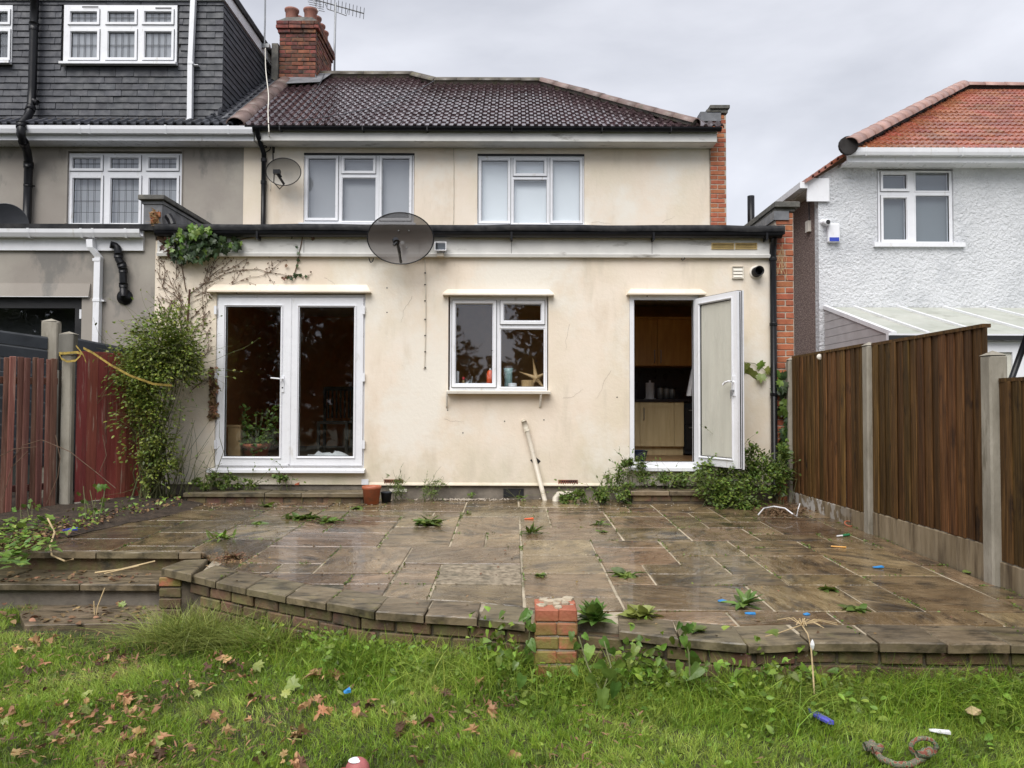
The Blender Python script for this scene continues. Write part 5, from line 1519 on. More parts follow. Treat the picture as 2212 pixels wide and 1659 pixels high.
# ================================================================== left fences
fd = Vector((0.585, 1.0, 0)).normalized()
e = P(163, 950, 8.21); e.z = 0
lfp = thing('fence', 'peeling dark red fence panel beside the house corner, half covered by the shrub', 'fence', (e.x + fd.x * 0.4, e.y + fd.y * 0.4, 0))
rot_ = math.atan2(fd.y, fd.x)
random.seed(12)
zt0 = P(163, 757, 8.21).z
t = 0.0
while t < 0.92:
    w = 0.115
    c = e + fd * (t + w / 2)
    zb_ = 0.05
    me = rough_block('fence_board', w - 0.002, 0.016, zt0 - zb_ + random.uniform(-0.012, 0.004), M['red_board'], 0.002, 0.003)
    put('fence_board', me, lfp, (c.x, c.y + random.uniform(-0.003, 0.003), (zt0 + zb_) / 2), rot=(0, 0, rot_ - 0.02))
    t += w
me = rough_block('gravel_board', 0.95, 0.05, 0.5, M['concrete'], 0, 0.006)
c = e + fd * 0.46
put('gravel_board', me, lfp, (c.x + 0.02, c.y, -0.19), rot=(0, 0, rot_))
q = P(146, 900, 8.16)
zpt = P(146, 722, 8.16).z
me = rough_block('post', 0.105, 0.10, zpt + 0.6, M['concrete'], 0.003, 0.014)
put('post', me, lfp, (q.x, 8.16, (zpt - 0.6) / 2), rot=(0, 0, R(8)))
G().add([(q.x - 0.075, 8.10, zpt), (q.x + 0.075, 8.11, zpt), (q.x + 0.075, 8.22, zpt), (q.x - 0.075, 8.21, zpt), (q.x, 8.16, zpt + 0.03)], [(0, 1, 4), (1, 2, 4), (2, 3, 4), (3, 0, 4)]).obj('post_cap', M['concrete'], lfp)
pw_ = rough_block('weathered_cap', 0.150, 0.12, 0.22, M['post_dark'], 0.002, 0.006)
put('post_sleeve', pw_, lfp, (q.x - 0.008, 8.16, zpt - 0.115), rot=(0, 0, R(8)))

lf2 = thing('fence', 'old red fence of narrow weathered boards at the left edge', 'fence', (-5.2, 7.8, 0))
a0 = P(123, 950, 8.05); a0.z = 0
bd_ = Vector((-0.80, -1.0, 0)); bd_ = Vector((-0.335, -0.42, 0)).normalized()
random.seed(41)
t = 0.0
k = 0
rot2 = math.atan2(-bd_.y, -bd_.x)
ztop = P(123, 773, 8.05).z
step = 0.064
while t < 2.2:
    c = a0 + bd_ * (t + step / 2)
    zz = ztop - random.uniform(0, 0.03)
    me = rough_block('fence_board', step - 0.005, 0.022, zz + 0.15, M['old_board'], 0.004, 0.004)
    put('fence_board', me, lf2, (c.x, c.y + (0.016 if k % 2 else -0.012), (zz - 0.15) / 2), rot=(0, random.uniform(-0.012, 0.012), rot2 + R(9)))
    t += step * random.uniform(0.96, 1.04); k += 1
c = a0 + bd_ * 1.1
for z in (0.25, 1.35):
    me = rough_block('rail', 2.2, 0.05, 0.07, M['old_board'], 0.002, 0.006)
    put('rail', me, lf2, (c.x - 0.035, c.y + 0.045, z), rot=(0, 0, rot2))
gp = P(131, 900, 8.2)
G().box(gp.x - 0.06, gp.x - 0.01, 8.17, 8.23, -0.2, P(131, 800, 8.2).z).obj('post', M['post_dark'], lf2)

# the neighbour's newer dark fence behind
nf = thing('fence', 'dark grey composite fence of horizontal boards behind the old red fence', 'fence', (-5.3, 8.5, 0))
me_ = None
def hboards(a, b, ytop_a, ytop_b, n_, bh, dep):
    for i in range(n_):
        za, zb_ = ytop_a - i * bh, ytop_b - i * bh
        g = G()
        d = Vector((b.x - a.x, b.y - a.y, 0)).normalized(); nn = Vector((d.y, -d.x, 0)) * 0.02
        vs = []
        for pnt, zz in ((a, za), (b, zb_)):
            for s_, q_ in ((1, 0), (1, 1), (0.55, 1), (-1, 1), (-1, 0)):
                o_ = nn * s_
                vs.append((pnt.x + o_.x, pnt.y + o_.y, zz - (0 if q_ == 0 else 0) - (bh - 0.006 if (s_, q_) in ((1, 0), (-1, 0)) else (0.02 if (s_, q_) == (1, 1) else 0))))
        g.add(vs, [(0, 1, 6, 5), (1, 2, 7, 6), (2, 3, 8, 7), (3, 4, 9, 8), (4, 0, 5, 9), (0, 4, 3, 2, 1), (5, 6, 7, 8, 9)])
        g.obj('board', M['composite'], nf)
hboards(P(-120, 760, 8.15), P(103, 760, 8.55), P(-120, 697, 8.15).z, P(103, 728, 8.55).z, 10, 0.145, 0)
hboards(P(122, 760, 8.62), P(300, 760, 8.98), P(122, 722, 8.62).z, P(300, 757, 8.98).z, 10, 0.145, 0)
q = P(109, 800, 8.6)
zpt = P(109, 695, 8.6).z
me = rough_block('post', 0.17, 0.12, zpt + 0.5, M['concrete'], 0.003, 0.012)
put('post', me, nf, (q.x, 8.6, (zpt - 0.5) / 2), rot=(0, 0, R(10)))
G().add([(q.x - 0.08, 8.53, zpt), (q.x + 0.08, 8.55, zpt), (q.x + 0.08, 8.66, zpt), (q.x - 0.08, 8.65, zpt), (q.x, 8.6, zpt + 0.035)], [(0, 1, 4), (1, 2, 4), (2, 3, 4), (3, 0, 4)]).obj('post_cap', M['concrete'], nf)

# webbing strap tied round the post and across to the shrub
st = G()
def ribbon(g, pts, w):
    for a, b in zip(pts[:-1], pts[1:]):
        a, b = Vector(a), Vector(b); up = Vector((0, 0, w / 2)); o_ = Vector((0, 0.004, 0))
        g.add([a - up, b - up, b + up, a + up, a - up + o_, b - up + o_, b + up + o_, a + up + o_], [(0, 1, 2, 3), (7, 6, 5, 4), (3, 2, 6, 7), (0, 4, 5, 1)])
PY = 8.06
ribbon(st, [P(127, 763, PY), P(140, 763, PY), P(166, 761, PY - 0.01), P(176, 764, PY - 0.02)], 0.026)
ribbon(st, [P(127, 764, PY), P(133, 775, PY), P(145, 781, PY), P(163, 779, PY - 0.01), P(174, 768, PY - 0.02)], 0.022)
ribbon(st, [P(164, 747, PY), P(172, 756, PY - 0.02), P(180, 767, PY - 0.02), P(186, 783, PY - 0.01), P(183, 776, PY)], 0.018)
ribbon(st, [P(180, 752, PY - 0.02), P(200, 762, PY - 0.02), P(240, 789, 8.0), P(280, 811, 8.05), P(330, 829, 8.2), P(371, 833, 8.3)], 0.024)
st.obj('strap', M['yellow'], None)
tag(bpy.data.objects['strap'], 'dirty yellow webbing strap knotted round the fence post', 'strap')

# ================================================================== patio
# front edge of the paving, as points on the patio surface taken along the top of the edge stones
edge_px = [(476, 1190), (413, 1243), (466, 1255), (532, 1269), (618, 1286), (705, 1301), (810, 1320), (917, 1328), (1032, 1334), (1136, 1345), (1251, 1354), (1335, 1362), (1468, 1378), (1615, 1391), (1749, 1386), (1898, 1387), (2045, 1391), (2182, 1391)]
E = [PG(x, y) for x, y in edge_px[1:]]
E.append(Vector((3.28, E[-1].y - 0.02, 0)))
YS = PG(240, 1190).y                       # upper step edge on the left
XS0, XS1 = PG(40, 1193).x, PG(440, 1188).x
ex = [p.x for p in E]; ey = [p.y for p in E]
def front(x):
    if x < XS1: return YS
    if x < ex[0]: return YS + (ey[0] + 0.42 - YS) * (x - XS1) / (ex[0] - XS1)
    return float(np.interp(x, ex, ey))
def inner(x):                              # behind the row of edge stones
    if x < XS1: return YS + 0.004
    if x < ex[0]: return front(x)
    return front(x) + 0.31
PR = 3.28
def left_edge(y): return -4.95 + 0.0 * y

pat = G()
xs = np.linspace(-4.9, PR, 90)
for a, b in zip(xs[:-1], xs[1:]):
    fa, fb = front(a) + 0.16, front(b) + 0.16
    pat.quad((a, fa, zp(fa) - 0.009), (b, fb, zp(fb) - 0.009), (b, YF + 0.03, -0.009), (a, YF + 0.03, -0.009))
    pat.quad((a, fa, LAWN - 0.3), (b, fb, LAWN - 0.3), (b, fb, zp(fb) - 0.009), (a, fa, zp(fa) - 0.009))
patio = struct(pat.obj('patio', M['joint']))

random.seed(77)
cell = 0.30
nx, ny = int((PR + 4.75) / cell) + 1, int((YF - 3.75) / cell) + 1
ox, oy = -4.72, YF + 0.02
occ = set()
sizes = [(3, 2), (2, 2), (2, 2), (3, 2), (2, 1), (2, 1), (3, 1), (2, 3), (1, 1), (1, 2)]
def soil_limit(y): return float(np.interp(y, [6.2, 6.6, 7.3, 8.0, 9.1], [-4.1, -3.95, -3.75, -3.5, -3.75]))
nsl = 0
slab_edges = []
for j in range(ny):
    for i in range(nx):
        if (i, j) in occ: continue
        opts = sizes[:]
        random.shuffle(opts)
        opts.append((1, 1))
        for w, h in opts:
            cells = [(i + a, j + b) for a in range(w) for b in range(h)]
            if any(c in occ for c in cells) or i + w > nx: continue
            if (w, h) == (1, 1) and random.random() < 0.6 and (i + 1, j) not in occ and i + 1 < nx: continue
            break
        occ.update(cells)
        x0, x1 = ox + i * cell, min(ox + (i + w) * cell, PR)
        y1, y0 = oy - j * cell, oy - (j + h) * cell
        if x1 - x0 < 0.08 or x1 < soil_limit((y0 + y1) / 2) - 0.1: continue
        gp_ = 0.0085
        a, b = x0 + gp_ + random.uniform(-0.002, 0.003), x1 - gp_ + random.uniform(-0.003, 0.002)
        low = []
        for q in np.linspace(a, b, 5):
            low.append((q, max(y0 + gp_, inner(q) + 0.007)))
        if min(y1 - gp_ - p[1] for p in low) < 0.03:
            low = [p for p in low if y1 - gp_ - p[1] > 0.03]
            if len(low) < 2: continue
        polyp = low + [(low[-1][0], y1 - gp_), (low[0][0], y1 - gp_)]
        if len(polyp) > 4 and all(abs(p[1] - (y0 + gp_)) < 1e-6 for p in low): polyp = [low[0], low[-1], (low[-1][0], y1 - gp_), (low[0][0], y1 - gp_)]
        cx_, cy_ = (a + b) / 2, (y0 + y1) / 2
        ta, tb, dz_ = random.uniform(-0.008, 0.008), random.uniform(-0.008, 0.008), random.uniform(-0.002, 0.003)
        top = lambda x, y, ta=ta, tb=tb, dz_=dz_, cx_=cx_, cy_=cy_: zp(y) + dz_ + ta * (x - cx_) + tb * (y - cy_)
        gm = G().prism(polyp, lambda x, y: zp(y) - 0.03, top, 0.005)
        pale = abs(cx_ - PG(1060, 1245).x) < 0.32 and abs(cy_ - PG(1060, 1245).y) < 0.22
        gm.obj('paving_slab', M['pale_slab'] if pale else M['slab'], patio)
        nsl += 1
        slab_edges += [((polyp[-1][0], y0), (polyp[-1][0], y1)), ((x1, y0), (x1, y1)), ((x0, y1), (x1, y1))]
print('slabs', nsl)

# ------------------------------------------------------------------ low retaining wall with edge stones
wall = thing('retaining_wall', 'low curved mossy brick wall edging the patio above the lawn', 'wall', (0.2, 4.4, LAWN))
random.seed(19)
pts = [(p.x, p.y) for p in E]
for i in range(len(pts) - 1):
    if i == 9: continue                         # the brick pier stands here
    (ax, ay), (bx_, by_) = pts[i], pts[i + 1]
    d = Vector((bx_ - ax, by_ - ay)); l = d.length; d /= l
    nrm = Vector((-d.y, d.x))
    a0_ = Vector((ax, ay)) + d * 0.006; b0_ = Vector((bx_, by_)) - d * 0.006
    drop = random.uniform(-0.006, 0.004)
    depth = 0.305
    pl_ = [(a0_.x, a0_.y), (b0_.x, b0_.y), (b0_.x + nrm.x * depth * 0.3, b0_.y + depth), (a0_.x + nrm.x * depth * 0.3, a0_.y + depth)]
    m_ = (a0_ + b0_) / 2
    jit = [random.uniform(-0.006, 0.006) for _ in range(6)]
    fr_ = [a0_ + (b0_ - a0_) * t for t in (0.0, 0.2, 0.4, 0.6, 0.8, 1.0)]
    pl_ = [(q.x, q.y - abs(j_)) for q, j_ in zip(fr_, jit)] + pl_[2:]
    tx = random.uniform(-0.010, 0.010)
    G().prism(pl_, lambda x, y: zp(y) - 0.048 + tx * (x - m_.x), lambda x, y: zp(y) + 0.002 + drop + tx * (x - m_.x), 0.008).obj('edge_stone', M['edge_stone'], wall)
# bricks below, following the curve
def along(offset):
    cum = [0.0]
    for i in range(len(pts) - 1): cum.append(cum[-1] + math.hypot(pts[i + 1][0] - pts[i][0], pts[i + 1][1] - pts[i][1]))
    def at(s):
        s = min(max(s, 0), cum[-1])
        k = max(i for i in range(len(cum)) if cum[i] <= s + 1e-9); k = min(k, len(pts) - 2)
        t = (s - cum[k]) / (cum[k + 1] - cum[k])
        a, b = Vector(pts[k]), Vector(pts[k + 1])
        d = (b - a).normalized()
        return a + (b - a) * t, math.atan2(d.y, d.x), k
    return at, cum[-1]
at, total = along(0)
back = G()
N = 60
for i in range(N):
    p0_, _, _ = at(total * i / N); p1_, _, _ = at(total * (i + 1) / N)
    o_ = 0.05
    back.quad((p0_.x, p0_.y + o_, LAWN - 0.1), (p1_.x, p1_.y + o_, LAWN - 0.1), (p1_.x, p1_.y + o_, zp(p1_.y) - 0.05), (p0_.x, p0_.y + o_, zp(p0_.y) - 0.05))
back.obj('mortar_core', M['darkmortar'], wall)
for c in range(4):
    s = -0.11 if c % 2 else 0.0
    while s < total:
        q, an, k = at(s + 0.112)
        if s > -0.05:
            me = brick_mesh(0.214, 0.1, 0.068, M['mossbrick'])
            z = zp(q.y) - 0.058 - 0.036 - c * 0.078
            put('brick', me, wall, (q.x, q.y + 0.038 + 0.05 + random.uniform(-0.006, 0.004), z + random.uniform(-0.003, 0.003)), rot=(random.uniform(-0.02, 0.02), random.uniform(-0.012, 0.012), an))
        s += 0.226

# brick pier standing in the edge
pr = thing('brick_pier', 'short orange brick pier with mossy sides in the patio edge', 'pier', (PZ(1200, 1420, LAWN).x, 4.32, LAWN))
pxa, pxb = P(1155.5, 1360, 4.2).x, P(1247, 1360, 4.2).x
pyf = 4.20
pzt = P(1200, 1316, pyf).z
pd = 0.245
G().box(pxa + 0.012, pxb - 0.012, pyf + 0.012, pyf + pd - 0.012, LAWN - 0.1, pzt - 0.006).obj('mortar_core', M['mortar'], pr)
random.seed(51)
for c in range(6):
    zc = pzt - 0.034 - c * 0.0765
    w = pxb - pxa
    if c % 2 == 0 and c > 0 or c == 0:
        for u, v in ((0, 0.56), (0.56, 1.0)):
            put('brick', brick_mesh(w * (v - u) - 0.006 if u else w * (v - u), 0.11, 0.066, M['pierbrick']), pr, (pxa + w * (u + v) / 2 - (0.0), pyf + 0.055, zc), rot=(0, 0, random.uniform(-0.015, 0.015)))
    else:
        for u, v in ((0, 0.52), (0.52, 1.0)):
            put('brick', brick_mesh(w * (v - u) - 0.005, 0.11, 0.066, M['pierbrick']), pr, (pxa + w * (u + v) / 2, pyf + 0.055, zc))
    put('brick', brick_mesh(w, 0.105, 0.066, M['pierbrick']), pr, ((pxa + pxb) / 2 + 0.004, pyf + pd - 0.06, zc))
mo = G(); random.seed(5)
for k in range(10):
    q = (random.uniform(pxa + 0.03, pxb - 0.03), random.uniform(pyf + 0.03, pyf + pd - 0.03))
    mo.prism([(q[0] + 0.03 * math.cos(a) * random.uniform(0.6, 1.3), q[1] + 0.03 * math.sin(a) * random.uniform(0.6, 1.3)) for a in np.linspace(0, 2 * math.pi, 7)[:-1]], pzt - 0.004, pzt + random.uniform(0.006, 0.02), 0.004)
mo.obj('old_mortar', M['joint'], pr)

# stone capped pier at the left end of the curve
sp_ = thing('stone_pier', 'low mossy stone capped pier where the curved edge meets the steps', 'pier', (PG(385, 1245).x, PG(385, 1245).y, LAWN))
a, b, c, d = PG(349, 1224, 0.03), PG(413, 1247, 0.0), PG(432, 1213, 0.0), PG(398, 1207, 0.03)
G().prism([(a.x, a.y), (b.x, b.y), (c.x + 0.06, c.y), (d.x, d.y)], lambda x, y: zp(y) - 0.035, lambda x, y: zp(y) + 0.022, 0.008).obj('cap_stone', M['edge_stone'], sp_)
q0_, q1_ = PG(344, 1236), PG(377, 1248)
core = G().box(a.x + 0.006, b.x - 0.02, a.y - 0.03 + 0.012, d.y, LAWN - 0.2, zp(a.y) - 0.037).obj('mortar_core', M['darkmortar'], sp_)
random.seed(3)
for c_ in range(5):
    zc = zp(a.y) - 0.075 - c_ * 0.0765
    put('brick', brick_mesh(0.16, 0.2, 0.066, M['pierbrick'] if c_ < 1 else M['mossbrick']), sp_, (a.x + 0.075, a.y + 0.07, zc))
    put('brick', brick_mesh(0.16, 0.2, 0.066, M['mossbrick']), sp_, (a.x + 0.225, a.y + 0.10, zc), rot=(0, 0, -0.3))

# ------------------------------------------------------------------ garden steps on the left
steps = thing('garden_steps', 'two worn stone steps down from the patio at the left', 'steps', (-3.4, 6.0, LAWN))
random.seed(62)
Y2s = 5.70
zt2 = P(200, 1262, Y2s).z
xa_ = [XS0 - 1.2, XS0 - 0.25, PG(215, 1190).x, PG(397, 1188).x, XS1 + 0.02]
for u, v in zip(xa_[:-1], xa_[1:]):
    tilt = random.uniform(-0.01, 0.01)
    pl_ = [(u + 0.005 + (v - u - 0.01) * t, YS - 0.05 + random.uniform(-0.008, 0.004)) for t in (0, 0.25, 0.5, 0.75, 1)] + [(v - 0.005, YS + 0.0), (u + 0.005, YS + 0.0)]
    G().prism(pl_, lambda x, y: zp(YS) - 0.05, lambda x, y: zp(YS) + 0.001 + tilt * (x - u), 0.007).obj('nosing', M['edge_stone'], steps)
G().box(XS0 - 1.2, XS1 + 0.01, YS + 0.0, YS + 0.2, LAWN - 0.3, zp(YS) - 0.05).obj('riser', M['mossbrick'], steps)
x_end = P(340, 1255, Y2s).x
xb_ = [XS0 - 1.6, P(-20, 1255, Y2s).x, P(148, 1262, Y2s).x, P(186, 1262, Y2s).x, x_end]
xb_ = [XS0 - 1.6, P(-20, 1255, Y2s).x, P(172, 1262, Y2s).x, x_end]
for u, v in zip(xb_[:-1], xb_[1:]):
    tilt = random.uniform(-0.006, 0.006)
    pl_ = [(u + 0.005 + (v - u - 0.01) * t, Y2s + random.uniform(-0.008, 0.006)) for t in (0, 0.25, 0.5, 0.75, 1)] + [(v - 0.005, YS - 0.004), (u + 0.005, YS - 0.004)]
    G().prism(pl_, zt2 - 0.045, lambda x, y: zt2 + tilt * (x - u), 0.007).obj('tread', M['edge_stone'], steps)
G().box(xb_[0], x_end, Y2s + 0.05, YS - 0.01, LAWN - 0.3, zt2 - 0.046).obj('lower_riser', M['plinth'], steps)
ls = struct(G().prism([(P(40, 1350, 5.1).x, PZ(40, 1352, LAWN + 0.05).y), (P(330, 1350, 5.1).x, PZ(330, 1346, LAWN + 0.05).y), (P(345, 1300, 5.6).x, Y2s - 0.02), (P(20, 1300, 5.6).x, Y2s - 0.02)], LAWN - 0.05, LAWN + 0.055, 0.004).obj('path', M['edge_stone']))

# ------------------------------------------------------------------ door steps against the house
ds = thing('door_step', 'long low step of mossy slabs on brick below the french doors', 'step', (-2.8, 8.9, 0))
yf_ = 8.73
zs_ = P(600, 1065, yf_).z
x0, x1 = P(395, 1070, yf_).x, P(789, 1070, yf_).x
cuts = [x0, P(571, 1070, yf_).x, P(651, 1070, yf_).x, x1]
random.seed(71)
core = G().box(x0 + 0.03, x1 - 0.03, yf_ + 0.036, YF - 0.001, -0.1, zs_ - 0.047).obj('mortar_core', M['darkmortar'], ds)
for u, v in zip(cuts[:-1], cuts[1:]):
    pl_ = [(u + 0.004 + (v - u - 0.008) * t, yf_ + random.uniform(-0.006, 0.004)) for t in (0, 0.33, 0.66, 1)] + [(v - 0.004, YF - 0.002), (u + 0.004, YF - 0.002)]
    tilt = random.uniform(-0.008, 0.008)
    G().prism(pl_, zs_ - 0.045, lambda x, y: zs_ + tilt * (x - u), 0.006).obj('step_slab', M['edge_stone'], ds)
u = x0 + 0.03
while u < x1 - 0.06:
    v = min(u + 0.222, x1 - 0.03)
    put('brick', brick_mesh(v - u - 0.01, 0.1, 0.072, M['mossbrick']), ds, ((u + v) / 2, yf_ + 0.08, zs_ - 0.086 + random.uniform(-0.003, 0.003)))
    u = v
ks2 = thing('door_step', 'short weedy slab step below the open kitchen door', 'step', (1.8, 8.9, 0))
yk = 8.72
zs2 = P(1420, 1061, yk).z
x0, x1 = P(1362, 1065, yk).x, P(1530, 1065, yk).x
G().box(x0 + 0.03, x1 - 0.03, yk + 0.04, YF - 0.001, -0.1, zs2 - 0.05).obj('mortar_core', M['darkmortar'], ks2)
for u, v in ((x0, (x0 + x1) / 2), ((x0 + x1) / 2, x1)):
    pl_ = [(u + 0.004 + (v - u - 0.008) * t, yk + random.uniform(-0.006, 0.004)) for t in (0, 0.33, 0.66, 1)] + [(v - 0.004, YF - 0.002), (u + 0.004, YF - 0.002)]
    G().prism(pl_, zs2 - 0.048, zs2, 0.006).obj('step_slab', M['edge_stone'], ks2)
u = x0 + 0.03
while u < x1 - 0.06:
    v = min(u + 0.222, x1 - 0.03)
    put('brick', brick_mesh(v - u - 0.01, 0.1, 0.072, M['mossbrick']), ks2, ((u + v) / 2, yk + 0.085, zs2 - 0.086))
    u = v

# ------------------------------------------------------------------ planting bed and lawn
bed = G()
bl = [(6.1, -4.25), (6.5, -4.0), (7.0, -3.85), (7.6, -3.62), (8.2, -3.45), (8.6, -3.5), (9.05, -3.72)]
rowsn = 12
vs, fs = [], []
random.seed(15)
ys = np.linspace(6.0, 9.05, 22)
for y in ys:
    xr = float(np.interp(y, [b[0] for b in bl], [b[1] for b in bl])) + random.uniform(-0.05, 0.05)
    for k in range(rowsn):
        t = k / (rowsn - 1)
        vs.append((xr - 2.6 * t, y, zp(y) + (0.004 if k == 0 else 0.02 + 0.05 * min(1, t * 4) + random.uniform(-0.015, 0.02))))
for i in range(len(ys) - 1):
    for k in range(rowsn - 1): fs.append((i * rowsn + k, (i + 1) * rowsn + k, (i + 1) * rowsn + k + 1, i * rowsn + k + 1))
bed.add(vs, fs)
struct(bed.obj('planting_bed', M['soil'], smooth=True))

lw = G()
xs = np.linspace(-9, 9, 73); ys = np.linspace(-10, 6.3, 66)
hgt = lambda x, y: LAWN + 0.012 * math.sin(x * 3.1 + y * 2.3) + 0.010 * math.sin(x * 7.3 - y * 5.1)
vs = [(x, y, hgt(x, y)) for y in ys for x in xs]
fs = [(j * 73 + i, j * 73 + i + 1, (j + 1) * 73 + i + 1, (j + 1) * 73 + i) for j in range(65) for i in range(72)]
lw.add(vs, fs)
struct(lw.obj('lawn', M['lawn'], smooth=True))

# ================================================================== things fixed to the cream house
def dish(name, label, c, rx, rz, Y, m, tilt, armpx, lnbpx, turn=0.0, group=None):
    """c: centre; rx, rz: half width and height in metres"""
    t = thing(name, label, 'satellite dish', c, group)
    mt = Matrix.Translation(c) @ Matrix.Rotation(turn, 4, 'Z') @ Matrix.Rotation(tilt, 4, 'X')
    g = G(); vs, fs = [], []
    nr, ns = 6, 40
    bowl = lambda q: 0.11 * rx * 2 * (1 - q * q)
    vs.append(mt @ Vector((0, bowl(0), 0)))
    for i in range(1, nr + 1):
        q = i / nr
        for k in range(ns):
            a = 2 * math.pi * k / ns
            vs.append(mt @ Vector((rx * q * math.cos(a), bowl(q), rz * q * math.sin(a))))
    for k in range(ns): fs.append((0, 1 + (k + 1) % ns, 1 + k))
    for i in range(nr - 1):
        for k in range(ns):
            a, b = 1 + i * ns, 1 + (i + 1) * ns
            fs.append((a + k, a + (k + 1) % ns, b + (k + 1) % ns, b + k))
    g.add(vs, fs)
    d = g.obj('reflector', M[m], t, smooth=True)
    rim = G()
    rim.tube([mt @ Vector((rx * math.cos(2 * math.pi * k / ns), 0.004, rz * math.sin(2 * math.pi * k / ns))) for k in range(ns + 1)], 0.007, 6, cap=False)
    rim.obj('rim', M['dish_solid'] if m == 'dish_solid' else M['black'], t)
    return t, mt
cD_ = P(865, 515, 8.72)
sx = 8.72 / F
t, mt = dish('satellite_dish', 'large smoked mesh satellite dish in front of the flat roof edge', cD_, 72 * sx, 55 * sx, 8.72, 'dish', R(12), None, None)
g = G()
low, lnb = P(866, 566, 8.70), P(857, 521, 8.36)
g.tube([low, P(863, 545, 8.5), lnb], 0.018, 8)
g.obj('arm', M['black'], t)
g = G()
g.tube([lnb + Vector((-0.02, 0.03, 0.02)), lnb + Vector((0.0, -0.01, -0.015))], 0.036, 10); g.tube([lnb + Vector((0, 0, -0.01)), lnb + Vector((-0.03, -0.02, -0.05))], 0.018, 8)
g.obj('receiver', M['black'], t)
g = G(); g.tube([cD_ + Vector((0, 0.14, -0.02)), cD_ + Vector((0.0, 0.30, -0.06)), cD_ + Vector((0.0, 0.31, -0.2))], 0.025, 8)
for dx, dz in ((-0.03, 0.09), (0.09, 0.09), (-0.02, -0.10), (0.06, -0.10)): g.tube([mt @ Vector((dx, 0.06, dz)), mt @ Vector((dx, 0.09, dz))], 0.008, 6)
g.obj('bracket', M['steel'], t)
cS = P(612, 371, YM - 0.28)
sx = (YM - 0.28) / F
t, mt = dish('satellite_dish', 'small pale mesh satellite dish beside the upstairs left window', cS, 40 * sx, 29 * sx, 11.8, 'dish_grey', R(14), None, None, turn=R(-8))
g = G(); low, lnb = P(613, 397, YM - 0.30), P(598, 374, YM - 0.56)
g.tube([low, lnb], 0.02, 8); g.obj('arm', M['black'], t)
g = G(); g.box(lnb.x - 0.05, lnb.x + 0.05, lnb.y - 0.03, lnb.y + 0.04, lnb.z - 0.015, lnb.z + 0.05)
g.tube([lnb + Vector((0.02, 0, 0)), lnb + Vector((0.06, 0.02, -0.06))], 0.022, 8); g.obj('receiver', M['black'], t)
g = G(); g.tube([lnb + Vector((-0.04, 0, -0.01)), lnb + Vector((-0.06, 0.05, -0.13)), lnb + Vector((0.0, 0.15, -0.2)), low + Vector((0, 0.02, 0))], 0.008, 6); g.obj('cable', M['black'], t)
g = G(); g.tube([cS + Vector((0, 0.10, 0)), cS + Vector((0, 0.27, -0.02))], 0.025, 8); g.box(cS.x - 0.06, cS.x + 0.06, YM - 0.015, YM - 0.002, cS.z - 0.1, cS.z + 0.08); g.obj('bracket', M['steel'], t)
cG = P(14, 484, YM - 0.35)
sx = (YM - 0.35) / F
t, mt = dish('satellite_dish', 'dark grey satellite dish on the grey house at the left edge', cG, 42 * sx, 44 * sx, 11.7, 'dish_solid', R(8), None, None, turn=R(20))
g = G(); g.tube([cG + Vector((0, 0.10, 0)), cG + Vector((0, 0.34, -0.02))], 0.025, 8); g.obj('bracket', M['steel'], t)

# roof aerials
ym = 15.6
t = thing('roof_aerial', 'television aerial with many rods on a mast beside the brick chimney', 'aerial', P(724, 160, ym))
g = G(); g.tube([P(722.5, 172, ym), P(723, 100, ym), P(725, 6, ym)], 0.022, 8); g.obj('mast', M['steel'], t)
b0, b1 = P(676, -2, ym - 0.1), P(786, 29, ym + 0.2)
g = G(); g.tube([b0, b1], 0.013, 6)
for k in range(14):
    q = b0 + (b1 - b0) * (0.06 + 0.94 * k / 13)
    l = 0.10 if k > 1 else 0.15
    g.tube([q + Vector((0.03, -l, 0.10)) * 0.8, q - Vector((0.03, -l, 0.10)) * 0.8], 0.007, 5)
g.obj('boom', M['steel'], t)
g = G()
for dx, dz in ((0.10, -0.22), (-0.02, 0.10)):
    for k in range(5):
        q = b0 + Vector((dx * (0.3 + k * 0.22), -0.05, dz * (0.3 + k * 0.22)))
        g.tube([q + Vector((-0.10, -0.15, -0.05)), q + Vector((0.10, 0.15, 0.05))], 0.007, 5)
    g.tube([b0, b0 + Vector((dx * 1.3, -0.05, dz * 1.3))], 0.010, 5)
g.tube([P(703, 9, ym), P(708, 20, ym), P(725, 25, ym), P(748, 34, ym), P(752, 20, ym)], 0.010, 6)
g.obj('reflector', M['steel'], t)
g = G(); g.tube([P(571, 103, 13.9), P(572.5, 40, 13.9), P(573, -12, 13.9)], 0.016, 6); 
g.box(P(571, 103, 13.9).x - 0.06, P(571, 103, 13.9).x + 0.1, 13.86, 13.95, P(571, 104, 13.9).z, P(571, 96, 13.9).z)
tag(g.obj('mast', M['steel'], None), 'thin grey mast rising left of the chimney behind the dormer', 'mast')

def cable(label, pts, r, m, name='cable', closed=False):
    g = G()
    sm = []
    pts = [Vector(p) for p in pts]
    for i in range(len(pts) - 1):
        p0_, p1_, p2_, p3_ = pts[max(i - 1, 0)], pts[i], pts[i + 1], pts[min(i + 2, len(pts) - 1)]
        for k in range(5):
            u = k / 5
            sm.append(0.5 * ((2 * p1_) + (p2_ - p0_) * u + (2 * p0_ - 5 * p1_ + 4 * p2_ - p3_) * u * u + (3 * p1_ - p0_ - 3 * p2_ + p3_) * u ** 3))
    sm.append(pts[-1])
    g.tube(sm, r, 6)
    return tag(g.obj(name, m if not isinstance(m, str) else M[m], None), label, 'cable')
cable('thin white cable hanging from the chimney past the gutter', [P(573, 104, 13.2), P(574, 150, 12.7), P(580, 205, 12.2), P(579, 240, 11.9), P(581, 285, 11.64), P(583, 315, YM - 0.02), P(584, 410, YM - 0.012)], 0.008, 'white_paint')
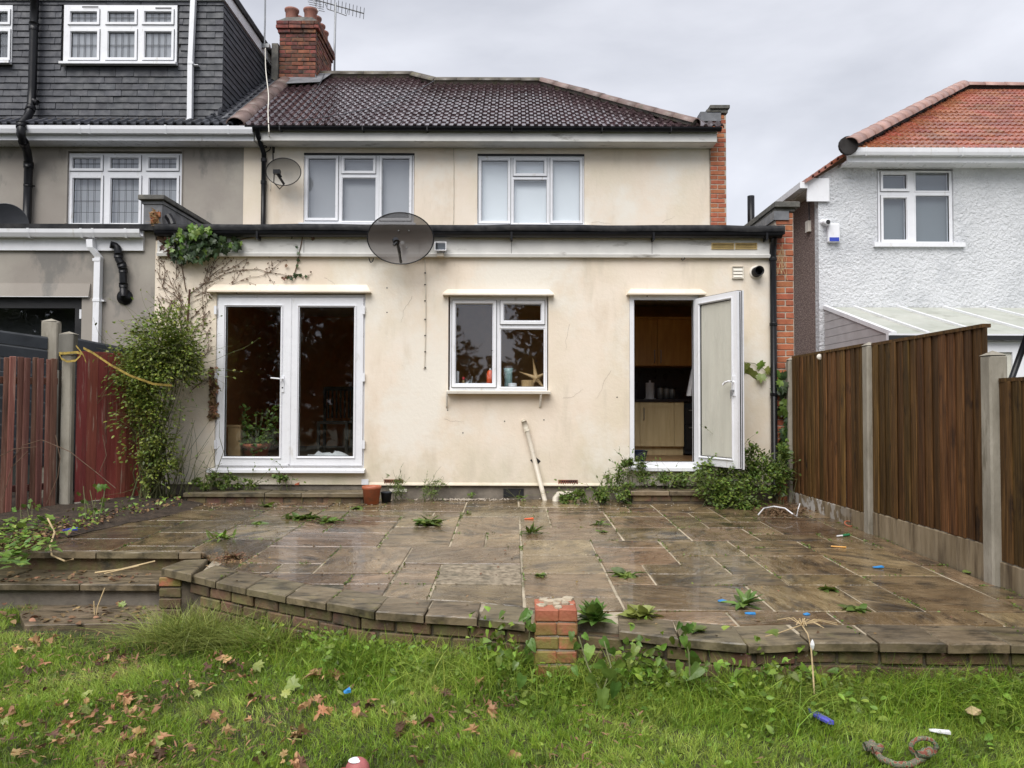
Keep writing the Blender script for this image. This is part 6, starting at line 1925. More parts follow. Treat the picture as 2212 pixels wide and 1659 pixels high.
cable('black cable looping behind the small dish and upper downpipe', [P(594, 291, YM - 0.06), P(590, 310, YM - 0.03), P(590, 345, YM - 0.05), P(592, 372, YM - 0.12)], 0.009, 'black')
cable('black cable from the upper gutter to the downpipe', [P(586, 293, YM - 0.06), P(584, 320, YM - 0.02), P(577, 327, YM - 0.02), P(570, 332, YM - 0.06)], 0.008, 'black')
cable('black cable curling under the upper left gutter', [P(598, 292, YM - 0.06), P(594, 298, YM - 0.03), P(592, 330, YM - 0.012)], 0.008, 'black')
wa = [rp_(*on_roof(x, y), 0.07) for x, y in ((940, 182), (900, 205), (850, 226), (790, 246), (720, 260), (640, 272))]
cable('cable draped down across the brown tiled roof', wa, 0.006, 'dish_solid')
wa = [rp_(*on_roof(x, y), 0.10) for x, y in ((702, 170), (692, 195), (678, 215), (676, 232), (690, 252), (705, 268))]
cable('thin cable wandering down the tiles below the chimney', wa, 0.005, 'dish_solid')
cable('thin pale cable clipped down the upper wall between the windows', [P(980, 306, YM - 0.006), P(980.5, 400, YM - 0.006), P(979.5, 486, YM - 0.006)], 0.007, 'pipe')
c = cable('pale cable hanging down the cream wall below the large dish', [P(917, 556, YF - 0.01), P(919, 600, YF - 0.01), P(919.5, 700, YF - 0.01), P(917, 785, YF - 0.012), P(915, 796, YF - 0.02)], 0.006, 'pipe')
cl = G()
for y in (590, 615, 650, 690, 725, 760, 794): q = P(918.5, y, YF); cl.box(q.x - 0.009, q.x + 0.009, YF - 0.018, YF - 0.003, q.z - 0.006, q.z + 0.006)
split_obj(cl, 'clip', M['black'], c)
cable('black wire loop dangling below the fascia left of the dish', [P(797, 557, YF - 0.05), P(800, 566, YF - 0.05), P(805, 564, YF - 0.05), P(807, 557, YF - 0.05)], 0.006, 'black')
cable('black wire curved over the flat roof edge of the grey house', [P(377, 545, YF - 0.12), P(379, 520, YF - 0.16), P(376, 500, YF - 0.13), P(382, 490, YF - 0.08), P(392, 486, YF), P(408, 490, YF + 0.1)], 0.008, 'black')
bpy.data.objects[bpy.data.objects[-1].name] if False else None
cable('small black hook under the fascia near the louvres', [P(1478, 554, YF - 0.05), P(1479, 559, YF - 0.05), P(1474, 562, YF - 0.05), P(1472, 558, YF - 0.05)], 0.005, 'black')

fl = thing('floodlight', 'small square white framed floodlight right of the large dish', 'floodlight', P(951, 545, YF - 0.04))
x0, x1, z0, z1 = rect(938.5, 522, 964, 541, YF - 0.16)
G().ring(x0 + 0.012, x1 - 0.012, z0 + 0.012, z1 - 0.012, 0.012, YF - 0.16, YF - 0.12, slope=0.004, dy=0.012).obj('bezel', M['white'], fl)
G().box(x0 + 0.01, x1 - 0.01, YF - 0.142, YF - 0.138, z0 + 0.01, z1 - 0.01).obj('glass', M['glass'], fl)
G().add([(x0, YF - 0.12, z0), (x1, YF - 0.12, z0), (x1, YF - 0.12, z1), (x0, YF - 0.12, z1), (x0 + 0.03, YF - 0.06, z0 + 0.02), (x1 - 0.03, YF - 0.06, z0 + 0.02), (x1 - 0.03, YF - 0.06, z1 - 0.02), (x0 + 0.03, YF - 0.06, z1 - 0.02)],
        [(0, 1, 5, 4), (1, 2, 6, 5), (2, 3, 7, 6), (3, 0, 4, 7), (4, 5, 6, 7)]).obj('body', M['steel'], fl)
q0_, q1_ = P(945, 547, YF - 0.1), P(957, 554, YF - 0.1)
G().box(q0_.x - 0.006, q1_.x + 0.006, YF - 0.12, YF - 0.037, q1_.z, q0_.z).obj('sensor', M['pipe'], fl)
g = G()
for sx_ in (x0 + 0.02, x1 - 0.02): g.tube([(sx_, YF - 0.10, z0 + 0.01), ((sx_ + (x0 + x1) / 2) / 2, YF - 0.07, q0_.z)], 0.006, 6)
g.obj('bracket', M['steel'], fl)

# old terracotta pot and small black pot by the step
pt = thing('flower_pot', 'terracotta plastic flower pot standing by the end of the door step', 'flower pot', P(811, 1080, 8.66))
q = PG(811, 1082); q.y = 8.68; q.z = zp(8.68)
k = 8.68 / F
G().lathe([(0.0, 0.004), (15.5 * k, 0.004), (19 * k, 32 * k), (20.5 * k, 33 * k), (21 * k, 39 * k), (19.5 * k, 39.5 * k), (18.5 * k, 33 * k), (15 * k, 6 * k)], 24, q).obj('pot', M['terracotta'], pt, smooth=True)
G().lathe([(0.0, 25 * k), (17.8 * k, 24 * k)], 20, q).obj('soil', M['soil'], pt)
p2 = thing('flower_pot', 'small dark plastic pot half hidden behind the terracotta pot', 'flower pot', q + Vector((0.14, 0.12, 0)))
q2 = q + Vector((0.145, 0.13, 0))
G().lathe([(0.0, 0.0), (0.05, 0.0), (0.062, 0.11), (0.066, 0.112), (0.066, 0.125), (0.06, 0.125), (0.05, 0.02)], 18, q2).obj('pot', M['composite'], p2, smooth=True)
tg = G(); x0, x1, z0, z1 = rect(781, 1035, 796, 1047, YF - 0.02); tg.box(x0, x1, YF - 0.022, YF - 0.018, z0, z1); tg.box(x0 + 0.02, x0 + 0.03, YF - 0.0235, YF - 0.0222, z0 + 0.01, z1 - 0.01)
tag(tg.obj('tag', M['white'], None), 'small white plant tag leaning on the wall above the pot', 'tag')
# white capped pipe end lying in the weeds
g = G(); q = PG(1340, 1084); a = Vector((q.x - 0.02, q.y + 0.10, zp(q.y) + 0.06)); b = Vector((q.x + 0.012, q.y - 0.02, zp(q.y) + 0.036))
wb = thing('pipe_end', 'white pipe end with black mouth lying in the weeds', 'pipe', q)
G().tube([a, b], 0.034, 14).obj('pipe', M['white'], wb, smooth=True)
G().tube([b, b + (b - a).normalized() * 0.004], 0.028, 12).obj('mouth', M['gasket'], wb)

# ------------------------------------------------------------------ kitchen seen through door and window
kY = kdp - 0.02
bc = thing('base_cabinet', 'pale wooden kitchen base cabinets under a dark worktop seen through the door', 'cabinet', (2.0, 10.75, zfl))
yb_ = 10.72
xk0, xk1 = P(1368, 900, yb_).x - 0.5, P(1478, 900, yb_).x
zw = P(1420, 862, yb_).z
G().box(xk0, xk1, yb_ + 0.025, kY, zfl + 0.12, zw - 0.04).obj('carcass', M['cabpale'], bc)
G().box(xk0, xk1 - 0.0, yb_ + 0.07, kY, zfl, zfl + 0.119).obj('plinth', M['cabpale'], bc)
G().box(xk0, 3.1, yb_ - 0.02, kY, zw - 0.039, zw).obj('worktop', M['worktop'], bc)
def shaker(x0, x1, z0, z1, parent, m, y, h=True):
    g = G().plate(x0, x1, z0, z1, [(x0 + 0.07, x1 - 0.07, z0 + 0.07, z1 - 0.07)] if x1 - x0 > 0.25 and z1 - z0 > 0.3 else [], y, y + 0.02)
    if x1 - x0 > 0.25 and z1 - z0 > 0.3: g.box(x0 + 0.07, x1 - 0.07, y + 0.008, y + 0.014, z0 + 0.07, z1 - 0.07)
    d = g.obj('cabinet_door', M[m], parent)
    if h: G().tube([(x0 + 0.05, y - 0.002, z1 - 0.08), (x0 + 0.05, y - 0.03, z1 - 0.09), (x0 + 0.05, y - 0.03, z1 - 0.24), (x0 + 0.05, y - 0.002, z1 - 0.25)], 0.006, 6).obj('handle', M['steel'], d)
    return d
xs_ = [P(x, 900, yb_).x for x in (1330, 1381, 1383, 1455, 1457, 1477)]
zt0_, zb0_ = zw - 0.045, zfl + 0.125
hh = (zt0_ - zb0_)
for a, b in ((0.0, 0.20), (0.205, 0.42), (0.425, 1.0)): shaker(xs_[0], xs_[1], zt0_ - b * hh, zt0_ - a * hh, bc, 'cabpale', yb_ + 0.003, False)
shaker(xs_[2], xs_[3], zb0_, zt0_, bc, 'cabpale', yb_ + 0.003)
shaker(xs_[4], xs_[5], zb0_, zt0_, bc, 'cabpale', yb_ + 0.003, False)
wc = thing('wall_cabinet', 'warm wood wall cabinets above the worktop seen through the kitchen door', 'cabinet', (2.0, 10.9, 1.7))
yu = 10.85
xu = [P(x, 740, yu).x for x in (1290, 1418.5, 1420.5, 1560)]
zu0, zu1 = P(1420, 790, yu).z, P(1420, 689, yu).z
G().box(xu[0], xu[3], yu + 0.022, kY, zu0, zu1).obj('carcass', M['cab'], wc)
shaker(xu[0], xu[1], zu0 + 0.01, zu1 - 0.005, wc, 'cab', yu, False)
shaker(xu[2], xu[3], zu0 + 0.01, zu1 - 0.005, wc, 'cab', yu, False)
G().box(xu[0], xu[3], yu - 0.02, kY, zu1 + 0.002, zu1 + 0.03).obj('cornice', M['cab'], wc)
for x in (1413.5, 1427): 
    q = P(x, 770, yu); G().tube([(q.x, yu - 0.002, q.z + 0.09), (q.x, yu - 0.03, q.z + 0.08), (q.x, yu - 0.03, q.z - 0.08), (q.x, yu - 0.002, q.z - 0.09)], 0.006, 6).obj('handle', M['steel'], wc)
struct_ = G().box(xk0, 3.1, kY + 0.001, kY + 0.012, zw, zu0).obj('splashback', M['splash'], house)
ov = thing('oven', 'dark built in oven right of the pale cabinets', 'oven', (2.5, 10.7, zfl))
xo0, xo1 = P(1479, 900, yb_).x, P(1479, 900, yb_).x + 0.58
G().box(xo0, xo1, yb_ + 0.01, kY, zfl + 0.02, zw - 0.042).obj('body', M['composite'], ov)
for za, zb__ in ((0.08, 0.42), (0.44, 0.66)): 
    od = G().box(xo0 + 0.01, xo1 - 0.01, yb_ - 0.012, yb_ + 0.009, zfl + za, zfl + zb__).obj('oven_door', M['gasket'], ov)
    G().tube([(xo0 + 0.05, yb_ - 0.04, zfl + zb__ - 0.03), (xo1 - 0.05, yb_ - 0.04, zfl + zb__ - 0.03)], 0.009, 8).obj('handle', M['steel'], od)
kt = thing('paper_towel_roll', 'white paper towel roll standing on the kitchen worktop', 'paper towel', P(1404, 858, 10.95))
q = P(1404, 850, 10.95); q.z = zw
G().lathe([(0.0, 0.0), (0.085, 0.0), (0.085, 0.012), (0.062, 0.012), (0.062, 0.235), (0.015, 0.235), (0.015, 0.27), (0.0, 0.27)], 18, q).obj('roll', M['cloth'], kt, smooth=False)
for i, (x, lab) in enumerate(((1427, 'shiny steel canister nearest the paper towel roll'), (1440, 'middle one of three shiny steel canisters on the worktop'), (1452, 'steel canister furthest right of three on the worktop'))):
    t = thing('canister', lab, 'canister', P(x, 858, 10.9), 'canisters on the kitchen worktop')
    q = P(x, 850, 10.9); q.z = zw
    G().lathe([(0.0, 0.0), (0.045, 0.0), (0.045, 0.16 - 0.01 * i)], 16, q).obj('body', M['steel'], t, smooth=True)
    G().lathe([(0.047, 0.16 - 0.01 * i), (0.047, 0.18 - 0.01 * i), (0.0, 0.185 - 0.01 * i)], 16, q).obj('lid', M['gasket'], t)
t = thing('tea_towel', 'white tea towel hanging inside the kitchen door opening', 'towel', P(1492, 850, 10.0))
q = [P(1494, 795, 9.9), P(1506, 795, 9.9), P(1506, 856, 9.9), P(1482, 855, 9.9)]
g = G()
for k in range(8):
    u, v = k / 8, (k + 1) / 8
    y0_, y1_ = 0.02 * math.sin(u * 14), 0.02 * math.sin(v * 14)
    a, b, c, d = q[0].lerp(q[1], u), q[0].lerp(q[1], v), q[3].lerp(q[2], v), q[3].lerp(q[2], u)
    o_ = Vector((0, 0.006, 0))
    for p_, yy in ((a, y0_), (b, y1_), (c, y1_ * 1.6), (d, y0_ * 1.6)): p_.y += yy
    g.add([a, b, c, d, a + o_, b + o_, c + o_, d + o_], [(0, 1, 2, 3), (7, 6, 5, 4)])
g.obj('cloth', M['cloth'], t)
bs = thing('storage_tub', 'dark blue tub on the floor just inside the kitchen door', 'tub', P(1380, 995, 9.4))
q = P(1376, 990, 9.45)
G().lathe([(0.0, 0.0), (0.10, 0.0), (0.13, 0.13), (0.14, 0.14), (0.13, 0.14), (0.10, 0.01)], 18, (q.x, 9.45, zfl)).obj('tub', M['navy'], bs)
# kitchen window sill objects
yS = YF + 0.21
zS = P(1080, 838, yS).z
G().box(h_kwin[0], h_kwin[1], YF + 0.125, YF + 0.34, zS - 0.03, zS).obj('inner_sill', M['white'], house)
def sillthing(name, label, cat, x): 
    q = P(x, 830, yS); q.z = zS
    return thing(name, label, cat, q), q
t, q = sillthing('bottle', 'tall orange squeezy bottle behind the kitchen window frame', 'bottle', 1059)
G().lathe([(0.0, 0.0), (0.045, 0.0), (0.045, 0.17), (0.03, 0.21), (0.015, 0.215)], 16, q).obj('body', M['orange'], t, smooth=True)
G().lathe([(0.014, 0.215), (0.012, 0.235), (0.0, 0.24)], 12, q).obj('cap', M['cloth'], t)
t, q = sillthing('basket', 'round woven basket on the kitchen window sill', 'basket', 1140)
G().lathe([(0.0, 0.0), (0.075, 0.0), (0.08, 0.095), (0.07, 0.095), (0.065, 0.01)], 18, q).obj('basket', M['oak'], t)
t, q = sillthing('starfish', 'large dried starfish propped on the window sill beside the basket', 'starfish', 1158)
g = G(); c = q + Vector((0.0, -0.02, 0.12))
for a, l in ((100, 0.25), (160, 0.22), (28, 0.19), (-52, 0.17), (-125, 0.13)):
    d = Vector((math.cos(R(a)), -0.15, math.sin(R(a))))
    g.tube([c, c + d * l * 0.5, c + d * l], 0.03, 8, 0.004)
g.obj('body', M['oak'], t, smooth=True)
t, q = sillthing('glass_vase', 'pale teal glass vase on the kitchen window sill', 'vase', 1098)
G().lathe([(0.0, 0.0), (0.045, 0.0), (0.05, 0.18), (0.06, 0.24), (0.055, 0.24), (0.045, 0.18), (0.04, 0.01)], 14, q).obj('body', M['aqua'], t, smooth=True)
t, q = sillthing('jar', 'squat white jar in front of the teal vase', 'jar', 1107); q.y -= 0.06
G().lathe([(0.0, 0.0), (0.05, 0.0), (0.052, 0.04), (0.05, 0.055), (0.0, 0.06)], 16, q).obj('jar', M['cloth'], t)
t, q = sillthing('tube', 'striped white tube at the left end of the window sill', 'tube', 988)
G().lathe([(0.0, 0.0), (0.018, 0.0), (0.022, 0.2), (0.0, 0.205)], 10, q).obj('tube', M['cloth'], t)
t, q = sillthing('bottle', 'slim bottle with a red cap on the window sill', 'bottle', 1001)
G().lathe([(0.0, 0.0), (0.014, 0.0), (0.014, 0.08), (0.008, 0.1)], 10, q).obj('body', M['oak'], t)
G().lathe([(0.016, 0.1), (0.016, 0.13), (0.0, 0.135)], 10, q).obj('cap', M['red'], t)
t, q = sillthing('ornament', 'grey bird shaped ornament on the window sill', 'ornament', 1012)
g = G(); g.tube([q + Vector((-0.05, 0, 0.03)), q + Vector((0, 0, 0.06)), q + Vector((0.03, 0, 0.10))], 0.03, 10, 0.018); g.tube([q + Vector((0.035, 0, 0.06)), q + Vector((0.045, 0, 0.14))], 0.01, 8); g.obj('body', M['steel'], t, smooth=True)
t, q = sillthing('packet', 'small white square packet on the window sill', 'packet', 1022)
G().box(q.x - 0.035, q.x + 0.035, q.y - 0.02, q.y + 0.0, q.z, q.z + 0.06).obj('packet', M['cloth'], t)

# living room seen through the french doors
hp_ = thing('house_plant', 'bushy house plant in a terracotta pot behind the left french door', 'house plant', P(555, 985, YF + 0.45))
q = P(553, 985, YF + 0.45); q.z = zfl
G().lathe([(0.0, 0.0), (0.13, 0.0), (0.16, 0.16), (0.175, 0.165), (0.175, 0.21), (0.16, 0.21), (0.14, 0.17)], 20, q).obj('pot', M['terracotta'], hp_, smooth=True)
random.seed(5)
ps = []
for k in range(420):
    a = random.uniform(0, 6.28); r = random.random() ** 0.5 * 0.26; h = random.uniform(0.2, 0.62)
    ps.append((q.x + 0.04 + r * math.cos(a) * (1.0 - 0.6 * abs(h - 0.4)), q.y + r * math.sin(a) * 0.7, q.z + h * (0.75 + 0.35 * math.cos(a * 2))))
scatter('foliage', OVAL, ps, np.array([[random.uniform(-1, 1), -0.4, random.uniform(-0.3, 0.8)] for _ in ps]), 0.06, M['leaf_weed'], hp_)
g = G()
for k in range(7): g.tube([q + Vector((0, 0, 0.15)), q + Vector((random.uniform(-0.18, 0.2), random.uniform(-0.1, 0.1), random.uniform(0.35, 0.6)))], 0.007, 5)
g.obj('stem', M['greenstem'], hp_)
t = thing('wooden_post', 'square pale wooden post inside the left french door', 'furniture', P(507, 985, YF + 0.35))
a, b = P(494, 925, YF + 0.35), P(521, 925, YF + 0.35)
G().box(a.x, b.x, YF + 0.33, YF + 0.45, zfl, P(507, 922, YF + 0.35).z).obj('post', M['oak'], t)
G().box(a.x - 0.05, b.x + 0.004, YF + 0.32, YF + 0.46, P(507, 922, YF + 0.35).z, P(507, 918, YF + 0.35).z).obj('top', M['oak'], t)
t = thing('bedding', 'crumpled white bedding on the floor behind the right french door', 'bedding', P(710, 985, YF + 0.4))
random.seed(6)
g = G(); c0_, c1_ = P(655, 985, YF + 0.4), P(762, 985, YF + 0.4)
n_ = 14; vs, fs = [], []
for j in range(6):
    for i in range(n_):
        u = i / (n_ - 1); v = j / 5
        hgt_ = 0.09 * math.sin(math.pi * u) ** 0.4 * math.sin(math.pi * v) ** 0.5 * random.uniform(0.5, 1.5)
        vs.append((c0_.x + (c1_.x - c0_.x) * u, YF + 0.25 + 0.35 * v, zfl + 0.005 + hgt_))
for j in range(5):
    for i in range(n_ - 1): fs.append((j * n_ + i, j * n_ + i + 1, (j + 1) * n_ + i + 1, (j + 1) * n_ + i))
g.add(vs, fs); g.obj('cloth', M['cloth'], t, smooth=True)
t = thing('chair', 'dark slatted chair in the room behind the right french door', 'chair', (-2.15, 11.0, zfl))
xc = P(725, 900, 11.0).x
G().box(xc - 0.22, xc + 0.22, 10.8, 11.2, zfl + 0.42, zfl + 0.46).obj('seat', M['bark'], t)
for dx in (-0.2, 0.2):
    for y_, h_ in ((10.82, 0.42), (11.18, 0.95)): G().box(xc + dx - 0.02, xc + dx + 0.02, y_ - 0.02, y_ + 0.02, zfl, zfl + h_).obj('leg', M['bark'], t)
for k in range(6): x_ = xc - 0.15 + k * 0.06; G().box(x_ - 0.012, x_ + 0.012, 11.17, 11.19, zfl + 0.5, zfl + 0.9).obj('slat', M['bark'], t)
G().box(xc - 0.2, xc + 0.2, 11.165, 11.195, zfl + 0.9, zfl + 0.96).obj('top_rail', M['bark'], t)

# ================================================================== climbing plants
def walk(g, p, a, l, r, depth, out, step=0.05, bend=0.25, y=None, lim=None):
    pts_ = [Vector(p)]
    n_ = max(2, int(l / step))
    for i in range(n_):
        a += random.uniform(-bend, bend)
        q_ = pts_[-1] + Vector((math.cos(a), random.uniform(-0.15, 0.15), math.sin(a))) * step
        q_.y = (y if y is not None else q_.y) + random.uniform(-0.005, 0.005)
        if lim and not lim(q_): break
        pts_.append(q_)
        out.append((q_.copy(), a))
        if depth > 0 and random.random() < 0.16: walk(g, q_, a + random.choice((-1, 1)) * random.uniform(0.4, 0.9), l * random.uniform(0.3, 0.6), r * 0.7, depth - 1, out, step, bend, y, lim)
    if len(pts_) > 1: g.tube(pts_, r, 4, r * 0.5)

# bare stems fanned over the cream wall, and the ivy left on the fascia
random.seed(23)
cw = thing('dead_creeper', 'bare dead creeper stems fanned across the cream wall left of the french doors', 'climbing plant', P(405, 1000, YF))
g = G(); out = []
limw = lambda q_: q_.x > XL + 0.03 and q_.z < Z(560, YF) and q_.x < X(672, YF) and not (q_.x > X(456, YF) and q_.z < Z(630, YF))
for x_, y_, a, l in ((405, 690, 1.5, 0.9), (412, 690, 1.0, 1.3), (400, 690, 2.0, 0.8), (405, 640, 0.75, 1.5), (420, 640, 0.5, 1.7), (395, 650, 2.5, 0.6), (415, 720, 1.0, 1.3), (440, 740, 1.2, 0.8), (400, 760, 1.9, 0.7), (430, 780, 0.9, 0.5), (430, 615, 0.35, 1.5), (410, 850, 1.2, 0.9), (380, 850, 1.7, 1.0), (450, 600, 0.6, 1.0), (360, 700, 1.8, 0.8), (430, 690, 0.8, 0.9), (420, 800, 1.0, 0.9), (350, 620, 1.4, 0.4), (345, 600, 1.9, 0.4), (470, 590, 0.3, 1.1), (380, 600, 1.3, 0.4)):
    p_ = P(x_, y_, YF - 0.012)
    walk(g, p_, a, l, 0.0045, 2, out, 0.04, 0.22, YF - 0.010, limw)
g.obj('stem', M['stem'], cw)
sel = [o for o in out if random.random() < 0.8]
ps = [(q_.x + random.uniform(-0.03, 0.03), YF - 0.016, q_.z + random.uniform(-0.03, 0.03)) for q_, a in sel]
o = scatter('rootlets', DIAMOND, ps, np.array([[math.cos(a), -0.1, math.sin(a)] for q_, a in sel]), 0.028, M['stem'], cw, normal=(0, -1, 0), wob=0.5)
o['kind'] = 'stuff'
g = G()
for a_, b_ in (((410, 625), (404, 715)), ((386, 682), (397, 725))): g.tube([P(*a_, YF - 0.04), P(*b_, YF - 0.04)], 0.012, 6)
split_obj(g, 'cut_stem', M['rust'], cw)
# stub climbing up the door frame
random.seed(29)
ps = []
for k in range(140): q = P(460 + random.gauss(0, 3.0), random.uniform(795, 905), YF - 0.03); ps.append(tuple(q))
o = scatter('old_leaves', IVY, ps, np.array([[random.uniform(-1, 1), -0.3, random.uniform(-1, 0.6)] for _ in ps]), 0.05, M['litter'], cw, normal=(0, -1, 0.2))
o['kind'] = 'stuff'

iv = thing('ivy', 'dark green ivy hanging over the fascia at the left end of the flat roof', 'ivy', P(430, 520, YF - 0.1))
random.seed(37)
ivm = [leaf_mesh('leaf', IVY, M['leaf_dark'], 0.15, 0.25) for _ in range(3)] 
ivb = [leaf_mesh('leaf', IVY, M['leaf_broad'], 0.15, 0.25), leaf_mesh('leaf', IVY, M['leaf_bright'], 0.15, 0.25)]
ivl = [leaf_mesh('leaf', IVY, M['leaf_brown'], 0.2, 0.4) for _ in range(1)]
def hang(t, px, py, depth, mesh, size, ndir=None, spin=None):
    q_ = P(px, py, depth)
    rx_ = R(random.uniform(55, 115)); rz_ = random.uniform(-0.7, 0.7); sp_ = (random.uniform(-0.9, 0.9) + math.pi) if spin is None else spin
    rot_m = Matrix.Rotation(rz_, 3, 'Z') @ Matrix.Rotation(rx_, 3, 'X') @ Matrix.Rotation(sp_, 3, 'Z')
    put('leaf', mesh, t, q_, rot=rot_m.to_euler(), sc=size * random.uniform(0.75, 1.25))
cnt = 0
while cnt < 235:
    x_ = random.uniform(345, 520); y_ = random.uniform(500, 568)
    top = np.interp(x_, [340, 370, 400, 430, 470, 520], [512, 508, 496, 500, 508, 517]); bot = np.interp(x_, [340, 365, 395, 430, 460, 490, 520], [528, 548, 566, 562, 552, 546, 534])
    if not (top < y_ < bot): continue
    cnt += 1
    br = random.random() < 0.06
    m_ = random.choice(ivb) if br else (ivl[0] if x_ < 372 and random.random() < 0.6 else random.choice(ivm))
    hang(iv, x_, y_, YF - random.uniform(0.05, 0.19), m_, 0.072)
for (cx_, cy_, sx_, sy_, n_) in ((390, 506, 9, 16, 14), (420, 495, 9, 20, 22), (450, 500, 8, 10, 7)):
    for _ in range(n_): hang(iv, random.gauss(cx_, sx_ * 0.6), random.gauss(cy_, sy_ * 0.5), YF - random.uniform(0.17, 0.22), random.choice(ivb), 0.07)
for x_, y_ in ((633, 510), (640, 532), (646, 545), (642, 560), (620, 572), (643, 572), (635, 590), (610, 598), (617, 597), (624, 597), (630, 596), (636, 594), (642, 592), (648, 592), (614, 600), (628, 599), (676, 512), (662, 595)):
    hang(iv, x_, y_, YF - 0.07 if y_ < 556 else YF - 0.03, random.choice(ivm + ivl), 0.045)
g = G()
for pts_ in ([(352, 545), (380, 535), (420, 540), (470, 530), (530, 515), (550, 512)], [(655, 505), (650, 530), (642, 570), (636, 592)], [(390, 560), (395, 590), (402, 630)]):
    g.tube([P(x_, y_, YF - 0.045 if y_ < 556 else YF - 0.012) for x_, y_ in pts_], 0.006, 5)
g.obj('stem', M['stem'], iv)
# rusty dead fern growing out of the parapet
df = thing('dead_fern', 'rust brown dead plant sprouting from the left parapet', 'plant', P(337, 480, YF - 0.08))
ps = [tuple(P(random.gauss(337, 4), random.uniform(455, 490), YF - random.uniform(0.08, 0.14))) for _ in range(60)]
scatter('fronds', LANCE, ps, np.array([[random.uniform(-1, 1), -0.5, random.uniform(-0.4, 1)] for _ in ps]), 0.07, M['leaf_tan'], df)

# the big shrub on the left
def bush(name, label, cat, blobs, n, size, m, stems, outline=OVAL, stem_m='greenstem', loc=None, whisk=0, wisp=(0.3, 0.7)):
    """blobs: (centre, radii, share)"""
    t = thing(name, label, cat, loc or blobs[0][0])
    ps, ds = [], []
    tot = sum(b[2] for b in blobs)
    for c, rad, sh in blobs:
        k = int(n * sh / tot)
        # clumps inside the blob, so that gaps stay between them
        cl_ = [Vector((random.gauss(0, 0.5), random.gauss(0, 0.5), random.gauss(0, 0.5))) for _ in range(max(6, k // 45))]
        for i in range(k):
            b = random.choice(cl_)
            v = Vector((b.x + random.gauss(0, 0.20), b.y + random.gauss(0, 0.20), b.z + random.gauss(0, 0.20)))
            ps.append((c[0] + v.x * rad[0], c[1] + v.y * rad[1], c[2] + v.z * rad[2]))
            ds.append((v.x + random.uniform(-0.6, 0.6), v.y - 0.2, v.z * 0.5 + random.uniform(-0.5, 0.6)))
    g = G()
    for a, b, r in stems:
        a, b = Vector(a), Vector(b)
        mid = (a + b) / 2 + Vector((random.uniform(-0.1, 0.1), random.uniform(-0.06, 0.06), random.uniform(-0.02, 0.12)))
        g.tube([a, a.lerp(mid, 0.5) + Vector((random.uniform(-0.02, 0.02), 0, 0)), mid, mid.lerp(b, 0.5) + Vector((random.uniform(-0.03, 0.03), 0, 0)), b], r, 5, r * 0.35)
    for k in range(whisk):
        p_ = Vector(random.choice(ps)); a = random.uniform(0, 6.28); l = random.uniform(*wisp)
        q_ = [p_]
        for i in range(6):
            a += random.uniform(-0.3, 0.3)
            q_.append(q_[-1] + Vector((math.cos(a), random.uniform(-0.3, 0.2), math.sin(a) * 0.8)) * l / 6)
            if random.random() < 0.6: ps.append(tuple(q_[-1])); ds.append((math.cos(a), -0.2, math.sin(a)))
        g.tube(q_, 0.0028, 4, 0.001)
    f = scatter('foliage', outline, ps, np.array(ds), size, M[m], t)
    if g.v: g.obj('stem', M[stem_m], t)
    return t
random.seed(43)
def B(x, y, Y, rx, ry, rz, s): return (tuple(P(x, y, Y)), (rx, ry, rz), s)
root = [P(330, 1065, 8.75), P(350, 1060, 8.8), P(310, 1070, 8.65), P(390, 1055, 8.85)]
stems = []
for k in range(60):
    r_ = random.choice(root[:3]) + Vector((random.uniform(-0.12, 0.12), random.uniform(-0.1, 0.1), 0)); r_.z = 0
    stems.append((r_, P(random.uniform(285, 400), random.uniform(740, 960), random.uniform(8.45, 8.85)), random.uniform(0.006, 0.011)))
for k in range(16):
    r_ = root[3] + Vector((random.uniform(-0.15, 0.3), random.uniform(-0.1, 0.05), 0)); r_.z = 0
    stems.append((r_, P(random.uniform(390, 480), random.uniform(900, 1010), random.uniform(8.6, 8.95)), random.uniform(0.004, 0.006)))
for x_, y_ in ((380, 660), (300, 685), (270, 660), (340, 690), (430, 690), (250, 690)):
    stems.append((P(345, 780, 8.65), P(x_ + random.uniform(-15, 15), y_, 8.6), 0.004))
bush('shrub', 'tall tangled green shrub against the left corner of the cream wall', 'shrub',
     [B(358, 735, 8.62, 0.34, 0.25, 0.30, 3.4), B(330, 790, 8.6, 0.40, 0.25, 0.28, 3.0), B(395, 775, 8.7, 0.22, 0.2, 0.25, 1.4), B(320, 880, 8.55, 0.24, 0.22, 0.42, 2.2), B(345, 980, 8.6, 0.18, 0.2, 0.35, 1.0), B(300, 820, 8.5, 0.3, 0.2, 0.2, 1.1)],
     12500, 0.038, 'leaf_shrub', stems, whisk=190)

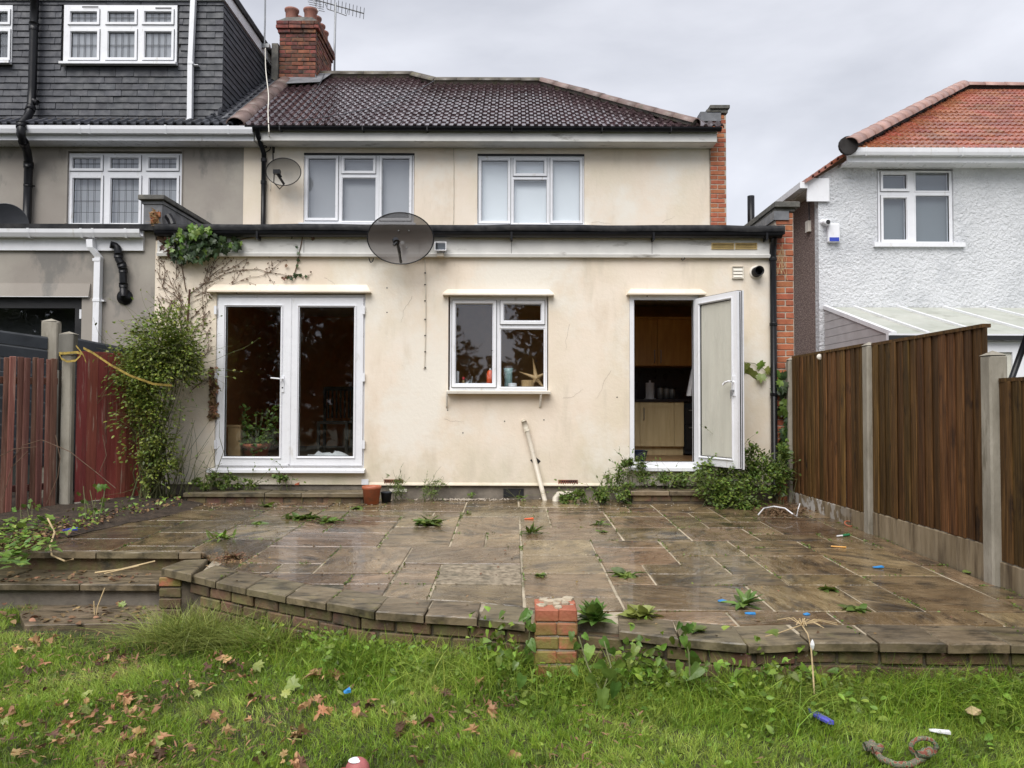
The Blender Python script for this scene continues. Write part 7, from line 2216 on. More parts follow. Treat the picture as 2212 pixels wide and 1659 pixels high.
# ------------------------------------------------------------------ weeds by the kitchen door
def lowbush(name, label, pts_px, n, size, m, hgt_, outline=OVAL, whisk=20, cat='weeds', stems_n=20, spread=0.13, wisp=(0.15, 0.4)):
    blobs, stems = [], []
    for x_, y_, Y_, k in pts_px:
        c = P(x_, y_, Y_)
        blobs.append((tuple(c), (spread * k, 0.12 * k, hgt_ * k), k))
        for i in range(max(1, stems_n // len(pts_px))):
            b = c + Vector((random.gauss(0, spread * 0.6), random.gauss(0, 0.05), random.uniform(0, hgt_)))
            a = Vector((c.x + random.gauss(0, spread * 0.4), c.y + 0.02, zp(c.y)))
            stems.append((a, b, 0.0035))
    return bush(name, label, cat, blobs, n, size, m, stems, outline, whisk=whisk, wisp=wisp)
random.seed(47)
lowbush('weeds', 'thick green weeds below the open kitchen door and downpipe', [(1560, 1035, 8.62, 1.4), (1590, 1075, 8.5, 1.3), (1640, 1040, 8.7, 1.3), (1620, 1000, 8.75, 1.2), (1670, 1000, 8.8, 1.0), (1540, 1070, 8.55, 1.1), (1600, 1095, 8.45, 1.0), (1560, 1000, 8.8, 0.9), (1690, 1040, 8.75, 0.7)], 5600, 0.040, 'leaf_weed', 0.17, whisk=70, stems_n=70, spread=0.17)
lowbush('weeds', 'trailing weeds on the ground left of the kitchen step', [(1250, 1072, 8.75, 0.8), (1290, 1066, 8.75, 1.0), (1330, 1062, 8.8, 1.1), (1340, 1030, 8.9, 0.9), (1355, 1000, 8.9, 0.6), (1220, 1077, 8.75, 0.5)], 2100, 0.033, 'leaf_weed', 0.10, whisk=45, stems_n=30)
lowbush('weeds', 'row of scrambling weeds along the kitchen door sill', [(1390, 1030, 8.95, 0.8), (1430, 1032, 8.95, 0.8), (1470, 1030, 8.95, 0.8), (1505, 1030, 8.92, 0.9), (1385, 1003, 8.95, 0.5)], 1300, 0.032, 'leaf_weed', 0.10, whisk=50, stems_n=24)
lowbush('weed', 'tall nettle like weed against the wall right of the pots', [(856, 1062, 8.9, 0.7), (858, 1040, 8.95, 0.5)], 330, 0.036, 'leaf_weed', 0.12, whisk=12, stems_n=10, outline=LANCE)
lowbush('weed', 'upright weed against the plinth below the hanging cable', [(930, 1060, 8.9, 0.7), (925, 1047, 8.95, 0.5), (945, 1047, 8.95, 0.45)], 330, 0.036, 'leaf_weed', 0.12, whisk=10, stems_n=10, outline=LANCE)
lowbush('weeds', 'low weeds on the left part of the long door step', [(440, 1042, 8.9, 0.7), (470, 1035, 8.95, 0.8), (500, 1040, 8.95, 0.7), (545, 1045, 8.97, 0.4), (610, 1035, 8.97, 0.55)], 900, 0.034, 'leaf_weed', 0.09, whisk=30, stems_n=20)
lowbush('weeds', 'weedy tuft at the foot of the dark plinth', [(1125, 1076, 8.98, 0.35), (1020, 1070, 9.0, 0.3)], 120, 0.025, 'leaf_weed', 0.06, whisk=2, stems_n=4)

# vine leaves on the wall beside the open door, and those climbing the brick pier
vn = thing('vine', 'bright vine leaves on the cream wall between the open door and the downpipe', 'vine', P(1640, 790, YF))
random.seed(53)
vm = [leaf_mesh('leaf', MAPLE, M['leaf_lime'], 0.12, 0.2), leaf_mesh('leaf', MAPLE, M['leaf_bright'], 0.12, 0.2)]
for x_, y_, s_ in ((1612, 785, 0.13), (1640, 783, 0.15), (1628, 800, 0.13), (1645, 808, 0.13), (1655, 795, 0.10), (1603, 779, 0.10)): hang(vn, x_, y_, YF - 0.04, vm[0] if x_ < 1625 else random.choice(vm), s_)
g = G(); g.tube([P(1608, 783, YF - 0.02), P(1630, 785, YF - 0.02), P(1650, 797, YF - 0.02), P(1664, 806, YF - 0.03)], 0.004, 5); g.obj('stem', M['greenstem'], vn)
vb_ = thing('vine', 'dark vine leaves climbing the red brick pier beside the fence', 'vine', P(1695, 900, YF))
vdm = [leaf_mesh('leaf', MAPLE, M['leaf_broad'], 0.12, 0.25), leaf_mesh('leaf', MAPLE, M['leaf_dark'], 0.12, 0.25)]
for k in range(46):
    y_ = random.uniform(800, 1010); x_ = 1692 + 8 * math.sin(y_ / 28) + random.uniform(-8, 10)
    hang(vb_, x_, y_, YF - random.uniform(0.03, 0.10), random.choice(vdm), 0.10)
g = G(); g.tube([P(1690, 800, YF - 0.02), P(1697, 880, YF - 0.03), P(1703, 930, YF - 0.04), P(1705, 980, YF - 0.04), P(1695, 1060, YF - 0.05)], 0.006, 5); g.obj('stem', M['stem'], vb_)

# dry roots hanging by the downpipe
g = G(); random.seed(59)
for k in range(12):
    x_ = random.uniform(1678, 1692); y0_ = random.uniform(520, 560); p_ = [P(x_, y0_, YF - 0.02)]
    for i in range(5): p_.append(p_[-1] + Vector((random.uniform(-0.03, 0.03), random.uniform(-0.01, 0.0), -0.055)))
    g.tube(p_, 0.0022, 4)
tag(g.obj('dry_roots', M['straw'], None), 'wispy dry roots hanging on the brick pier beside the downpipe', 'roots')

# bare white branch on the patio and scattered twigs
g = G()
a = PG(1640, 1110, 0.02)
g.tube([PG(1638, 1112, 0.02), PG(1650, 1098, 0.06), PG(1672, 1094, 0.10), PG(1696, 1098, 0.10), PG(1712, 1110, 0.06), PG(1721, 1116, 0.02)], 0.007, 6)
g.tube([PG(1721, 1116, 0.02), PG(1724, 1100, 0.10), PG(1728, 1088, 0.14)], 0.005, 6)
tag(g.obj('branch', M['cloth'], None), 'bare whitish branch lying in front of the weeds by the fence', 'branch')
dbr = thing('debris', 'dark heap of twigs and dead leaves in the corner by the fence', 'debris', PG(1690, 1105)); dbr['kind'] = 'stuff'
ps = [tuple(PG(random.gauss(1690, 28), random.gauss(1103, 6), random.uniform(0, 0.04))) for _ in range(380)]
scatter('dead_leaves', OVAL, ps, rng.normal(0, 1, (len(ps), 3)) * [1, 1, 0.2], 0.035, M['leaf_brown'], dbr, normal=(0, 0, 1))
# ------------------------------------------------------------------ rosettes growing in the joints
def rosette(label, x_, y_, n, size, m='leaf_weed', outline=DOCK, up=0.6, name='weed', surf=None, sep=False):
    q_ = PG(x_, y_) if surf is None else surf
    t = thing(name, label, 'weed', q_)
    if sep:
        mm = [leaf_mesh('leaf', outline, M[m], 0.25, 0.3, 0.03) for _ in range(3)]
        for k in range(n):
            az_ = random.uniform(0, 6.28); el_ = random.uniform(0.15, up * 1.5)
            rm = Matrix.Rotation(az_, 3, 'Z') @ Matrix.Rotation(el_, 3, 'X')
            put('leaf', random.choice(mm), t, q_ + Vector((random.uniform(-0.02, 0.02), random.uniform(-0.02, 0.02), 0.01)), rot=rm.to_euler(), sc=size * random.uniform(0.65, 1.2))
        return t
    sp_w = 0.9 if n >= 40 and outline is OVAL else 0.22
    ps = [tuple(q_ + Vector((random.gauss(0, size * sp_w), random.gauss(0, size * 0.14), 0.004))) for _ in range(n)]
    ds = [(math.cos(a), math.sin(a), random.uniform(0.1, up)) for a in np.linspace(0, 6.28, n)]
    scatter('leaves', outline, ps, np.array(ds), size, M[m], t, normal=(0, 0, 1), wob=0.4, curl=0.35)
    return t
random.seed(61)
rosette('large leafy weed rosette in the middle of the patio', 925, 1134, 44, 0.135, outline=DOCK, up=0.9)
rosette('grassy weed standing in the long joint near the patio centre', 1150, 1153, 30, 0.11, outline=LANCE, up=2.0)
rosette('small grassy weed right of centre on the patio', 1293, 1135, 16, 0.10, outline=LANCE, up=1.8)
rosette('tiny weed below the small grassy weed on the patio', 1302, 1150, 12, 0.06)
rosette('wide straggling weed near the terracotta pot end of the patio', 660, 1122, 80, 0.085, outline=OVAL, up=0.9)
rosette('straggling weed stem trailing right towards the pot', 715, 1128, 44, 0.065, outline=OVAL, up=0.8)
rosette('low weed tuft on the slabs before the long step', 575, 1095, 18, 0.08, outline=OVAL)
rosette('small weed tuft on the wet slabs left of centre', 556, 1132, 14, 0.09)
rosette('bright green weed at the left patio joint', 480, 1165, 24, 0.12, m='leaf_cover', outline=LANCE, up=1.5)
rosette('sparse weed in the joint below the pot', 770, 1100, 14, 0.08, outline=OVAL)
rosette('flat weed rosette near the right front of the patio', 1352, 1245, 22, 0.10, outline=OVAL, up=0.4)
rosette('dandelion beside the blue scraps at the front of the patio', 1605, 1310, 18, 0.125, m='leaf_broad', outline=DOCK, up=0.7, sep=True)
rosette('yellowish leafy weed on the edge stones right of the pier', 1386, 1332, 34, 0.10, m='leaf_lime', outline=OVAL, up=1.0)
rosette('big dock weed growing right behind the brick pier', 1285, 1345, 38, 0.115, m='leaf_broad', outline=OVAL, up=1.3, sep=True)
rosette('small weed on the edge stone near the front middle', 1500, 1365, 10, 0.06, outline=OVAL)
rosette('weed patch in the front right joint of the patio', 1790, 1275, 20, 0.07, outline=OVAL, up=0.4)
rosette('second weed patch lower in the front right joint', 1850, 1318, 22, 0.07, outline=OVAL, up=0.4)
rosette('moss and weed cluster in the central joint behind the pier', 1168, 1245, 26, 0.04, outline=OVAL, up=0.5)
rosette('dry weed clump beside the stone capped pier', 505, 1207, 30, 0.09, m='litter', outline=LANCE, up=0.9)
rosette('thin weed near the wall foot in the middle of the patio', 1010, 1110, 12, 0.07, outline=LANCE, up=0.8)
# plants hanging down the wall
hb_ = thing('creeper', 'trailing creeper hanging over the edge stones into the grass', 'creeper', PG(1478, 1365))
bm_ = [leaf_mesh('leaf', HEART, M['leaf_broad'], 0.2, 0.25) for _ in range(2)] + [leaf_mesh('leaf', HEART, M['leaf_bright'], 0.2, 0.25)]
Yh = 4.0
for x_, y_, s_ in ((1470, 1345, 0.06), (1478, 1352, 0.07), (1490, 1348, 0.06), (1500, 1345, 0.05), (1482, 1362, 0.07), (1476, 1375, 0.07), (1485, 1390, 0.07), (1490, 1410, 0.09), (1470, 1430, 0.10), (1500, 1420, 0.09), (1512, 1440, 0.10), (1480, 1450, 0.11), (1530, 1430, 0.06), (1550, 1433, 0.07)): hang(hb_, x_, y_, Yh - 0.05 if y_ > 1370 else Yh + 0.05, random.choice(bm_), s_ * 0.8)
g = G(); g.tube([PG(1470, 1350, 0.02), P(1480, 1378, 3.97), P(1488, 1410, 3.94), P(1490, 1460, 3.9)], 0.004, 5); g.obj('stem', M['greenstem'], hb_)
bi = thing('bindweed', 'bindweed with heart shaped leaves at the foot of the brick pier', 'bindweed', PZ(1290, 1440, LAWN))
random.seed(67)
for x_, y_, s_ in ((1235, 1365, 0.08), (1260, 1370, 0.08), (1250, 1390, 0.09), (1275, 1395, 0.10), (1300, 1380, 0.09), (1320, 1400, 0.09), (1290, 1430, 0.12), (1315, 1445, 0.13), (1345, 1430, 0.09), (1330, 1475, 0.13), (1300, 1490, 0.12), (1270, 1460, 0.10), (1375, 1395, 0.10), (1360, 1410, 0.08), (1240, 1440, 0.08), (1350, 1380, 0.06), (1385, 1375, 0.07), (1130, 1460, 0.10), (1080, 1420, 0.08), (1095, 1405, 0.08), (1115, 1430, 0.08)):
    hang(bi, x_, y_, 4.12 - (y_ - 1380) * 0.0035, random.choice(bm_), s_ * 0.72)
g = G(); g.tube([P(1300, 1500, 3.85), P(1320, 1440, 3.98), P(1305, 1385, 4.1)], 0.004, 5); g.tube([P(1300, 1500, 3.85), P(1270, 1440, 4.0), P(1250, 1375, 4.15)], 0.004, 5); g.obj('stem', M['greenstem'], bi)
random.seed(103)
for lab2, x0_, w_, n2 in (('leafy trailing weeds hiding the wall just right of the pier', 1400, 60, 60), ('leafy trailing weeds hiding the wall below the straw', 1640, 90, 60), ('weedy shoots against the wall left of the brick pier', 1060, 60, 46)):
    t = thing('weeds', lab2, 'weeds', PZ(x0_, 1450, LAWN))
    ps = []
    for k in range(n2 * 6):
        xx_ = P(random.gauss(x0_, w_ * 0.6), 1420, 4.05).x; yy_ = front(xx_) - abs(random.gauss(0.06, 0.05)) - 0.01
        ps.append((xx_, yy_, LAWN + abs(random.gauss(0.0, 0.13))))
    scatter('foliage', HEART, ps, rng.normal(0, 1, (len(ps), 3)) * [1, 0.6, 0.8] + [0, -0.6, 0], 0.036 * rng.uniform(0.5, 1.5, len(ps)), M['leaf_cover'], t, normal=(0, -0.7, 0.6), wob=0.6)
pv_ = thing('creeper', 'dark leafy creeper clinging to the left side of the brick pier', 'creeper', P(1143, 1420, 4.2))
for k in range(16):
    y_ = random.uniform(1318, 1425); hang(pv_, 1143 + random.uniform(-6, 8), y_, 4.2, random.choice(bm_[:2]), 0.06)
g = G(); g.tube([P(1146, 1430, 4.22), P(1143, 1380, 4.22), P(1147, 1318, 4.22)], 0.004, 5); g.obj('stem', M['greenstem'], pv_)
# straw stalks with a white scrap on the edge
g = G(); random.seed(71)
c = PG(1732, 1350, 0.01)
for k in range(16):
    a = random.uniform(0, 6.28); l = random.uniform(0.05, 0.2)
    g.tube([c, c + Vector((math.cos(a) * l * 0.5, math.sin(a) * l * 0.3, 0.03)), c + Vector((math.cos(a) * l, math.sin(a) * l * 0.5, 0.01))], 0.0025, 4)
g.tube([c, PG(1745, 1370, 0.02), P(1752, 1400, 3.95), P(1756, 1450, 3.92), P(1759, 1500, 3.86)], 0.004, 5)
g.tube([c, PG(1680, 1368, 0.02), PG(1652, 1375, 0.01)], 0.003, 5)
tag(g.obj('straw', M['straw'], None), 'dry straw stalks hanging over the right front edge of the patio', 'straw')
q = P(1755, 1393, 3.95)
g = G().lathe([(0.0, -0.03), (0.007, -0.02), (0.012, 0.0), (0.008, 0.015), (0.0, 0.03)], 6, q); 
tag(g.obj('scrap', M['cloth'], None), 'white scrap caught on the straw at the patio edge', 'scrap')

# ------------------------------------------------------------------ moss and crumbs in the joints
random.seed(101)
ps = []
for (ax_, ay_), (bx2, by2) in slab_edges:
    if random.random() < 0.5: continue
    l_ = math.hypot(bx2 - ax_, by2 - ay_); c_ = random.random(); w_ = random.uniform(0.05, 0.3)
    for k in range(int(random.uniform(6, 26))):
        t_ = min(1, max(0, random.gauss(c_, w_)))
        x_, y_ = ax_ + (bx2 - ax_) * t_ + random.gauss(0, 0.006), ay_ + (by2 - ay_) * t_ + random.gauss(0, 0.006)
        if y_ > front(x_) + 0.02: ps.append((x_, y_, zp(y_) + random.uniform(-0.002, 0.006)))
o = scatter('joint_moss', OVAL, ps, rng.normal(0, 1, (len(ps), 3)) * [1, 1, 0.6], 0.016, M['leaf_weed'], None, normal=(0, 0, 1), wob=0.8)
tag(o, 'moss and seedlings lining the joints between the patio slabs', 'moss', kind='stuff')
ps = []
for k in range(420):
    y_ = random.uniform(4.1, 8.9); x_ = random.uniform(-3.4, 3.2)
    if y_ < front(x_) + 0.05: continue
    ps.append((x_, y_, zp(y_) + 0.006))
for k in range(260):
    q_ = PG(random.gauss(495, 26), random.gauss(1209, 6)); ps.append((q_.x, q_.y, q_.z + random.uniform(0.004, 0.03)))
for k in range(160):
    q_ = PG(random.uniform(400, 800), random.gauss(1092, 4)); ps.append((q_.x, q_.y, q_.z + 0.006))
o = scatter('patio_crumbs', OVAL, ps, rng.normal(0, 1, (len(ps), 3)) * [1, 1, 0.15], 0.022, M['litter'], None, normal=(0, 0, 1), wob=0.3)
tag(o, 'small dead leaves and crumbs strewn over the wet patio', 'leaf litter', kind='stuff')
# hairline cracks and old fixing holes in the cream render
for x_, y_, Y_, a_, n_ in ((2330 / 1.8228, 876 / 1.8228, YM, 0.1, 9), (1430, 482, YM, 0.3, 7), (890, 640, YF, -1.2, 10), (1230, 700, YF, -1.4, 9), (1215, 860, YF, -0.2, 8), (700, 600, YF, 0.2, 8), (1320, 800, YF, -1.7, 11), (960, 905, YF, -0.6, 7)):
    p_ = P(x_, y_, Y_); p_.y = Y_ - 0.0005; q_ = [p_]
    for i in range(n_):
        a_ += random.uniform(-0.6, 0.6); q_.append(q_[-1] + Vector((math.cos(a_), 0, math.sin(a_))) * 0.035)
    G().tube(q_, 0.0013, 4, 0.0006).obj('crack', M['stem'], house)
for x_, y_ in ((836, 622), (836, 675), (1063, 757), (1158, 780), (1175, 907), (1090, 910), (1000, 935), (967, 886), (1333, 858), (1398, 640)):
    p_ = P(x_, y_, YF); G().lathe([(0.0, 0.002), (0.008, 0.002), (0.008, 0.0)], 8, (p_.x, YF, p_.z), 'y').obj('fixing_hole', M['gasket'], house)

# ------------------------------------------------------------------ litter
def scrap(label, x_, y_, lx, ly, h, m, cat='scrap', rot_=0.0, name='scrap', surf=None):
    q_ = (PG(x_, y_) if surf is None else surf)
    pl_ = [(-lx / 2, -ly / 2), (-lx * 0.1, -ly * 0.62), (lx / 2, -ly * 0.4), (lx * 0.42, ly / 2), (-lx * 0.3, ly * 0.6), (-lx * 0.55, ly * 0.1)]
    co, si = math.cos(rot_), math.sin(rot_)
    g = G().prism([(q_.x + a * co - b * si, q_.y + a * si + b * co) for a, b in pl_], q_.z + 0.004, lambda x, y: q_.z + 0.006 + h * (0.5 + 0.5 * math.sin((x - q_.x) / lx * 5)))
    return tag(g.obj(name, M[m], None), label, cat)
scrap('blue plastic stick on the wet slabs near the fence', 1897, 1227, 0.075, 0.03, 0.012, 'blue', name='plastic_stick')
scrap('blue scrap nearest the dandelion on its left', 1560, 1300, 0.05, 0.04, 0.006, 'blue', rot_=0.5)
scrap('blue scrap just below the dandelion', 1621, 1327, 0.06, 0.035, 0.006, 'blue', rot_=-0.3)
scrap('blue scrap between the dandelion and the straw', 1742, 1329, 0.035, 0.03, 0.006, 'blue', rot_=0.2)
scrap('blue wrapper in the planting bed at the left edge', 153, 1146, 0.12, 0.05, 0.02, 'alarmblue', rot_=0.2, surf=PG(153, 1146, 0.06), name='wrapper')
scrap('orange scrap on the slabs near the waste pipe', 1143, 1122, 0.09, 0.03, 0.012, 'orange')
scrap('yellow fallen leaf at the foot of the fence on the right', 2095, 1237, 0.09, 0.06, 0.02, 'leaf_lime', cat='leaf', name='fallen_leaf', rot_=-0.5)
scrap('small red pebble of brick on the long door step', 642, 1046, 0.05, 0.04, 0.03, 'brick', cat='stone', name='brick_fragment', surf=P(642, 1048, 8.95))
g = G(); a, b = PG(1795, 1180, 0.008), PG(1828, 1182, 0.008); g.tube([a, b], 0.006, 6); tag(g.obj('pencil', M['pencil'], None), 'yellow pencil lying on the patio near the fence', 'pencil')
t = thing('toothbrush', 'green and white stick on the patio slabs by the fence', 'stick', PG(1822, 1157)); a, m_, b = PG(1808, 1158, 0.01), PG(1820, 1157, 0.012), PG(1834, 1155, 0.01)
t.name = 'stick'
G().tube([a, m_], 0.008, 6).obj('white_end', M['cloth'], t); G().tube([m_, b], 0.012, 6).obj('green_end', M['green'], t)
g = G(); c = PG(1834, 1131, 0.02); g.tube([c + Vector((0.04 * math.cos(a), 0.03 * math.sin(a), 0.02 * math.sin(a))) for a in np.linspace(0, 5.6, 14)], 0.006, 6); tag(g.obj('ring', M['terracotta'], None), 'reddish looped band at the foot of the fence', 'band')
g = G(); random.seed(73)
for k in range(26):
    x_, y_ = random.uniform(640, 780), random.gauss(1124, 6); a = random.uniform(-0.3, 0.3); l = random.uniform(0.08, 0.25); p_ = PG(x_, y_, 0.008)
    g.tube([p_, p_ + Vector((l * 0.5, math.sin(a) * l * 0.5, 0.012)), p_ + Vector((l, math.sin(a) * l, 0.0))], 0.003, 4)
o = tag(g.obj('twigs', M['stem'], None), 'scattered dark twigs on the slabs below the pot', 'twigs', kind='stuff')
g = G()
for pts_ in ([(375, 1245 - 15), (430, 1222), (505, 1215)], [(400, 1235), (450, 1228), (520, 1218)], [(120, 1095), (108, 1160), (110, 1195), (125, 1205), (160, 1210)]):
    pass
g.tube([P(103, 1120, 6.7), P(118, 1150, 6.5), P(108, 1180, 6.3), P(112, 1200, 6.1), P(140, 1212, 6.0), P(158, 1208, 6.1)], 0.007, 5)
tag(g.obj('dry_vine', M['straw'], None), 'bare twisting stem looping over the left step', 'dry vine')
g = G(); g.tube([P(205, 1237, 5.9), P(260, 1230, 5.95), P(335, 1212, 6.05)], 0.007, 5); g.tube([P(225, 1239, 5.9), P(300, 1222, 6.0)], 0.005, 5)
tag(g.obj('twig', M['straw'], None), 'dry stick lying along the lower left step', 'stick')
g = G(); q = PZ(205, 1345, LAWN); g.tube([q, q + Vector((0.02, 0, 0.12)), q + Vector((0.06, 0.01, 0.24))], 0.004, 5); g.tube([q, q + Vector((-0.01, 0, 0.15))], 0.004, 5)
tag(g.obj('stalk', M['straw'], None), 'dry upright stalk in front of the left path slab', 'stalk')

# toys and scraps in the grass
LG = LAWN + 0.045
q = PZ(1776, 1553, LG)
scrap('violet blue foil wrapper in the grass below the straw', 0, 0, 0.05, 0.13, 0.02, 'purple', name='wrapper', rot_=0.35, surf=q)
scrap('white paper scrap in the grass at lower right', 0, 0, 0.085, 0.03, 0.01, 'cloth', name='scrap', rot_=-0.5, surf=PZ(2031, 1583, LG))
scrap('pale crumpled scrap in the tall grass at right', 0, 0, 0.06, 0.05, 0.02, 'straw', name='scrap', rot_=0.4, surf=PZ(2102, 1541, LG + 0.03))
scrap('tiny light blue scrap in the leafy grass', 0, 0, 0.035, 0.03, 0.02, 'blue', name='scrap', rot_=0.4, surf=PZ(750, 1497, LG))
rt_ = thing('rope_toy', 'knotted multicoloured rope dog toy lying in the grass at lower right', 'rope toy', PZ(1950, 1640, LG))
g = G()
pp_ = [PZ(x_, y_, LG) for x_, y_ in ((1872, 1608), (1890, 1622), (1905, 1640), (1935, 1652), (1965, 1652), (1990, 1640), (2010, 1625))]
g.tube(pp_, 0.014, 10)
g.obj('rope', M['rope'], rt_, smooth=True)
for q_ in (PZ(1890, 1618, LG + 0.01), PZ(2000, 1632, LG + 0.012)):
    g = G(); 
    for k in range(4):
        v = Vector((random.uniform(-0.02, 0.02), random.uniform(-0.02, 0.02), random.uniform(-0.005, 0.02))); g.tube([q_ + v - Vector((0.025, 0.0, 0.0)), q_ + v, q_ + v + Vector((0.02, 0.02, 0.005))], 0.016, 8)
    g.obj('knot', M['rope'], rt_, smooth=True)
g = G(); q_ = PZ(1995, 1625, LG); g.tube([q_ + Vector((0.055 * math.cos(a), 0.0, 0.02 + 0.04 * math.sin(a))) for a in np.linspace(0, 6.28, 16)], 0.010, 8); g.obj('loop', M['rope'], rt_, smooth=True)
tb = thing('ball', 'pinkish ball with pale patch at the bottom edge of the lawn', 'ball', PZ(772, 1656, LG))
q_ = PZ(772, 1690, LAWN - 0.01); r_ = 0.05
G().lathe([(r_ * math.sin(a), -r_ * math.cos(a)) for a in np.linspace(0, math.pi, 12)], 18, (q_.x, q_.y, q_.z + r_)).obj('ball', M['pink'], tb, smooth=True)
G().lathe([(r_ * 1.02 * math.sin(a), r_ * 1.02 * math.cos(a)) for a in np.linspace(0, 0.6, 5)], 14, (q_.x - 0.008, q_.y - 0.005, q_.z + r_)).obj('patch', M['cloth'], tb, smooth=True)
g = G(); q_ = PZ(733, 1690, LAWN + 0.015)
random.seed(79)
vs = []
for j in range(5):
    for i in range(7): vs.append((q_.x - 0.08 + 0.16 * i / 6, q_.y - 0.05 + 0.1 * j / 4, q_.z + 0.02 + 0.03 * math.sin(i * 1.3) * math.sin(j * 0.9) + random.uniform(0, 0.012)))
g.add(vs + [(v[0], v[1], v[2] - 0.008) for v in vs], [(j * 7 + i, j * 7 + i + 1, (j + 1) * 7 + i + 1, (j + 1) * 7 + i) for j in range(4) for i in range(6)] + [(35 + j * 7 + i, 35 + (j + 1) * 7 + i, 35 + (j + 1) * 7 + i + 1, 35 + j * 7 + i + 1) for j in range(4) for i in range(6)])
tag(g.obj('fabric', M['red'], None), 'bright red crumpled cloth at the bottom edge of the lawn', 'cloth')

# ================================================================== the planting bed on the left
ivy2 = thing('ivy', 'bright green ivy patch sprawling at the left edge by the steps', 'ivy', PG(60, 1190))
random.seed(83)
m2 = [leaf_mesh('leaf', IVY, M['leaf_bright'], 0.15, 0.2) for _ in range(2)] + [leaf_mesh('leaf', HEART, M['leaf_broad'], 0.15, 0.2)]
for k in range(230):
    x_ = random.uniform(-30, 118); y_ = random.uniform(1118, 1225)
    if x_ > 60 and y_ > 1190: continue
    q_ = PG(x_, y_, random.uniform(0.02, 0.12))
    rm = Matrix.Rotation(random.uniform(0, 6.28), 3, 'Z') @ Matrix.Rotation(random.uniform(-0.2, 0.9), 3, 'X')
    put('leaf', random.choice(m2), ivy2, q_, rot=rm.to_euler(), sc=random.uniform(0.05, 0.09))
cov = thing('bed_plants', 'mixed creeping plants and dead leaves along the foot of the red fence', 'ground cover', PG(200, 1120))
cov['kind'] = 'stuff'
def bedpoint():
    while True:
        x_, y_ = random.uniform(-40, 395), random.uniform(1070, 1185)
        lim = np.interp(x_, [-40, 45, 110, 250, 390], [1230, 1195, 1160, 1118, 1088])
        topl = np.interp(x_, [-40, 120, 165, 300, 390], [1120, 1108, 1095, 1062, 1062])
        if topl < y_ < lim: return x_, y_
ps = [tuple(PG(*bedpoint(), random.uniform(0.01, 0.07))) for _ in range(2000)]
scatter('litter', OVAL, ps, rng.normal(0, 1, (len(ps), 3)) * [1, 1, 0.3], 0.045, M['litter'], cov, normal=(0, 0, 1), wob=0.5)
ps = [tuple(PG(*bedpoint(), random.uniform(0.03, 0.14))) for _ in range(420)]
scatter('leaves', HEART, ps, rng.normal(0, 1, (len(ps), 3)) * [1, 1, 0.4], 0.034, M['leaf_cover'], cov, normal=(0, -0.3, 1), wob=0.5)
g = G()
for k in range(120):
    x_, y_ = bedpoint(); p_ = PG(x_, y_, 0.01); a = random.uniform(0, 6.28); q_ = [p_]; l = random.uniform(0.15, 0.5)
    for i in range(5):
        a += random.uniform(-0.5, 0.5); q_.append(q_[-1] + Vector((math.cos(a) * l / 5, math.sin(a) * l / 10, random.uniform(0.0, 0.03) if i < 3 else -0.02)))
    g.tube(q_, 0.0026, 4)
g.obj('stems', M['stem'], cov)
for x_, y_, lab in ((200, 1080, 'small bright sapling leaves against the red fence panel'), (60, 1115, 'pale green leafy shoots in front of the old red boards')):
    t = thing('seedling', lab, 'plant', P(x_, y_, 7.7))
    for k in range(22): hang(t, x_ + random.uniform(-32, 32), y_ + random.uniform(-38, 38), 7.7 + random.uniform(-0.1, 0.1), random.choice(m2), 0.055)
    g = G()
    for k in range(5): q_ = PG(x_ + random.uniform(-20, 20), y_ + 55, 0); g.tube([q_, P(x_ + random.uniform(-30, 30), y_ + random.uniform(-30, 20), 7.7)], 0.003, 4)
    g.obj('stem', M['greenstem'], t)
g = G()
for pts_, Y_ in (([(20, 1000), (50, 962), (90, 950), (150, 975), (205, 1018), (250, 1055)], 7.75), ([(100, 1090), (125, 1030), (130, 990), (120, 940)], 7.75), ([(5, 1080), (25, 1010), (60, 975)], 7.6), ([(215, 1020), (230, 985), (222, 940)], 8.2), ([(0, 985), (30, 970), (80, 965)], 7.6)):
    g.tube([P(x_, y_, Y_) for x_, y_ in pts_], 0.004, 5)
tag(g.obj('bramble_stems', M['stem'], None), 'thin bare bramble stems arching in front of the red fences', 'bramble')

# ================================================================== lawn
n_try = 470000
bx_ = rng.uniform(-4.3, 4.3, n_try); by_ = rng.uniform(2.5, 5.9, n_try)
frn = np.array([front(x) for x in np.linspace(-4.5, 4.5, 400)])
fx = np.interp(bx_, np.linspace(-4.5, 4.5, 400), frn)
fx = np.where(bx_ < x_end + 0.02, np.where(by_ < 5.15, 6.0, 5.62), fx)
path_x0, path_x1 = PZ(40, 1350, LAWN).x, PZ(335, 1350, LAWN).x
on_path = (bx_ > path_x0) & (bx_ < path_x1) & (by_ > 5.08)
inpier = (bx_ > pxa - 0.01) & (bx_ < pxb + 0.01) & (by_ > pyf)
keep = (by_ < fx + 0.03) & ~on_path & ~inpier
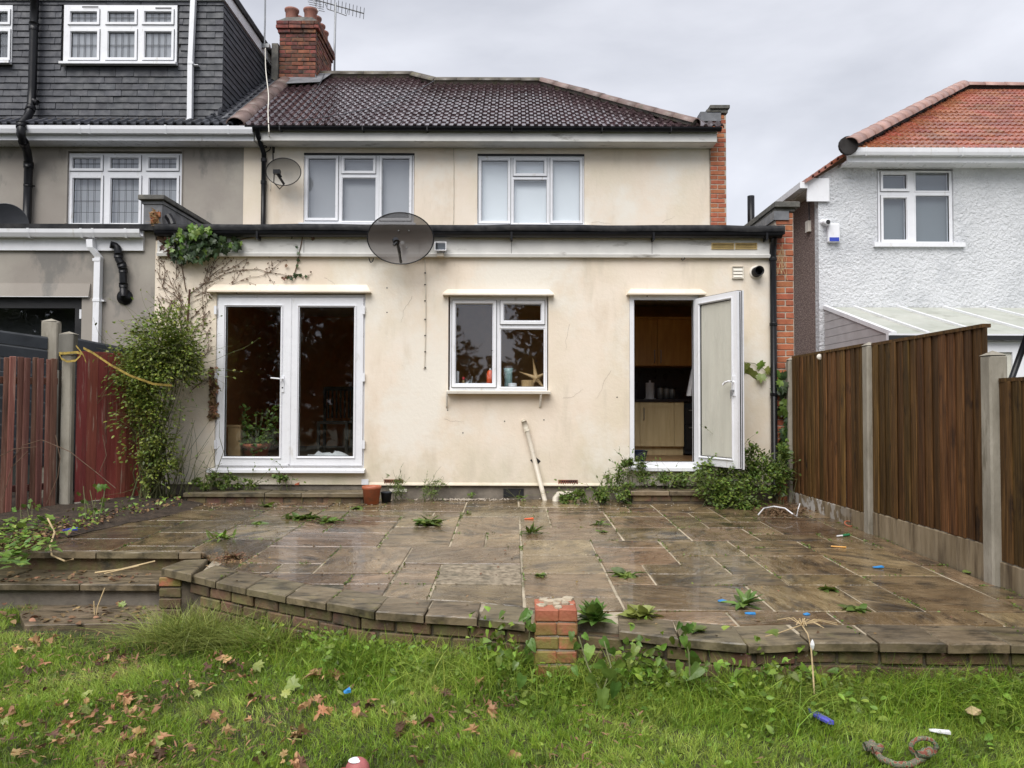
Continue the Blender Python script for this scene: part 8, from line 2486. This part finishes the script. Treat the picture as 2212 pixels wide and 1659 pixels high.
# gather the blades into tufts
ji = rng.integers(0, n_try, n_try); near = rng.random(n_try) < 0.6
tx_ = np.round(bx_ / 0.045) * 0.045 + 0.02 * np.sin(np.round(by_ / 0.045) * 7.7 + np.round(bx_ / 0.045) * 3.1)
ty_ = np.round(by_ / 0.045) * 0.045 + 0.02 * np.sin(np.round(bx_ / 0.045) * 5.3 + np.round(by_ / 0.045) * 1.7)
bx_ = np.where(near, bx_ * 0.35 + tx_ * 0.65, bx_); by_ = np.where(near, by_ * 0.35 + ty_ * 0.65, by_)
patch = np.sin(bx_ * 2.1 + 1.0) * np.sin(by_ * 3.3 + bx_) + rng.normal(0, 0.5, n_try)
bare = (bx_ < -0.4) & (patch > 0.75) & (rng.random(n_try) < 0.75)
keep &= ~bare
keep &= rng.random(n_try) < np.clip(1.25 - 0.32 * (by_ - 3.0), 0.35, 1)
bx_, by_, fx = bx_[keep], by_[keep], fx[keep]
n = len(bx_)
dist = fx - by_
edge = np.clip(1 - dist / 0.5, 0, 1) * np.clip((bx_ + 1.6) * 2, 0.25, 1)
tuft = (np.sin(bx_ * 9.1 + np.sin(by_ * 7) * 2) * np.sin(by_ * 11.3 + bx_ * 3)) 
hgt_b = rng.uniform(0.028, 0.062, n) * (1 + 0.5 * np.clip(tuft, 0, 1)) + edge * rng.uniform(0.0, 0.19, n) * (rng.random(n) < 0.6)
lean = rng.normal(0, 0.55, (n, 2)) + np.stack([np.sin(by_ * 5 + bx_ * 2) * 0.3, -0.15 + 0 * bx_], 1)
base = np.stack([bx_, by_, LAWN - 0.004 + 0.012 * np.sin(bx_ * 3.1 + by_ * 2.3) + 0.010 * np.sin(bx_ * 7.3 - by_ * 5.1)], 1)
gr_ = blades('grass', base, hgt_b, lean, rng.uniform(0.0020, 0.0042, n) * (1 + edge * 0.6), M['grass'], None, 2, 0.5)
tag(gr_, 'rough green lawn grass in front of the patio wall', 'grass', kind='stuff')
print('blades', n)

m_ = 9500
tx2 = rng.uniform(-1.7, 3.9, m_); ty2 = np.array([front(x) for x in tx2]) - np.abs(rng.normal(0, 0.17, m_)) - 0.01
ok = ~((tx2 > pxa - 0.02) & (tx2 < pxb + 0.02) & (ty2 > pyf - 0.02)) & (np.sin(tx2 * 6.3) + np.sin(tx2 * 2.2 + 2) + rng.normal(0, 0.6, m_) > -0.9)
tx2, ty2 = tx2[ok], ty2[ok]; k_ = len(tx2)
rg_ = blades('rank_grass', np.stack([tx2, ty2, np.full(k_, LAWN)], 1), rng.uniform(0.11, 0.30, k_), rng.normal(0, 0.6, (k_, 2)) + np.array([0, -0.35]), rng.uniform(0.003, 0.0055, k_), M['grass'], None, 4, 0.6)
tag(rg_, 'long rank grass leaning out from the foot of the patio wall', 'grass', kind='stuff')

# leafy ground cover along the foot of the wall
m_ = 3400
cx_ = rng.uniform(-1.6, 3.3, m_)
cy_ = np.array([front(x) for x in cx_]) - np.abs(rng.normal(0, 0.22, m_)) + 0.02
ok = ~((cx_ > pxa - 0.02) & (cx_ < pxb + 0.02) & (cy_ > pyf - 0.02))
clumpy = np.sin(cx_ * 5.0) + np.sin(cx_ * 11.3 + 1.0) + rng.normal(0, 0.7, m_)
ok &= clumpy > -0.7
cx_, cy_ = cx_[ok], cy_[ok]
dd = np.array([front(x) for x in cx_]) - cy_
cz_ = LAWN + rng.uniform(0.01, 0.17, len(cx_)) * np.clip(1.2 - dd * 2.0, 0.25, 1)
wc_ = scatter('clover_and_weeds', OVAL, np.stack([cx_, cy_, cz_], 1), rng.normal(0, 1, (len(cx_), 3)) * [1, 1, 0.5] + [0, -0.4, 0.2], 0.034 * rng.uniform(0.5, 1.5, len(cx_)), M['leaf_cover'], None, normal=(0, -0.4, 1), wob=0.6)
tag(wc_, 'low leafy weeds crowding the foot of the patio wall', 'weeds', kind='stuff')
m_ = 1500
cx_ = rng.uniform(-4.2, 4.0, m_); cy_ = rng.uniform(2.7, 5.0, m_)
fy = np.array([front(x) for x in cx_]); ok = (cy_ < fy - 0.15) & ((cx_ > x_end) | (cy_ < 5.05))
cv_ = scatter('lawn_weeds', OVAL, np.stack([cx_, cy_, np.full(m_, LAWN + 0.02) + rng.uniform(0, 0.025, m_)], 1)[ok], (rng.normal(0, 1, (m_, 3)) * [1, 1, 0.3])[ok], 0.026, M['leaf_cover'], None, normal=(0, 0, 1), wob=0.4)
tag(cv_, 'small broad leaved weeds scattered through the lawn', 'weeds', kind='stuff')

def tussock(label, x_, y_, n, l, sp, m='clump', bias=(0, -0.3), z=LAWN, name='grass_tussock'):
    q_ = PZ(x_, y_, z)
    b = np.stack([rng.normal(q_.x, sp, n), rng.normal(q_.y, sp * 0.45, n), np.full(n, z)], 1)
    ln = rng.normal(0, 0.75, (n, 2)) + np.array(bias) + np.stack([(b[:, 0] - q_.x) / sp * 0.5, (b[:, 1] - q_.y) / sp * 0.5], 1)
    o = blades(name, b, rng.uniform(0.6, 1.1, n) * l, ln, rng.uniform(0.004, 0.007, n), M[m], None, 5, 0.62)
    return tag(o, label, 'grass')
tussock('large pale arching grass tussock beside the left path slab', 415, 1395, 1100, 0.30, 0.16)
tussock('flattened grass tussock right of the large pale one', 560, 1408, 420, 0.26, 0.10, 'clump', (-0.6, -0.2))
tussock('tall grass tuft against the wall left of the pier', 930, 1418, 420, 0.26, 0.09, 'grass', (0.1, -0.3))
tussock('long grass tuft under the right front edge of the patio', 1960, 1490, 650, 0.32, 0.16, 'grass', (-0.1, -0.4))
tussock('second long grass tuft at the far right below the edge stones', 2130, 1495, 560, 0.30, 0.14, 'grass', (0.1, -0.4))
tussock('pale wispy grass below the straw on the right', 1700, 1490, 420, 0.25, 0.13, 'clump', (-0.3, -0.4))
tussock('grass tuft below the bindweed near the pier', 1430, 1490, 240, 0.18, 0.12, 'grass', (-0.2, -0.4))

# fallen leaves, one object each
random.seed(89)
lv_t = [leaf_mesh('fallen_leaf', random.choice((MAPLE, IVY, OVAL)), M['leaf_tan'], random.uniform(-0.5, 0.9), random.uniform(0.2, 1.1), 0.22) for _ in range(7)]
lv_b = [leaf_mesh('fallen_leaf', random.choice((MAPLE, IVY, OVAL)), M['leaf_brown'], random.uniform(-0.5, 0.9), random.uniform(0.4, 1.2), 0.24) for _ in range(5)]
lv_g = [leaf_mesh('fallen_leaf', MAPLE, M['leaf_lime'], random.uniform(-0.2, 0.3), random.uniform(0.1, 0.4), 0.06) for _ in range(3)]
lab = {'t': ('dry tan fallen leaf lying on the lawn', 'tan fallen leaves on the lawn'), 'b': ('dark brown curled fallen leaf on the lawn', 'brown fallen leaves on the lawn'), 'g': ('pale yellow green fallen leaf on the lawn', 'yellow green fallen leaves on the lawn')}
def fallen(x_, y_, k, s_, z=LAWN + 0.046):
    q_ = PZ(x_, y_, z)
    me = random.choice({'t': lv_t, 'b': lv_b, 'g': lv_g}[k])
    rm = Matrix.Rotation(random.uniform(0, 6.28), 3, 'Z') @ Matrix.Rotation(random.uniform(-0.9, 0.9), 3, 'X') @ Matrix.Rotation(random.uniform(-0.9, 0.9), 3, 'Y')
    o = put('fallen_leaf', me, None, q_, rot=rm.to_euler(), sc=s_)
    where = 'at the left edge' if x_ < 130 else 'below the left path slab' if x_ < 340 else 'below the pale grass tussock' if x_ < 620 else 'left of the red cloth' if x_ < 760 else 'left of the brick pier' if x_ < 960 else 'in front of the brick pier'
    how = 'near the patio steps' if y_ < 1440 else 'halfway down the lawn' if y_ < 1560 else 'near the bottom of the picture'
    tag(o, lab[k][0].replace(' lying on the lawn', '').replace(' on the lawn', '') + ' ' + where + ', ' + how, 'leaf', lab[k][1])
clusters = [(60, 1440, 40), (150, 1520, 45), (210, 1430, 40), (265, 1500, 40), (290, 1530, 40), (170, 1560, 45), (300, 1590, 40), (250, 1640, 35), (30, 1540, 40), (480, 1420, 25), (520, 1450, 30), (560, 1500, 30), (700, 1460, 20), (690, 1520, 30), (640, 1590, 30), (800, 1530, 40), (880, 1560, 35), (400, 1480, 35), (110, 1600, 45), (60, 1390, 30), (300, 1310, 40), (460, 1560, 50), (1000, 1510, 60), (600, 1640, 40), (350, 1620, 40)]
for cx0, cy0, sp in clusters:
    for _ in range(12):
        k = random.choices('tbg', (0.58, 0.27, 0.15))[0]
        x_, y_ = random.gauss(cx0, sp * 0.7), random.gauss(cy0, sp * 0.35)
        if y_ < 1390 and 60 < x_ < 340: fallen(x_, max(y_, 1275), k, random.uniform(0.05, 0.075), LAWN + 0.06); continue
        if y_ > 1655 or y_ < 1365: continue
        fallen(x_, y_, k, random.uniform(0.02, 0.055))
for x_, y_, k, s_ in ((690, 1457, 't', 0.07), (640, 1587, 't', 0.07), (940, 1556, 'b', 0.08), (1040, 1470, 't', 0.06), (1030, 1580, 't', 0.05), (1115, 1625, 't', 0.06), (825, 1530, 't', 0.08), (735, 1488, 'g', 0.065), (555, 1430, 'g', 0.065), (320, 1540, 'g', 0.075), (300, 1580, 'g', 0.075), (900, 1640, 'b', 0.05), (510, 1360, 'g', 0.065), (620, 1480, 'g', 0.08), (75, 1415, 't', 0.07), (340, 1600, 'g', 0.065)):
    fallen(x_, y_, k, s_)
m_ = 7000
lx_ = rng.uniform(-4.2, 1.2, m_); ly_ = rng.uniform(2.6, 5.1, m_)
ok = (np.sin(lx_ * 3 + ly_ * 2) + np.sin(lx_ * 7.7 - ly_ * 4) + rng.normal(0, 0.6, m_) + (-lx_ - 1) * 0.35 > 0.5) & (ly_ < np.array([front(x) for x in lx_]) - 0.1)
lt_ = scatter('leaf_crumbs', LANCE, np.stack([lx_, ly_, LAWN + rng.uniform(0.02, 0.06, m_)], 1)[ok], (rng.normal(0, 1, (m_, 3)) * [1, 1, 0.2])[ok], 0.042, M['litter'], None, normal=(0, 0, 1), wob=0.5)
tag(lt_, 'crumbled dead leaves and stalks lying in the left half of the lawn', 'leaf litter', kind='stuff')
stl = thing('step_litter', 'fallen leaves gathered on the left steps and beside the path', 'leaves', PG(250, 1235)); stl['kind'] = 'stuff'
ps = []
for k in range(150):
    x_ = random.uniform(0, 335); q_ = P(x_, 1240, 1); 
    y3 = random.uniform(Y2s + 0.05, YS - 0.08) if random.random() < 0.55 else random.uniform(5.2, Y2s - 0.04)
    z3 = zt2 + 0.006 if y3 > Y2s else LAWN + 0.062
    ps.append(((x_ - CX) / F * y3, y3, z3))
scatter('leaves', OVAL, ps, rng.normal(0, 1, (len(ps), 3)) * [1, 1, 0.15], 0.055, M['litter'], stl, normal=(0, 0, 1), wob=0.35)
grt = thing('gravel', 'pale grit and crumbs scattered along the foot of the house wall', 'gravel', P(1010, 1079, 9.0)); grt['kind'] = 'stuff'
g = G()
for k in range(420):
    x_ = random.gauss(1010, 45) if k < 240 else random.uniform(400, 1500); y3 = random.uniform(8.93, 9.04) if k < 240 else random.uniform(8.2, 8.7)
    r_ = random.uniform(0.006, 0.014) if k < 240 else random.uniform(0.004, 0.009)
    q_ = Vector(((x_ - CX) / F * y3, y3, zp(y3) + 0.004 + random.uniform(0, 0.01)))
    g.add([q_ + Vector(v) * r_ for v in ((1, 0, 0), (-1, 0.2, 0), (0, 1, 0), (0.1, -1, 0), (0, 0, 0.9), (0, 0, -0.6))], [(0, 2, 4), (2, 1, 4), (1, 3, 4), (3, 0, 4), (2, 0, 5), (1, 2, 5), (3, 1, 5), (0, 3, 5)])
g.obj('grit', M['mortar'], grt)

# ================================================================== the trees at the end of the garden, seen mirrored in the panes
random.seed(97)
def tree(x_, y_, h, w, n, label, bare=0):
    t = thing('tree', label, 'tree', (x_, y_, LAWN))
    g = G(); g.tube([(x_, y_, LAWN - 0.1), (x_ + 0.1, y_, LAWN + h * 0.35), (x_, y_ + 0.1, LAWN + h * 0.7)], 0.16, 8, 0.05)
    for k in range(12 + bare):
        a = random.uniform(0, 6.28); z0_ = LAWN + h * random.uniform(0.3, 0.65); l = w * random.uniform(0.5, 1.0)
        p0_ = Vector((x_, y_, z0_)); p1_ = p0_ + Vector((math.cos(a) * l, math.sin(a) * l, h * random.uniform(0.15, 0.5)))
        mid = p0_.lerp(p1_, 0.5) + Vector((random.uniform(-0.2, 0.2), random.uniform(-0.2, 0.2), 0.1))
        g.tube([p0_, mid, p1_], 0.05, 5, 0.012)
        for q in range(3):
            b = mid.lerp(p1_, random.random()); g.tube([b, b + Vector((random.uniform(-0.5, 0.5), random.uniform(-0.5, 0.5), random.uniform(0.1, 0.8)))], 0.015, 4, 0.004)
    g.obj('trunk', M['bark'], t)
    if n:
        cl_ = [Vector((random.gauss(0, 0.45), random.gauss(0, 0.45), random.uniform(-0.5, 0.5))) for _ in range(40)]
        ps = []
        for k in range(n):
            b = random.choice(cl_); ps.append((x_ + (b.x + random.gauss(0, 0.13)) * w, y_ + (b.y + random.gauss(0, 0.13)) * w, LAWN + h * (0.55 + (b.z + random.gauss(0, 0.08)) * 0.8)))
        scatter('crown', OVAL, ps, rng.normal(0, 1, (n, 3)), 0.34, M['tree'], t)
tree(-11, -12, 8.5, 3.4, 7000, 'broad dark tree at the far left end of the garden')
tree(-17, -10, 8.0, 3.2, 6000, 'tall dark tree beyond the neighbouring garden on the left')
tree(-23, -13, 8.5, 3.6, 6000, 'large dark tree furthest left past the neighbouring garden')
tree(-7.0, -13, 7.5, 3.2, 7000, 'dark bushy tree in the left corner of the garden end')
tree(-3.0, -13.5, 4.6, 1.6, 900, 'half bare tree at the middle of the garden end', 14)
tree(2.2, -12.5, 7.2, 2.6, 6500, 'dark leafy tree right of middle at the garden end')
tree(7.0, -13, 6.5, 3.0, 5000, 'rounded dark tree at the right end of the garden')
hg = thing('hedge', 'dark hedge closing the far end of the garden', 'hedge', (0, -14, LAWN))
ps = np.stack([rng.uniform(-18, 12, 5000), rng.normal(-14.5, 0.5, 5000), LAWN + rng.uniform(0, 3.6, 5000)], 1)
scatter('foliage', OVAL, ps, rng.normal(0, 1, (5000, 3)), 0.4, M['tree'], hg)
